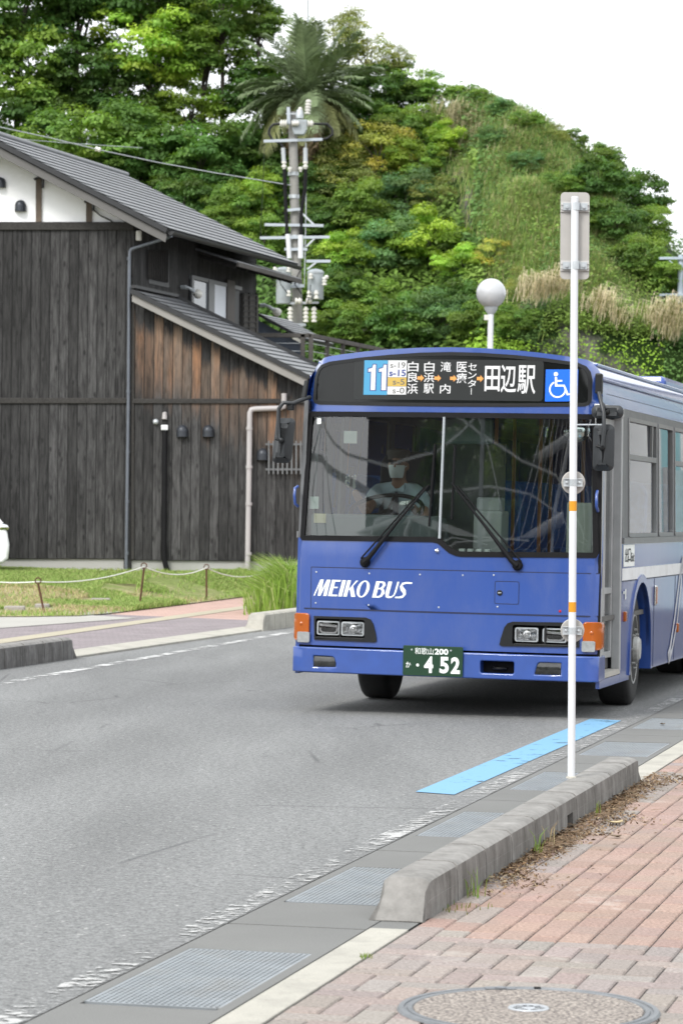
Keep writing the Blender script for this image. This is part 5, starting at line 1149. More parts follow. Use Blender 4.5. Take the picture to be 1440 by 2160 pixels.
mb.add([p for r in rows for p in r], [(i * 15 + j, i * 15 + j + 1, (i + 1) * 15 + j + 1, (i + 1) * 15 + j) for i in range(8) for j in range(14)]); mb.build('face_mask', M['mask'], drv, smooth=80)
mb = MB()
for sgn in (-1, 1): mb.tube([DL(hc + Vector((sgn * .070, -.045, -.012))), DL(hc + Vector((sgn * .084, .015, .006)))], .003, 5)
mb.build('mask_loops', M['mask'], drv)
mb = MB(); mb.lathe([(.084, .035), (.090, .045), (.088, .075), (.103, .105), (.098, .13), (.06, .142), (0, .146)], DL(hc + Vector((0, .008, 0))), (0, 0, 1), 28); cp = mb.build('cap', mat('grey_brown_cap', (.10, .085, .075), .8), drv, smooth=50)
mb = MB(); mb.patch([(.07 * math.cos(R(a)), .16 * math.sin(R(a))) for a in range(180, 361, 15)], [], lambda x, y: DL(hc + Vector((x * 1.15, y * .95 + .0, .046 - .5 * (y + .06) ** 2 - .02 * (y < -.1)))), .03, (0, 0, .004)); mb.build('cap_peak', M['blackgloss'], cp, smooth=60)
mb = MB(); mb.ball(DL(hc + Vector((0, .035, -.002))), (.082, .075, .088), 20); mb.build('hair', M['hair'], drv, smooth=80)
def glove(wr, fd, pn, side_):
    """gloved hand: palm and five bent fingers; fd = finger direction, pn = palm normal"""
    fd = fd.normalized(); pn = (pn - fd * pn.dot(fd)).normalized(); ac = fd.cross(pn) * side_; V, E2, Rr = [], [], []
    def ad(p, r, prev=None):
        V.append(DL(p)); Rr.append(r)
        if prev is not None: E2.append((prev, len(V) - 1))
        return len(V) - 1
    r0_ = ad(wr, .030); r1_ = ad(wr + fd * .035, .030, r0_); pc = ad(wr + fd * .07, (.034, .020), r1_)
    for o, L in ((-.033, .072), (-.011, .082), (.011, .078), (.032, .062)):
        k = ad(wr + fd * .098 + ac * o, .0115, pc); a1 = ad(wr + fd * (.098 + L * .40) + ac * o * 1.1 + pn * L * .30, .0105, k); ad(wr + fd * (.098 + L * .45) + ac * o * 1.1 + pn * L * .75, .0095, a1)
    t1 = ad(wr + fd * .045 - ac * .040 + pn * .012, .0125, r1_); t2 = ad(wr + fd * .085 - ac * .052 + pn * .035, .011, t1); ad(wr + fd * .11 - ac * .035 + pn * .052, .010, t2)
    return skin('glove', V, E2, Rr, M['mask'], drv)
glove(gr_, Vector((-.15, -.35, 1)), Vector((.25, -1, -.2)), 1); glove(gl_ + Vector((0, .03, -.02)), Vector((-.35, -.8, .5)), Vector((0, -.4, -1)), -1)
mb = MB(); q = G + Vector((.0, -.06, .04)); mb.tube([DL(q + Vector((.0, 0, .09))), DL(q), DL(q + Vector((-.02, .02, -.22)))], [.02, .014, .008], 8); mb.build('microphone', M['blackplast'], drv)

# ================================================================== SIGN POLE on the raised kerb
PY = gr(1204, 1640, .165).y; pb = gr(1204, 1640, .165); pt = at(1211.5, 417, PY); pd = (pt - pb)
sign = thing('sign_pole', pb, 'slim white pole with an upright sign plate seen from behind, standing on the raised kerb', 'sign pole')
def pz(y): return pb + pd * ((1640 - y) / (1640 - 417))
mb = MB(); mb.tube([pb - Vector((0, 0, .02)), pz(1000), pt], .0208, 20); mb.lathe([(.0208, 0), (.018, .006), (0, .009)], pt, (0, 0, 1), 20); mb.build('pole', M['polewhite'], sign, pb, smooth=40)
mb = MB(); mb.lathe([(.030, .0), (.028, .008), (.021, .012)], pb - Vector((0, 0, .004)), (0, 0, 1), 20); mb.build('base_collar', M['kerbpale'], sign, pb, smooth=40)
for y0, y1 in ((1078, 1057), (1291, 1270)): mb = MB(); mb.tube([pz(y0), pz(y1)], .0213, 20); mb.build('orange_band', M['orangeband'], sign, pb, smooth=40)
YS = PY + .032
p00, p11 = at(1180, 589, YS), at(1243, 406, YS); cxs = (p00.x + p11.x) / 2; wd = (p11.x - p00.x); lean = pd.x / pd.z
mb = MB(); mb.patch(rrect(-wd / 2, p00.z, wd / 2, p11.z, .024, 5), [], lambda x, z: (cxs + x + lean * (z - (p00.z + p11.z) / 2), YS, z), .3, (0, .004, 0)); plate = mb.build('sign_plate', M['signback'], sign, pb, bevel=.0012)
for yc in (437, 561):
    zc = at(1211, yc, YS).z; xc = cxs + lean * (zc - (p00.z + p11.z) / 2); mb = MB()
    mb.box((xc, YS - .005, zc), (wd - .002, .008, .056)); mb.box((xc, YS - .011, zc + .012), (wd - .004, .006, .008)); mb.box((xc, YS - .011, zc - .012), (wd - .004, .006, .008)); rl = mb.build('rail', mat('pale_rail', (.50, .49, .475), .5, metal=.2, var=.06), plate, pb, bevel=.0015)
    for sx_ in (-1, 1):
        mb = MB(); c = Vector((xc + sx_ * .046, YS - .017, zc)); mb.box(c, (.042, .010, .040)); mb.cyl(c + Vector((0, -.004, -.003)), c + Vector((0, -.014, -.003)), .0085, 6); mb.lathe([(.013, 0), (.012, .002)], c + Vector((0, -.005, -.003)), (0, -1, 0), 14); mb.build('clamp_lug', M['steelgrey'], rl, pb, bevel=.0015)
    mb = MB(); mb.tube([Vector((xc, PY, zc - .021)), Vector((xc, PY, zc + .021))], .0232, 20); mb.build('clamp', M['steel'], plate, pb, smooth=40)
for yc, xc_ in ((1018, 1208.5), (1330, 1206.5)):
    c = at(xc_, yc, PY + .028); mb = MB(); mb.lathe([(.062, .0), (.0655, .003), (.0655, .008), (.06, .012), (0, .012)], c, (0, 1, 0), 36); dsk = mb.build('reflector_disc', M['signback'], sign, pb, smooth=40)
    cc = pz(yc); mb = MB()
    mb.box((cc.x, PY + .012, c.z), (.105, .006, .044)); mb.box((cc.x, PY + .006, c.z + .0205), (.105, .014, .004)); mb.box((cc.x, PY + .006, c.z - .0205), (.105, .014, .004)); br = mb.build('bracket', M['steel'], dsk, pb, bevel=.001)
    mb = MB(); mb.tube([Vector((cc.x, PY, c.z - .018)), Vector((cc.x, PY, c.z + .018))], .0228, 20); mb.build('strap', M['steel'], br, pb, smooth=40)
    for sx_ in (-1, 1): mb = MB(); mb.lathe([(.008, 0), (.007, .006), (0, .008)], (cc.x + sx_ * .035, PY + .009, c.z), (0, -1, 0), 12); mb.build('bolt', M['steel'], br, pb, smooth=40)

# ================================================================== STREET LAMP, UTILITY POLE, STEEL MAST
gl = at(1035, 619, 62); rg = 31.5 / 6000 * 62; lb = Vector((gl.x - .05, 62, .06)); lamp = thing('street_lamp', lb, 'street lamp with a round white globe rising behind the bus roof', 'street lamp')
mb = MB(); mb.tube([lb, Vector((gl.x - .03, 62, gl.z * .5)), gl - Vector((0, 0, rg * .95))], [.075, .068, .062], 16); mb.build('pole', M['polewhite'], lamp, lb, smooth=40)
mb = MB(); mb.lathe([(.075, -.12), (.14, -.02), (.15, .03), (.10, .06)], gl - Vector((0, 0, rg)), (0, 0, 1), 24); mb.build('lamp_base', M['steelgrey'], lamp, lb, smooth=40)
mb = MB(); mb.ball(gl, rg, 40); mb.build('globe', mat('opal_globe', (.44, .45, .465), .22, var=.02, coat=.5), lamp, lb, smooth=80)
mb = MB(); c = at(1025, 670, 62); mb.box(c, (.10, .08, .12)); mb.beam(c, (gl.x, 62, c.z), .02, .02); mb.build('sensor_box', M['porcelain'], lamp, lb, bevel=.01)

UY = 78.0
def u(x, y, dy=0.0): return at(x, y, UY + dy)
ub = u(631, 1170); ub.z = GZ - .1; ub.x = u(629, 720).x + .03
up_ = thing('utility_pole', ub, 'concrete utility pole crowded with grey transformers and white insulators', 'utility pole')
UPm = mat('pole_concrete', (.27, .265, .25), .85, var=.1, vs=2, grain=.15, bs=30, spec=.2)
mb = MB(); mb.tube([ub, u(628, 700), u(622, 450), u(617, 262), u(616.5, 236)], [.175, .150, .13, .115, .105], 18); mb.build('pole', UPm, up_, ub, smooth=40)
def ub_beam(name, pts, w_, m, par=up_, dy=-.2):
    mb = MB(); mb.beam(u(*pts[0], dy), u(*pts[1], dy), w_, w_, (0, 1, 0)); return mb.build(name, m, par, ub)
def u_tube(name, pts, r, m, par=up_, dy=-.2, n=8): mb = MB(); mb.tube([u(*p, dy) for p in pts], r, n); return mb.build(name, m, par, ub, smooth=50)
GS = M['steel']; galv = mat('bright_galvanised', (.40, .44, .48), .45, metal=.3, var=.06)
for a, b in (((556, 298), (680, 294)), ((558, 474), (682, 476)), ((548, 502), (695, 500)), ((646, 551), (697, 551)), ((600, 526), (648, 526)), ((601, 444), (636, 441)), ((612, 605), (642, 603)), ((608, 685), (645, 685))): ub_beam('cross_arm', (a, b), .075, galv)
for a, b in (((646, 520), (663, 503)), ((648, 568), (667, 553)), ((633, 446), (666, 478))): ub_beam('brace', (a, b), .05, GS)
for pts, r in ((((607, 494), (610, 545)), .07), (((634, 496), (634, 545)), .075)): u_tube('cable_tube', pts, r, M['polewhite'], dy=-.22)
# head gear: switch box with bushings, arrester, cable loops
mb = MB(); c = u(632, 265, -.3); mb.prism([(-.20, .15), (.20, .15), (.20, -.12), (.12, -.26), (-.14, -.26), (-.20, -.12)], lambda x, z: (c.x + x, c.y - .15, c.z + z), (0, .3, 0)); sb = mb.build('switch_box', M['xfmr'], up_, ub, bevel=.02)
mb = MB(); mb.lathe([(.10, 0), (.11, .1), (.09, .22), (.05, .25)], u(632, 250, -.3), (0, 0, 1), 14); mb.build('switch_cap', GS, sb, ub, smooth=40)
ub_beam('head_bracket', ((608, 226), (609, 262)), .09, galv); ub_beam('head_bracket', ((603, 240), (630, 240)), .03, GS)
def insulator(name, a, b, r, n=4, par=up_, m=None, dy=-.3):
    a = u(*a, dy); b = u(*b, dy); L = (b - a).length; ax = (b - a).normalized(); pr = [(r * .5, 0)]
    for k in range(n): t = L * (k + .1) / n; pr += [(r, t), (r, t + L / n * .45), (r * .62, t + L / n * .55), (r * .62, t + L / n * .85)]
    mb = MB(); mb.lathe(pr + [(r * .4, L)], a, ax, 14); return mb.build(name, m or M['porcelain'], par, ub, smooth=40)
insulator('insulator', (605, 261), (590, 261), .11, 3); insulator('insulator', (615, 261), (631, 260), .08, 3, dy=-.5); insulator('insulator', (648, 261), (661, 261), .10, 2); insulator('arrester', (648, 241), (651, 210), .085, 5)
mb = MB(); mb.ball(u(633, 230, -.3), .06, 10); mb.build('insulator', M['porcelain'], up_, ub, smooth=60)
u_tube('cable', [(590, 261), (577, 262), (569, 270), (567, 282), (574, 294), (592, 303), (599, 315), (601, 340)], .035, M['blackplast']); u_tube('cable', [(661, 261), (690, 262), (700, 272), (701, 284), (690, 292), (660, 299)], .035, M['blackplast'])
u_tube('cable_head', [(597, 312), (599, 342)], .06, M['steelgrey']); u_tube('cable_head', [(644, 312), (644, 342)], .06, M['steelgrey'])
for x in (599, 644): insulator('insulator', (x, 340), (x, 357), .07, 2, dy=-.2)
u_tube('cable', [(600, 357), (602, 420), (605, 480), (607, 545)], .055, M['black']); u_tube('cable', [(644, 357), (643, 400), (636, 440), (635, 496)], .055, M['black'])
for x in (611, 634): insulator('insulator', (x, 352), (x, 363), .06, 1, dy=-.25)
u_tube('guy_wire', [(558, 300), (556, 360), (552, 440), (549, 512)], .007, M['blackplast']); u_tube('guy_wire', [(645, 300), (645, 450), (642, 600)], .014, M['steelgrey'])
for x0, x1, y in ((609, 628, 367), (609, 631, 415), (612, 634, 500), (612, 634, 560), (614, 637, 600)): mb = MB(); c = u((x0 + x1) / 2, y); mb.cyl(c - Vector((0, 0, .05)), c + Vector((0, 0, .05)), .15, 16); mb.build('pole_band', GS, up_, ub, smooth=40)
# two pole-mounted transformers
def transformer(x0, x1, y0, y1, rnd):
    c0 = u((x0 + x1) / 2, y1, -.45); r = (x1 - x0) / 2 / 6000 * UY; hgt = (y1 - y0) / 6000 * UY; mb = MB()
    if rnd: mb.lathe([(r * .93, 0), (r, .04), (r, hgt - .03), (r * 1.06, hgt - .025), (r * 1.06, hgt + .02), (r * .8, hgt + .08), (0, hgt + .12)], c0, (0, 0, 1), 28)
    else: mb.lathe([(r * .96, 0), (r, .03), (r, hgt - .03), (r * 1.04, hgt - .03), (r * 1.04, hgt + .02), (r * .7, hgt + .07), (0, hgt + .09)], c0, (0, 0, 1), 28)
    return mb.build('transformer', M['xfmr'], up_, ub, smooth=40)
T1 = transformer(582, 613, 570, 641, False); T2 = transformer(648, 682, 576, 632, True)
for par, its in ((T1, (((582, 572), (566, 574)), ((584, 577), (578, 563)), ((608, 574), (610, 562)), ((609, 625), (609, 612)))), (T2, (((655, 588), (655, 576)), ((682, 590), (692, 582)), ((684, 602), (684, 588)), ((652, 628), (652, 612)), ((667, 631), (667, 612))))):
    for a, b in its: insulator('bushing', a, b, .065, 2, par, dy=-.75)
for x in (612, 645, 662): insulator('fuse_cutout', (x, 680), (x, 647), .075, 4, dy=-.5)
insulator('insulator', (622, 635), (637, 635), .09, 2, dy=-.6); insulator('insulator', (645, 635), (658, 635), .08, 2, dy=-.6); ub_beam('cross_arm', ((605, 640), (672, 638)), .06, GS, dy=-.45)
u_tube('lead_wire', [(588, 578), (592, 600), (606, 618)], .012, M['black'], dy=-.8); u_tube('lead_wire', [(655, 600), (654, 620), (648, 640)], .012, M['black'], dy=-.8); u_tube('lead_wire', [(640, 560), (628, 580), (622, 600), (636, 620)], .014, M['black'], dy=-.35)
# overhead wires
def wire(name, pts, r, label, m='steelgrey'):
    P = [at(*p) for p in pts]; mb = MB(); mb.tube(P, r, 6); o = mb.build(name, M[m], off=P[0], smooth=60); return tag(o, label, 'wire')
W1 = wire('overhead_wire', [(-140, 232, 70), (0, 268, 71), (100, 289.5, 72), (207, 315.5, 73.5), (330, 342, 75), (450, 364, 76.5), (560, 382, 77.5), (614, 391, 77.9)], .014, 'thin grey overhead wire with a white bobbin, running to the utility pole')
mb = MB(); c = at(207, 315, 73.5); mb.lathe([(.045, -.075), (.07, -.05), (.055, 0), (.07, .05), (.045, .075)], c, (1, 0, -.25), 14); o = mb.build('wire_insulator', M['porcelain'], smooth=50); o.parent = W1; o.location = -W1.location
wire('overhead_wire', [(-100, 280, 74), (0, 288.5, 76), (70, 296, 78), (160, 303, 82), (300, 312, 88)], .012, 'faint second wire just below the wire with the bobbin')
# mast at the right edge, antenna on the hill
SB = at(1432, 900, 86); SB.z = 4.0; mast = thing('steel_mast', SB, 'blue-grey steel mast with two side arms at the right edge', 'mast')
gm_ = mat('blue_grey_steel', (.36, .42, .48), .5, metal=.2, var=.06)
mb = MB(); mb.tube([SB, at(1434, 546, 86), at(1434, 538, 86)], [.10, .085, .07], 14); mb.build('pole', gm_, mast, SB, smooth=40)
for y in (545, 622): mb = MB(); mb.beam(at(1389, y, 85.9), at(1452, y, 85.9), .09, .08); mb.build('arm', gm_, mast, SB, bevel=.01); mb = MB(); mb.beam(at(1409, y + 3, 85.9), at(1431, y + 23, 85.9), .035, .035); mb.build('brace', gm_, mast, SB)
AN = at(652, 70, 98); mb = MB(); mb.tube([AN - Vector((0, 0, 2)), at(649, -20, 98)], [.05, .03], 8); tag(mb.build('antenna_mast', M['steelgrey'], off=AN, smooth=60), 'thin grey antenna mast above the hilltop trees', 'antenna')

# ================================================================== LOT: stakes, rope, stones, car
rust = mat('rusty_iron', (.085, .035, .018), .8, var=.4, vs=20); ropem = mat('white_rope', (.68, .68, .65), .8, var=.1, vs=30)
tops = []
slab_ = ['leaning rusty stake, leftmost of the three by the pavement', 'middle rusty stake of the rope fence', 'rusty stake nearest the tall grass']
for (x, y, tx, ty), lab in zip(((97, 1293, 81, 1231), (293, 1282, 304, 1199), (436, 1266, 435.6, 1201)), slab_):
    b = gr(x, y, .06); tp = at(tx, ty, b.y); tops.append(tp); mb = MB(); mb.tube([b - Vector((0, 0, .1)), tp], .017, 8)
    mb.tube([tp + Vector((.045 * math.sin(R(a)), 0, .045 - .045 * math.cos(R(a)))) for a in range(0, 361, 30)], .010, 6); tag(mb.build('iron_stake', rust, off=b, smooth=50), lab, 'stake', 'rusty stakes of the rope fence')
tops = [at(-60, 1226, 44)] + tops + [at(560, 1210, 55.5), at(640, 1200, 58)]; mb = MB(); P = []
for a, b in zip(tops[:-1], tops[1:]):
    L = (b - a).length; P += [a.lerp(b, k / 10) + Vector((0, 0, .03 - .028 * L * (1 - (2 * k / 10 - 1) ** 2))) for k in range(10)]
mb.tube(P + [tops[-1]], .009, 6); tag(mb.build('rope', ropem, off=P[0], smooth=60), 'white rope slung between the rusty stakes', 'rope')
stone = mat('lot_stone', (.30, .275, .25), .9, var=.25, vs=4, grain=.3)
for (x0, x1, y0, y1), lab in zip(((191, 232, 1262, 1273), (241, 270, 1255, 1263), (329, 361, 1249, 1258), (371, 402, 1241, 1247), (454, 485, 1234, 1244), (485, 513, 1226, 1233), (73, 104, 1274, 1283), (9, 53, 1281, 1288)),
    ('pale flat block in the grass, left of the middle stake', 'dark half-buried block just left of the middle stake', 'brown block in the grass right of the middle stake', 'pale flat block lying before the third stake', 'dark-faced block right of the third stake', 'small block farthest back near the tall grass', 'brownish block beside the leaning stake', 'pale slab at the left edge of the lot')):
    c = gr((x0 + x1) / 2, y1, .06)
    for _ in range(12): c = gr((x0 + x1) / 2, y1, lotz(c.x, c.y) - .01)
    w_ = (x1 - x0) / 6000 * c.y; hh = max(.07, (y1 - y0) / 6000 * c.y * 1.0); mb = MB(); rn = random.Random(x0)
    out = [(w_ / 2 * math.cos(a) * rn.uniform(.85, 1.1), .16 * math.sin(a) * rn.uniform(.85, 1.1)) for a in [2 * math.pi * i / 10 for i in range(10)]]
    out = [(max(-w_ / 2, min(w_ / 2, x * 1.25)), max(-.14, min(.14, y * 1.3))) for x, y in out]
    mb.prism(out, lambda x, y: (c.x + x, c.y + .1 + y, c.z - .05), (0, 0, hh + .05)); tag(mb.build('stone_block', stone, off=c, bevel=.02), lab, 'stone', 'blocks lying in the grass')
# white car, only its nose enters the frame
CYc = 54.5; nose = at(6, 1150, CYc - .85); cg = lotz(-7.5, CYc) - .0; car = thing('parked_car', (nose.x - 2.1, CYc, cg), 'white car nosing in at the left edge before the dark wall', 'car'); cb = car.location.copy(); car.rotation_euler = (0, 0, R(8))
cw = mat('white_car_paint', (.78, .79, .80), .3, var=.02, coat=.8)
xn = nose.x; zf = lambda y: at(0, y, CYc - .85).z
prof = [(xn - .12, zf(1190)), (xn - .02, zf(1178)), (xn, zf(1150)), (xn - .04, zf(1125)), (xn - .10, zf(1105)), (xn - .24, zf(1088)), (xn - .95, zf(1074)), (xn - 1.6, zf(1015)), (xn - 2.2, zf(1000)), (xn - 3.6, zf(1003)), (xn - 4.1, zf(1070)), (xn - 4.2, zf(1160)), (xn - 4.1, zf(1188))]
mb = MB(); mb.prism(prof, lambda x, z: (x, CYc - .83, z), (0, 1.66, 0)); mb.build('body', cw, car, cb, bevel=.06, seg=4, smooth=40)
mb = MB()
for a, b in (((xn - 1.0, 1078), (xn - 1.62, 1022)),): mb.prism([(xn - 1.15, zf(1080)), (xn - 1.72, zf(1024)), (xn - 3.5, zf(1012)), (xn - 3.9, zf(1078))], lambda x, z: (x, CYc - .865, z), (0, .05, 0)); mb.prism([(xn - .92, zf(1077)), (xn - 1.55, zf(1019)), (xn - 1.60, zf(1024)), (xn - .99, zf(1083))], lambda x, z: (x, CYc - .72, z), (0, 1.44, 0))
mb.build('windows', M['blackgloss'], car, cb)
for x in (xn - .85, xn - 3.4):
    mb = MB(); mb.lathe([(.18, -.1), (.30, -.11), (.33, -.07), (.33, .07), (.30, .11), (.18, .1)], (x, CYc - .76, cg + .33), (0, 1, 0), 28); wh = mb.build('wheel', M['tyre'], car, cb, smooth=40); mb = MB(); mb.lathe([(.21, -.02), (.19, 0), (.06, .03), (0, .03)], (x, CYc - .85, cg + .33), (0, -1, 0), 20); mb.build('rim', M['rim'], wh, cb, smooth=40)
mb = MB(); mb.ball((xn - .14, CYc - .76, zf(1112)), (.14, .11, .08), 16); mb.build('headlight', M['reflector'], car, cb, smooth=60); mb = MB(); mb.ball((xn - .95, CYc - .98, zf(1072)), (.09, .10, .07), 12); mb.beam((xn - .95, CYc - .98, zf(1076)), (xn - .95, CYc - .8, zf(1082)), .04, .04); mb.build('wing_mirror', M['blackgloss'], car, cb, smooth=60)
mb = MB(); mb.box((xn - .03, CYc, zf(1172)), (.10, 1.50, .10)); mb.build('bumper_grille', M['blackplast'], car, cb, bevel=.02)

# ================================================================== HILL
RIDGE = [(-1400, 13), (-400, 13.2), (-100, 13.6), (300, 14.2), (560, 14.8), (700, 15.2), (830, 15.4), (920, 15.9), (1050, 15.4), (1110, 14.8), (1200, 14.0), (1300, 12.6), (1400, 10.6), (1500, 9.2), (1700, 7.0), (2100, 4.5), (2900, 2.0)]
def ridge(x):
    p = x / 95 * 6000 + 720
    for (a, za), (b, zb) in zip(RIDGE[:-1], RIDGE[1:]):
        if p <= b: t = max(0, (p - a) / (b - a)); return za + (zb - za) * t
    return 2.0
def hillz(x, y):
    Rz = ridge(x); w = sstep(2.5, 6.5, x); foot = 81 + 2.0 * w; top = 99 - 3.5 * w
    f = (y - foot) / (top - foot); b = .3 * math.sin(x * 1.7 + y * .9) + .25 * math.sin(x * .8 - y * 1.3)
    if f <= 0: return .3 + .02 * max(0, y - 75)
    wall = (5.9 - .08 * (x - 5)) * w * min(1, f / .05)
    if f < 1: z = .4 + wall + (Rz - .4 - wall) * (f ** (.82 - .1 * w) if f > 0 else 0)
    else: z = Rz - .35 * max(0, y - top - 3) ** 1.15
    return max(z + b * min(1, f * 3), -1.0)
def hillmat():
    N = NT('hill_soil_and_rock'); v = N.tc()
    c = N.mix((.020, .040, .012), (.045, .085, .022), N.noise(v, .8, 6, .7)); rock = N.mix((.10, .095, .09), (.30, .28, .26), N.noise(N.mapping(v, (1.3, 1, .5)), 1.6, 8, .75))
    c = N.mix(c, rock, N.ramp(N.noise(v, .35, 5, .6), [(.47, 0), (.55, 1)])); N.bump(N.noise(v, 3, 8, .7), 1.0, .25); N.set(Base_Color=c, Roughness=.95, Specular_IOR_Level=.1); return N.m
mb = MB(); xs_ = [-46 + 1.0 * i for i in range(100)]; ys_ = [76, 79, 80.5, 81.5, 82.2, 82.8, 83.05, 83.3, 83.7, 84.2] + [85 + .9 * k for k in range(22)] + [106, 109, 113, 118]
k = len(ys_); mb.add([(x, y, hillz(x, y)) for x in xs_ for y in ys_], [(i * k + j, i * k + j + 1, (i + 1) * k + j + 1, (i + 1) * k + j) for i in range(len(xs_) - 1) for j in range(k - 1)])
tag(mb.build('hill', hillmat(), smooth=180, normals=False), kind='structure')

rng = np.random.default_rng(11)
def unit(a): return a / np.maximum(np.linalg.norm(a, axis=1, keepdims=True), 1e-9)
def leaf_quads(P, Nn, L, wr=.55, fold=.25):
    """diamond leaves at P with normals Nn, length L (array)"""
    n = len(P); t = unit(np.cross(Nn, rng.normal(size=(n, 3)))); b = np.cross(Nn, t); L = np.asarray(L).reshape(-1, 1)
    return np.stack([P - t * L * .5, P + b * L * wr * .5 + Nn * L * fold * .3, P + t * L * .5, P - b * L * wr * .5 + Nn * L * fold * .3], 1).reshape(-1, 3)
def leafmat(name, c, var=.45, trans=.45, rnd=.25, sat=(1, 1, 1)):
    N = NT(name); v = N.tc(); oi = N.n('ShaderNodeObjectInfo'); a = N.n('ShaderNodeVertexColor', layer_name='tint')
    col = N.mix(c, a.outputs[0], 1.0, 'MULTIPLY'); k = N.math('ADD', 1 - rnd, N.math('MULTIPLY', oi.outputs['Random'], 2 * rnd)); col = N.mix(col, N.ramp(k, [(0, 0), (1, 1)]), 0.0); 
    kk = N.n('ShaderNodeCombineColor'); [N.l(k, kk.inputs[i]) for i in range(3)]; col = N.mix(col, kk.outputs[0], 1.0, 'MULTIPLY')
    N.set(Base_Color=col, Roughness=.5, Specular_IOR_Level=.28); d = N.n('ShaderNodeBsdfTranslucent'); N.l(N.mix(col, (1.25, 1.3, .5), 1.0, 'MULTIPLY'), d.inputs[0])
    ms = N.n('ShaderNodeMixShader'); ms.inputs[0].default_value = trans; N.l(N.b.outputs[0], ms.inputs[1]); N.l(d.outputs[0], ms.inputs[2]); N.l(ms.outputs[0], N.out.inputs[0]); return N.m
LM = {'dark': leafmat('dark_evergreen_leaves', (.105, .200, .050)), 'mid': leafmat('mid_green_leaves', (.178, .300, .066)), 'bright': leafmat('bright_green_leaves', (.285, .43, .072)),
      'olive': leafmat('olive_leaves', (.27, .31, .10)), 'yellow': leafmat('yellow_green_leaves', (.42, .42, .11)), 'blue': leafmat('cool_green_leaves', (.15, .275, .115))}
def crown_mesh(name, seed, nclump, nleaf, flat, leaf, m, open_=.0):
    """unit crown: leaf sprays gathered in clumps that sit on limbs"""
    global rng
    rng = np.random.default_rng(seed); D = unit(rng.normal(size=(nclump, 3))); D[:, 2] = D[:, 2] * .85 + .18
    r = rng.uniform(.35, .95, nclump) ** .7; C = D * r[:, None]; C[:, 2] *= flat; rad = rng.uniform(.17, .33, nclump); Ps, Ns, Ls, Ts = [], [], [], []
    for c, R_ in zip(C, rad):
        n = int(nleaf * 1.9 * (R_ / .25) ** 2 * rng.uniform(.7, 1.2)); d = unit(rng.normal(size=(n, 3))); d[:, 2] = np.where(d[:, 2] < -.15, -d[:, 2] * .5, d[:, 2])
        q = d * (rng.uniform(.45, 1.08, n) ** .6)[:, None] * R_ * np.array([1.12, 1.12, .88]); P = c + q
        nn = unit(d * 1.0 + np.array([0, -.0, .55]) + rng.normal(size=(n, 3)) * .42); Ps.append(P); Ns.append(nn); Ls.append(leaf * rng.uniform(.6, 1.3, n))
        base = rng.uniform(.70, 1.25); hue = rng.uniform(-.12, .16); t = base * rng.uniform(.75, 1.25, n)
        Ts.append(np.stack([t * (1 + hue), t, t * (1 - hue * .8)], 1))
    P, Nn, L, T = (np.concatenate(a) for a in (Ps, Ns, Ls, Ts)); me = np_mesh(name, leaf_quads(P, Nn, L), 4, m, col=np.repeat(T, 1, 0)); return me, C
BARK = mat('tree_bark', (.070, .058, .048), .9, var=.35, vs=3, bump=.4, bs=14)
def trunk_mesh(name, C, seed):
    """unit trunk: rises from z = -1 to the crown and forks to a few clumps"""
    rn = random.Random(seed); mb = MB(); mb.tube([(0, 0, -1.15), (.02, .01, -.75), (-.02, .02, -.42), (.01, 0, -.10)], [.085, .068, .058, .045], 8)
    idx = sorted(range(len(C)), key=lambda i: rn.random())[:11]
    for i in idx:
        c = Vector(C[i]); s = Vector((rn.uniform(-.02, .02), rn.uniform(-.02, .02), rn.uniform(-.5, -.12))); mid = s.lerp(c, .5) + Vector((rn.uniform(-.08, .08), rn.uniform(-.08, .08), .06)); mb.tube([s, mid, c], [.036, .022, .008], 6)
    me = bpy.data.meshes.new(name); me.from_pydata(mb.v, [], mb.f); me.materials.append(BARK); me.polygons.foreach_set('use_smooth', [True] * len(me.polygons)); return me
VAR = {}
for ki, (kind, flat, ncl, nlf, lf) in {'dark': (.85, 60, 105, .085), 'mid': (.80, 56, 110, .080), 'bright': (.75, 50, 120, .078), 'olive': (.85, 50, 62, .066), 'yellow': (.80, 46, 80, .072), 'blue': (.80, 60, 120, .066)}.items() if False else {}: pass
for j, (kind, flat, ncl, nlf, lf) in enumerate((('dark', .85, 62, 105, .085), ('dark', .80, 54, 110, .090), ('mid', .80, 56, 110, .080), ('mid', .85, 60, 100, .085), ('bright', .72, 46, 125, .080), ('bright', .78, 50, 115, .078), ('olive', .85, 50, 58, .062), ('yellow', .80, 44, 80, .070), ('blue', .80, 62, 120, .066))):
    me, C = crown_mesh('crown', 40 + j, ncl, nlf, flat, lf, LM[kind]); VAR.setdefault(kind, []).append((me, trunk_mesh('trunk', C, j)))
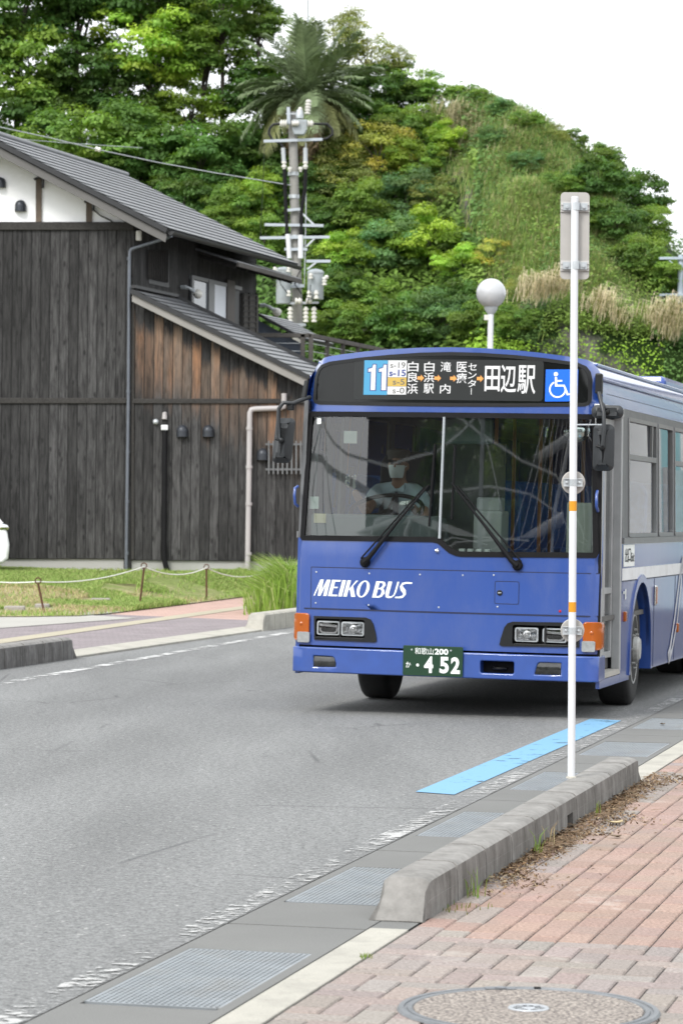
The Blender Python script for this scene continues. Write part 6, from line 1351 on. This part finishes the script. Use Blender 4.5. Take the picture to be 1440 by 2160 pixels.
def tree(px, py, rp_, Y, kind, label, group=None, sz=.82, name='tree', trunk=True):
    if Y > 76:                                  # stand the crown on the slope it is seen against
        Y = 80.0
        while Y < 98.5:
            c = at(px, py, Y)
            if c.z - hillz(c.x, c.y) < rp_ / 6000 * Y * .75: break
            Y += .4
    c = at(px, py, Y); r = 1.12 * rp_ / 6000 * Y; rn = random.Random(int(px * 7 + py * 13)); cm, tm = VAR[kind][rn.randrange(len(VAR[kind]))]; z0 = hillz(c.x, c.y) if Y > 76 else lotz(c.x, c.y)
    z0 = min(z0, c.z - r * .5) - .1; t = thing(name, (c.x, c.y, z0), label, 'tree' if name != 'shrub' else 'shrub', group)
    o = link('crown', cm, t, (0, 0, c.z - z0)); o.scale = (r * rn.uniform(.95, 1.1), r * rn.uniform(.9, 1.1), r * sz / .8); o.rotation_euler = (0, 0, rn.uniform(0, 6.28))
    if trunk: k = link('trunk', tm, t, (0, 0, c.z - z0)); k.scale = (r * .6, r * .6, 1); k.rotation_euler = o.rotation_euler; k.scale.z = max(c.z - z0, .4) / 1.1 if c.z - z0 > r else r * .8
    return t
TREES = [
 # x, y, radius (photo px), distance, kind, label
 (40, 30, 135, 99, 'dark', 'dark evergreen in the top left corner of the hill wood'), (165, -10, 110, 100, 'dark', 'dark evergreen cut by the top edge, second from the left corner'),
 (320, 0, 120, 100, 'dark', 'dark evergreen cut by the top edge with sky showing through its branches'), (470, 25, 105, 99, 'mid', 'green tree at the top edge left of the palm'),
 (55, 180, 120, 96, 'mid', 'mid-green tree at the left edge above the roof ridge'), (175, 170, 100, 97, 'dark', 'dark tree between the left edge and the layered bright crown'),
 (330, 110, 125, 94, 'bright', 'large layered crown of sunlit leaves spreading above the house roof'), (430, 110, 95, 95, 'mid', 'mid-green crown between the layered bright crown and the palm'),
 (250, 250, 100, 96, 'dark', 'dark tree with a sky gap, left of the small lit bough'), (400, 245, 82, 91, 'bright', 'small lit bough of bright leaves to the left of the palm skirt'),
 (60, 300, 105, 92, 'dark', 'dark tree touching the white house gable at the left'), (180, 330, 110, 91, 'mid', 'mid-green tree right behind the wire bobbin'),
 (300, 330, 105, 90, 'dark', 'deep shadowed tree above the middle of the tiled roof'), (420, 350, 100, 90, 'dark', 'deep shadowed tree over the roof slope below the small lit bough'),
 (385, 440, 80, 86, 'dark', 'low dark tree peeping over the roof slope'), (510, 330, 80, 93, 'dark', 'dark tree under the palm skirt left of the utility pole'),
 (500, 440, 62, 84, 'mid', 'rounded green tree over the roof edge left of the pole'), (560, 420, 62, 83, 'bright', 'bright green tree just left of the utility pole'),
 (470, 480, 50, 82, 'mid', 'small green tree low above the eave'), (555, 520, 60, 82, 'mid', 'green tree behind the cross arms left of the pole'),
 (640, 395, 58, 87, 'dark', 'shadowed crown hiding the palm trunk behind the utility pole'), (585, 375, 52, 88, 'dark', 'shadowed crown at the left side of the palm trunk'), (712, 355, 50, 89, 'mid', 'green crown at the right side of the palm trunk'),
 (560, 200, 95, 98, 'dark', 'dark tree behind the left half of the palm'), (545, 60, 55, 99, 'mid', 'green treetop at the palm crest, left side'),
 (700, 110, 90, 99, 'olive', 'thin olive tree with airy twigs behind the palm'), (775, 125, 62, 98, 'olive', 'sparse olive treetop against the white sky'),
 (735, 60, 40, 99, 'olive', 'wispy topmost twigs right of the antenna'), (840, 130, 38, 98, 'olive', 'small rounded treetop alone against the sky'),
 (800, 205, 82, 95, 'dark', 'dark green tree right of the palm on the crest'), (880, 195, 52, 95, 'mid', 'green tree at the end of the crest, above the dry grass'),
 (745, 260, 75, 92, 'dark', 'shadowed tree under the palm fronds on the right'), (690, 330, 75, 88, 'olive', 'olive tree directly right of the upper pole'),
 (795, 335, 78, 87, 'yellow', 'yellow-leaved maple in the middle of the slope'), (735, 395, 70, 85, 'olive', 'olive crown below and left of the yellow maple'),
 (835, 285, 55, 88, 'mid', 'rounded green crown above the yellow maple'), (900, 265, 50, 88, 'mid', 'green crown left of the pale rock face top'),
 (940, 300, 48, 87, 'bright', 'yellow-green crown at the edge of the rock face'), (880, 345, 58, 86, 'bright', 'bright green crown right of the yellow maple'),
 (770, 455, 72, 84, 'mid', 'green crown under the yellow maple'), (850, 430, 75, 85, 'blue', 'cool green fine-leaved crown in the middle of the slope'),
 (920, 420, 50, 86, 'olive', 'olive crown beside the rock face'), (815, 530, 78, 83, 'blue', 'cool green crown left of the bright spreading tree'),
 (905, 525, 92, 82, 'bright', 'bright spreading tree with a forked trunk, centre of the lower slope'), (975, 565, 55, 82, 'bright', 'bright crown right of the forked trunk'),
 (735, 545, 62, 82.5, 'bright', 'bright crown right of the lower cross arms'), (1045, 545, 42, 82.5, 'yellow', 'small yellow-green tree above the globe lamp'),
 (690, 470, 58, 84, 'dark', 'dark crown right of the cross arms'), (700, 620, 70, 81, 'dark', 'dark crown right of the round transformer'),
 (770, 640, 62, 81, 'mid', 'green crown low on the slope behind the deck'), (850, 690, 80, 80, 'dark', 'dark low crown behind the bus roof, left of the lamp post'),
 (930, 680, 70, 80, 'blue', 'cool green crown just above the bus roof beside the lamp'), (1010, 700, 58, 80, 'mid', 'green crown right behind the lamp post'),
 (1085, 690, 52, 80, 'mid', 'green crown between lamp post and ivy wall'), (720, 700, 60, 79.5, 'mid', 'green crown over the deck railing'), (660, 620, 60, 83, 'mid', 'green crown directly behind the transformers'),
 (985, 640, 55, 81, 'dark', 'dark crown left of the globe lamp'), (1105, 610, 45, 82, 'olive', 'olive crown right of the globe lamp'),
 (1262, 385, 62, 97, 'dark', 'dark tree left of the pair above the sign plate'), (1330, 420, 72, 96, 'dark', 'tall dark tree at the right end of the hill'), (1375, 490, 52, 96, 'mid', 'green tree leaning out to the white sky at the right end'),
 (1290, 480, 62, 95, 'dark', 'dark shadowed crown right behind the sign plate'), (1345, 560, 60, 94, 'mid', 'green crown above the dry grass on the right'), (1405, 590, 48, 94, 'mid', 'green crown behind the steel mast arms'),
 (1270, 345, 40, 98, 'mid', 'green treetop on the sky line above the sign plate'),
]
for a in TREES: tree(*a, group='trees on the hill')
for px, py, r, Y, kind, lab in ((960, 205, 26, 95.5, 'mid', 'low shrub on the crest beside the dry grass'), (1010, 212, 30, 95.5, 'mid', 'low rounded shrub on the sky line, second along the crest'), (1060, 232, 32, 95.5, 'blue', 'cool green shrub on the sky line, third along the crest'),
                            (1110, 262, 32, 95.5, 'mid', 'green shrub on the sky line, fourth along the crest'), (1165, 292, 34, 95.5, 'olive', 'olive shrub on the sky line with dry tips'), (1205, 305, 34, 95.5, 'mid', 'green shrub at the foot of the dark trees on the crest'),
                            (1040, 300, 36, 93, 'blue', 'cool shrub on the upper slope below the crest'), (1110, 350, 40, 92, 'blue', 'cool shrub in the middle of the grassy slope'), (1180, 400, 42, 92, 'mid', 'green shrub on the slope left of the sign plate'), (1215, 480, 40, 90, 'mid', 'green shrub hidden partly by the sign plate')):
    tree(px, py, r, Y, kind, lab, 'shrubs on the bare slope', .75, 'shrub', False)

# ------------------------------------------------------------------ date palm
PC = at(648, 205, 95); pz0 = hillz(PC.x, PC.y) - .2; palm = thing('palm_tree', (PC.x, PC.y, pz0), 'big feather palm with a brown skirt of dead fronds behind the utility pole', 'palm'); pb_ = Vector((PC.x, PC.y, pz0))
mb = MB(); hh = PC.z - pz0; mb.tube([(0, 0, 0), (.03, 0, hh * .5), (0, 0, hh)], [.32, .28, .34], 14); mb.build('trunk', mat('palm_trunk', (.10, .075, .055), .9, var=.4, vs=5, bump=.6, bs=9), palm, smooth=60)
def frond_mesh(name, seed, droop, m, L=2.5, ragged=0.0):
    rn = random.Random(seed); mb = MB(); n = 16; pts = []
    for i in range(n + 1):
        t = i / n; pts.append(Vector((L * t * (1 - .12 * droop * t), 0, L * (.18 * t - droop * .62 * t * t))))
    mb.tube(pts, [.035 * (1 - i / n) + .006 for i in range(n + 1)], 5)
    for i in range(2, n * 3):
        t = i / (n * 3); k = min(n - 1, int(t * n)); p = pts[k].lerp(pts[k + 1], t * n - k); tg = (pts[k + 1] - pts[k]).normalized(); ll = .62 * math.sin(math.pi * min(1, .12 + t * .88)) ** .6 + .05
        for sg in (-1, 1):
            if rn.random() < ragged: continue
            d = (tg * .75 + Vector((0, sg, .25 - droop * .25))).normalized(); d += Vector((rn.uniform(-.1, .1), rn.uniform(-.1, .1), rn.uniform(-.15, .1) - ragged * .4)); q = p + d * ll; w_ = tg * .030; mid = p.lerp(q, .5) + Vector((0, 0, .04))
            mb.add([p - w_ * .6, p + w_ * .6, mid + w_, q + Vector((0, 0, -.05 - droop * .08)), mid - w_], [(0, 1, 2, 4), (4, 2, 3)])
    me = bpy.data.meshes.new(name); me.from_pydata([tuple(v) for v in mb.v], [], mb.f); me.materials.append(m); return me
PG = mat('palm_green', (.15, .20, .10), .5, var=.35, vs=2, spec=.3); PD = mat('dead_frond', (.24, .18, .115), .85, var=.35, vs=3, spec=.1); PO = mat('old_frond', (.15, .165, .06), .6, var=.35, vs=2)
FR = [frond_mesh('frond', i, d, PG, 2.6 + .1 * (i % 3)) for i, d in enumerate((.12, .25, .42, .6, .8, 1.0))]; FO_ = [frond_mesh('old_frond', 8, 1.0, PO), frond_mesh('old_frond', 9, 1.25, PO, 2.3)]; FD = [frond_mesh('dead_frond', 10, 1.1, PD, 2.3, .35), frond_mesh('dead_frond', 12, 1.5, PD, 2.0, .4)]
rn = random.Random(5)
for i in range(84):
    u_ = i / 84; az = i * 2.39996 + rn.uniform(-.35, .35)
    if u_ < .57: el = R(84 - 95 * (u_ / .57) ** .85 + rn.uniform(-10, 10)); me = FR[min(5, max(0, int(u_ / .57 * 6) + rn.choice((-1, 0, 0, 1))))]; nm = 'frond'
    elif u_ < .74: el = R(rn.uniform(-38, 4)); me = FO_[i % 2]; nm = 'frond'
    else: el = R(-28 - 48 * rn.random()); me = FD[i % 2]; nm = 'dead_frond'
    o = link(nm, me, palm, (0, 0, hh - .02)); o.rotation_euler = (rn.uniform(-.35, .35), -el, az); s = rn.uniform(.82, 1.18) * (.88 if u_ > .57 else .94); o.scale = (s, s, s)

# ------------------------------------------------------------------ hillside cover (nobody could count it)
def hill_cover():
    global rng
    rng = np.random.default_rng(21); n = 290000; xx = np.where(rng.random(n) < .9, rng.uniform(-14, 14, n), rng.uniform(-26, 24, n)); yy = np.where(rng.random(n) < .38, rng.uniform(81, 84.6, n), rng.uniform(82, 99, n)); P, Nn, L, T = [], [], [], []
    ph = rng.uniform(0, 6.28, 12)
    for x, y in zip(xx, yy):
        z = hillz(x, y); w = sstep(2.5, 6.5, x)
        rock = math.sin(x * .9 + .5 * y + 1.0) + math.sin(x * 2.3 - y * .6) * .6
        pxx = x / y * 6000 + 720; pyy = 1089 - (z - 1.59) / y * 6000
        if w > .1 and z > 7 and ((abs(pxx - 975 - (pyy - 400) * .28) < 22 + 7 * rock and 325 < pyy < 500) or (abs(pxx - 1095 - (pyy - 480) * .55) < 17 + 7 * rock and 420 < pyy < 545)) and random.random() < .95: continue
        e = .12; nx = -(hillz(x + e, y) - z) / e; ny = -(hillz(x, y + e) - z) / e; nn = Vector((nx, ny, 1)).normalized()
        cl = .5 + .5 * math.sin(x * 2.1 + 1.3 * z) * math.sin(y * 1.7 - z * .8 + x); up_ = abs(random.gauss(0, .16)) + .42 * cl * random.random()
        P.append((x + nn.x * up_, y + nn.y * up_, z + nn.z * up_)); Nn.append((nn.x * .6 + random.gauss(0, .4), nn.y * .6 - .12 + random.gauss(0, .4), nn.z * .5 + .55 + random.gauss(0, .3))); L.append(random.uniform(.10, .22) * (1.15 if w < .5 else .62))
        k = random.uniform(.7, 1.25) * (.75 + .5 * cl)
        g = math.sin(x * .55 + y * .35) * .5 + math.sin(x * 1.3 - y * .8 + 2) * .5
        if w > .3 and z < 6.6 + (y - 83.3) * .2: c = (.24, .40, .045) if g > -.25 else (.13, .25, .065)                     # ivy on the wall
        elif w > .3: c = (.19, .29, .06) if g > .1 else (.12, .22, .06)
        else: c = (.085, .165, .034) if g < .2 else (.14, .23, .045)
        T.append((c[0] * k, c[1] * k, c[2] * k))
    V = leaf_quads(np.array(P), unit(np.array(Nn)), np.array(L)); me = np_mesh('hillside_foliage', V, 4, COVER, col=np.array(T)); tag(link('hillside_foliage', me), 'ivy, kudzu and low bushes covering the steep hillside', 'foliage', kind='stuff')
COVER = tintmat('hill_cover_leaves', .55, .1, 9, .25, trans=.3); BLADE = tintmat('grass_blades', .6, .1, 5, .2, trans=.35)
hill_cover()
def blades(name, roots, H, lean, width, cols, bend=.5):
    """one curved three-point blade per root"""
    n = len(roots); a = rng.uniform(0, 2 * np.pi, n); d = np.stack([np.cos(a), np.sin(a), np.zeros(n)], 1); s = np.stack([-np.sin(a), np.cos(a), np.zeros(n)], 1)
    f = rng.uniform(0, 2 * np.pi, n); s = np.stack([np.cos(f), np.sin(f), np.zeros(n)], 1) * .5 + np.array([.8, 0, 0]); s = unit(s)
    H = H.reshape(-1, 1); ln = lean(n, d); up3 = np.array([0, 0, 1.]); mid = roots + up3 * H * .6 + ln * H * .3; tip = roots + up3 * H * (1 - bend * .3) + ln * H * (.6 + bend); w_ = width.reshape(-1, 1)
    q1 = np.stack([roots - s * w_ * .5, roots + s * w_ * .5, mid + s * w_ * .42, mid - s * w_ * .42], 1); q2 = np.stack([mid - s * w_ * .42, mid + s * w_ * .42, tip + s * w_ * .06, tip - s * w_ * .06], 1)
    return np_mesh(name, np.concatenate([q1, q2], 1).reshape(-1, 3), 4, BLADE, col=np.repeat(cols, 2, 0))
def onhill(px, py):
    Y = 82.0
    while Y < 97:
        c = at(px, py, Y)
        if c.z < hillz(c.x, c.y) + .25: break
        Y += .15
    return c
def dry_grass():
    R0, C = [], []
    spots = []
    tufts = [(random.random(), random.gauss(0, 15), random.uniform(.5, 1.1)) for _ in range(15)]
    for i in range(84):                                    # plumes hanging over the top of the ivy wall
        t, oy, hz = random.choice(tufts); px = 1105 + 360 * t + random.gauss(0, 9); py = 578 + 105 * t + oy + random.gauss(0, 9); Y = 83.6; spots.append((at(px, py, Y), hz, (.78, .68, .48)))
    for i in range(60): px = random.gauss(985, 38); py = 262 + (px - 960) * .35 + random.gauss(0, 26); spots.append((onhill(px, py), .6, (.60, .54, .36)))
    for i in range(80): px = random.uniform(1040, 1260); py = 330 + (px - 1060) * .9 + random.gauss(0, 60); spots.append((onhill(px, py), .4, (.24, .28, .10)))
    roots, Hs, cs = [], [], []
    for c, h, col in spots:
        for k in range(20):
            k_ = random.uniform(.7, 1.25); roots.append((c.x + random.gauss(0, .16), c.y - abs(random.gauss(0, .2)), c.z - .25 + random.gauss(0, .1))); Hs.append(h * random.uniform(.6, 1.15)); cs.append(tuple(x * k_ for x in col) if random.random() < .66 else (.20 * k_, .22 * k_, .06 * k_))
    def lean(n, d): return d * .35 + np.array([.25, -.45, -.25])
    me = blades('dry_grass', np.array(roots), np.array(Hs), lean, np.full(len(roots), .017), np.array(cs), 1.0); tag(link('dry_grass', me), 'straw-coloured dry grass hanging over the top of the ivy wall and on the crest', 'dry grass', kind='stuff')
dry_grass()
STONES = [(o.location.x, o.location.y, .30) for o in SC.objects if o.name.startswith('stone_block')]
def slope_grass():
    roots, Hs, cs = [], [], []
    while len(roots) < 30000:
        px = random.uniform(930, 1290); py = random.uniform(215, 640)
        if py < 150 + (px - 900) * .35 + 45 or py > 560 + (px - 1100) * .28: continue
        if px < 960 + (py - 300) * .25: continue
        if (abs(px - 975 - (py - 400) * .28) < 26 and 315 < py < 505 or abs(px - 1095 - (py - 480) * .55) < 20 and 415 < py < 550) and random.random() < .93: continue
        if not roots or random.random() < .08: c = onhill(px, py); 
        else: c = c + Vector((random.gauss(0, .22), random.gauss(0, .22), 0)); c.z = hillz(c.x, c.y) + .05
        k = random.uniform(.75, 1.25); roots.append(tuple(c)); Hs.append(random.uniform(.25, .62)); cs.append(tuple(q * k for q in random.choice(((.32, .45, .13), (.27, .42, .14), (.38, .48, .15), (.52, .50, .26)))))
    me = blades('slope_grass', np.array(roots), np.array(Hs), lambda n, d: d * .4 + np.array([.25, -.4, -.15]), np.full(len(roots), .024), np.array(cs), .9); tag(link('slope_grass', me), 'soft green grass leaning down the steep slope right of the palm', 'grass', kind='stuff')
slope_grass()
def lot_grass():
    roots, Hs, cs, ws = [], [], [], []; poly = LOT
    def ins(x, y):
        c = False
        for i in range(len(poly)):
            x1, y1 = poly[i]; x2, y2 = poly[i - 1]
            if (y1 > y) != (y2 > y) and x < (x2 - x1) * (y - y1) / (y2 - y1) + x1: c = not c
        return c
    while len(roots) < 62000:
        y = random.uniform(42, 58.5); x = random.uniform(-.125 * y, .2)
        if not ins(x, y) or (y > 56.9 and x < -.6): continue
        if any(abs(x - a) < b_ and -1.5 < y - c_ < .15 for a, c_, b_ in STONES): continue
        p = math.sin(x * 1.1 + y * .5) + math.sin(x * .4 - y * .9 + 1) * .8 + math.sin(x * 2.7 + y * 1.9) * .4
        if p < -.25 and random.random() < .93: continue
        dry = p < .1 and 43 < y < 51; k = random.uniform(.7, 1.25); c = (.46, .39, .22) if dry and random.random() < .7 else ((.27, .38, .10) if random.random() < .75 else (.38, .42, .16))
        roots.append((x, y, lotz(x, y) - .005)); Hs.append(random.uniform(.03, .11) * (1.4 if p > .8 else 1)); cs.append(tuple(q * k for q in c)); ws.append(random.uniform(.010, .022))
    me = blades('grass', np.array(roots), np.array(Hs), lambda n, d: d * .5, np.array(ws), np.array(cs)); tag(link('grass', me), 'patchy green and dry grass of the lot before the house', 'grass', kind='stuff')
lot_grass()
def tall_grass():
    c = gr(592, 1292, .06); roots, Hs, cs = [], [], []
    for i in range(2600):
        x = c.x + random.gauss(.12, .25); y = c.y + random.gauss(.2, .5)
        if x < c.x - .42 - .25 * random.random(): continue
        k = random.uniform(.7, 1.3); roots.append((x - c.x, y - c.y, -.02)); Hs.append(random.uniform(.35, 1.22) * (1 - .5 * min(1, abs(x - c.x - .2) / .75))); cs.append(tuple(q * k for q in ((.21, .33, .055) if random.random() < .8 else (.36, .41, .16))))
    me = blades('tall_grass', np.array(roots), np.array(Hs), lambda n, d: d * .38 + np.array([-.12, 0, 0]), np.full(len(roots), .018), np.array(cs), .6); tag(link('tall_grass', me, None, (c.x, c.y, .06)), 'tall bright green grass clump growing behind the kerb left of the bus', 'grass clump')
tall_grass()
def weed(s, t, n, h, label, c=(.20, .27, .07), sp=.03, name='grass_tuft'):
    b = rp(s, t); roots = np.array([(random.gauss(0, sp), random.gauss(0, sp), 0) for _ in range(n)]); k = np.array([[q * random.uniform(.8, 1.2) for q in c] for _ in range(n)])
    me = blades(name, roots, np.array([h * random.uniform(.5, 1.1) for _ in range(n)]), lambda n, d: d * .35, np.full(n, .0042), k, .4); tag(link(name, me, None, b), label, 'weed', 'weeds along the raised kerb')
weed(.36, .755, 16, .14, 'tuft of green weed nearest the camera at the kerb foot'); weed(-.02, .75, 30, .03, 'low mossy sprouts at the near corner of the raised kerb', (.17, .21, .04), .07); weed(1.9, .765, 7, .17, 'single tall green blade halfway along the raised kerb', (.24, .32, .06), .012); weed(2.25, .775, 8, .15, 'straw-coloured dry stalk before the drain slot', (.42, .33, .20), .012); weed(3.75, .77, 8, .10, 'green blade just beyond the drain slot', (.26, .33, .07), .012); weed(-1.35, .715, 14, .022, 'tiny green sprout in the joint of the pale kerb strip', (.18, .26, .05), .018)
def litter():
    """dry leaf and twig litter swept against the kerb"""
    P, Nn, L, T = [], [], [], []; tw = MB()
    for i in range(5200):
        s = random.choice((random.uniform(.75, 2.9), random.gauss(2.4, .45), random.uniform(3.3, 6.3), random.gauss(4.3, .7), random.uniform(.4, 6.4)))
        if .2 > s or s > 6.7: continue
        spread = .06 + .11 * max(0, math.sin(s * 2.2 + .4)) * (1 if s < 3.2 or s > 3.4 else .5); t = .735 + abs(random.gauss(0, spread)); p = rp(s, t, .003 + abs(random.gauss(0, .012)) * max(0, 1 - (t - .73) / .15)); P.append(tuple(p))
        Nn.append((random.gauss(0, .6), random.gauss(0, .6), 1)); L.append(random.uniform(.012, .034)); k = random.uniform(.55, 1.35); c = random.choice(((.20, .13, .075), (.26, .18, .11), (.13, .085, .055), (.30, .24, .16))); T.append(tuple(q * k for q in c))
    for i in range(90): s = random.uniform(.6, 8.5); p = rp(s, .75 + abs(random.gauss(0, .5)), .004); P.append(tuple(p)); Nn.append((random.gauss(0, .3), random.gauss(0, .3), 1)); L.append(random.uniform(.015, .035)); T.append((.14, .10, .07))
    V = leaf_quads(np.array(P), unit(np.array(Nn)), np.array(L), .35); me = np_mesh('leaf_litter', V, 4, LIT, col=np.array(T)); tag(link('leaf_litter', me), 'brown dry leaf litter swept against the raised kerb', 'leaf litter', kind='stuff')
    for i in range(420):
        s = random.choice((random.gauss(2.4, .5), random.uniform(3.4, 6.2))); t = .74 + abs(random.gauss(0, .08)); a = rp(s, t, random.uniform(.004, .03)); an = random.uniform(0, 6.28); l_ = random.uniform(.03, .09); tw.tube([a, a + Vector((math.cos(an) * l_, math.sin(an) * l_, random.uniform(-.01, .012)))], .0016, 4)
    tag(tw.build('twig_litter', mat('dry_twigs', (.24, .17, .11), .9, var=.3), normals=False), 'thin dry twigs in the litter along the raised kerb', 'twig litter', kind='stuff')
LIT = tintmat('dry_leaves', .85, .2, 40, .1); litter()
for s, t, r, lab in ((3.35, .93, .035, 'pale curled dead leaf lying on the litter'), (2.75, 1.02, .022, 'dark crumpled leaf on the bricks'), (3.6, 1.25, .022, 'small brown crumpled leaf alone on the bricks'), (10.6, .23, .025, 'yellow-brown leaf on the farthest grating')):
    mb = MB(); b = rp(s, t, .006 if t > .5 else .004); mb.patch([(r * 1.5 * math.cos(a) * (1 + .25 * math.cos(3 * a)), r * .8 * math.sin(a)) for a in [2 * math.pi * i / 14 for i in range(14)]], [], lambda x, y: (x, y, .3 * abs(y) + 6 * x * x + .002), r / 3, (0, 0, .0015)); o = mb.build('dead_leaf', mat('dead_leaf', (.42, .34, .20) if r > .03 else (.15, .11, .07), .8, var=.3), smooth=60); o.location = b; o.rotation_euler = (0, 0, s); tag(o, lab, 'leaf', 'single dead leaves')
# ================================================================== unseen things added for the bus to reflect, behind and right of the camera
def block(name, loc, rz, size, m, label, rows, cols, glassm, reflection_frame=False):
    t = thing(name, loc, label, 'building', rz=rz); L, D, Hh = size; mb = MB(); mb.box((0, D / 2, Hh / 2), (L, D, Hh)); mb.build('wall', m, t); mb = MB(); mb.box((0, D / 2, Hh + .1), (L + .6, D + .6, .2)); mb.build('roof', M['rooftile'], t)
    for i in range(rows):
        for j in range(cols):
            x = -L / 2 + L * (j + .5) / cols; z = 1.7 + 2.9 * i; mb = MB(); mb.box((x, -.02, z), (L / cols * .6, .10, 1.6)); w_ = mb.build('window', glassm, t); mb = MB()
            for dx in (-.5, 0, .5): mb.box((x + dx * L / cols * .6, -.06, z), (.07, .10, 1.7))
            mb.build('frame', M['alulight'], w_)
    if reflection_frame:
        for k in range(5):
            a = MB(); x = -L / 2 + L * k / 4; a.tube([(x, -.1, 5.2), (x + .8, -2.2, 5.0), (x + 1.2, -3.6, 3.6), (x + 1.2, -3.9, 0)], .14, 8); a.build('reflection_arch', M['white'], t, smooth=60)
        a = MB(); a.tube([(-L / 2, -2.2, 5.05), (0, -2.6, 4.6), (L / 2 + 1, -2.2, 5.05)], .12, 8); a.tube([(-L / 2, -3.7, 3.5), (0, -3.9, 2.9), (L / 2 + 1, -3.7, 3.5)], .12, 8); a.build('reflection_rail', M['white'], t, smooth=60)
    return t
block('reflection_shop', (-17.5, -13.5, 0), R(-151), (34, 8, 8.5), mat('dim_brown_wall', (.075, .062, .052), .8, var=.2, vs=.5), 'unseen long brown shop with pale arches, added for the windscreen to reflect', 2, 9, M['blackgloss'], True)  # dark wall and pale arches, added out of view to show in the windscreen
def reflection_sections():
    N = NT('reflection_wall_sections'); sx = N.n('ShaderNodeSeparateXYZ'); N.l(N.tc(), sx.inputs[0])
    c = N.ramp(N.math('ADD', N.math('DIVIDE', sx.outputs[0], 17.0), .5), [(0, (.55, .54, .53)), (.27, (.62, .63, .64)), (.33, (.22, .40, .43)), (.36, (.60, .61, .62)), (.42, (.08, .15, .15)), (.45, (.30, .12, .055)), (.60, (.58, .56, .54)), (.82, (.30, .45, .48))], 'CONSTANT')  # wall colours invented and ordered for the reflections in the bus side windows
    N.set(Base_Color=N.mix(c, N.ramp(N.noise(N.tc(), .8, 5), [(.3, .8), (.7, 1.1)]), 1.0, 'MULTIPLY'), Roughness=.8); return N.m
block('reflection_house', (12.5, 44.0, 0), R(-75), (17, 7, 6.2), reflection_sections(), 'unseen pale house with wide windows, added for the bus side to reflect', 2, 5, mat('reflected_panes', (.34, .46, .48), .4, var=.3, vs=.7))  # added out of view so the bus side has something to reflect
def reflection_frame():
    t = thing('added_reflection_frame', (-11.5, 1, 0), 'unseen white curved bands and lines added for the windscreen to reflect', 'reflection_frame'); o = Vector((-11.5, 1, 0)); A, B = Vector((-20.5, 6, 0)), Vector((-2.6, -4.2, 0))
    def pt(u, z): return A.lerp(B, u) + Vector((0, 0, z)) - o
    def band(pts, wd, name='reflection_band'):
        mb = MB(); P = []
        for (u0_, z0), (u1_, z1) in zip(pts[:-1], pts[1:]): P += [(u0_ + (u1_ - u0_) * k / 4, z0 + (z1 - z0) * k / 4) for k in range(4)]
        P.append(pts[-1])
        for (a, b), (c, d) in zip(P[:-1], P[1:]): mb.beam(pt(a, b), pt(c, d), .05, wd)
        mb.build(name, M['platewhite'], t, normals=False)
    band([(0, 5.7), (.12, 5.0), (.25, 4.55), (.40, 4.35), (.52, 4.6), (.62, 5.6)], .05); band([(.02, 4.9), (.15, 4.35), (.3, 4.0), (.45, 3.6), (.6, 3.1), (.75, 2.9)], .15)
    band([(.45, 5.8), (.6, 4.9), (.72, 4.5), (.85, 4.3), (.97, 3.4), (1.05, 2.2)], .05); band([(.5, 3.9), (.62, 4.05), (.75, 3.95), (.88, 3.6), (1.0, 2.7)], .04); band([(.55, 6), (.62, 4.6), (.66, 3.6)], .05); band([(.3, 2.9), (.45, 2.7), (.55, 3.0), (.62, 2.5)], .09)
    mb = MB()
    for k in range(13): mb.cyl(pt(.86 + .012 * k, 6.4), pt(.62 + .036 * k, 1.8), .028, 5)
    for k in range(5): mb.cyl(pt(.02 + .01 * k, 6.0), pt(.05 + .05 * k, 2.5), .03, 5)
    mb.build('reflection_lines', M['white'], t, normals=False)
    for u_ in (.05, .6, 1.0): mb = MB(); mb.cyl(pt(u_, 0), pt(u_, 6.2), .10, 10); mb.build('reflection_post', M['steelgrey'], t)
reflection_frame()  # invented bands and lines, shaped to give pale curved reflections in the windscreen
def reflection_tree(x, y, r, h, kind, label):
    cm, tm = VAR[kind][0]; t = thing('reflection_tree', (x, y, 0), label, 'tree', 'unseen trees added for the bus to reflect'); o = link('crown', cm, t, (0, 0, h)); o.scale = (r, r, r); k = link('trunk', tm, t, (0, 0, h)); k.scale = (r * .7, r * .7, h / 1.1)  # unseen trees, added for their reflection in the bus
for x, y, r, h, kd, lb_ in ((-9.5, -6, 2.4, 4.2, 'mid', 'unseen tree added for reflection, nearest the shop arches'), (-14.5, -9.5, 2.8, 4.6, 'dark', 'unseen dark tree added for reflection, before the shop'), (-6, -10, 2.6, 4.6, 'bright', 'unseen bright tree added for reflection, at the end of the shop'), (8.6, 30.5, 1.7, 3.0, 'mid', 'unseen small tree added for reflection, before the pale house')): reflection_tree(x, y, r, h, kd, lb_)
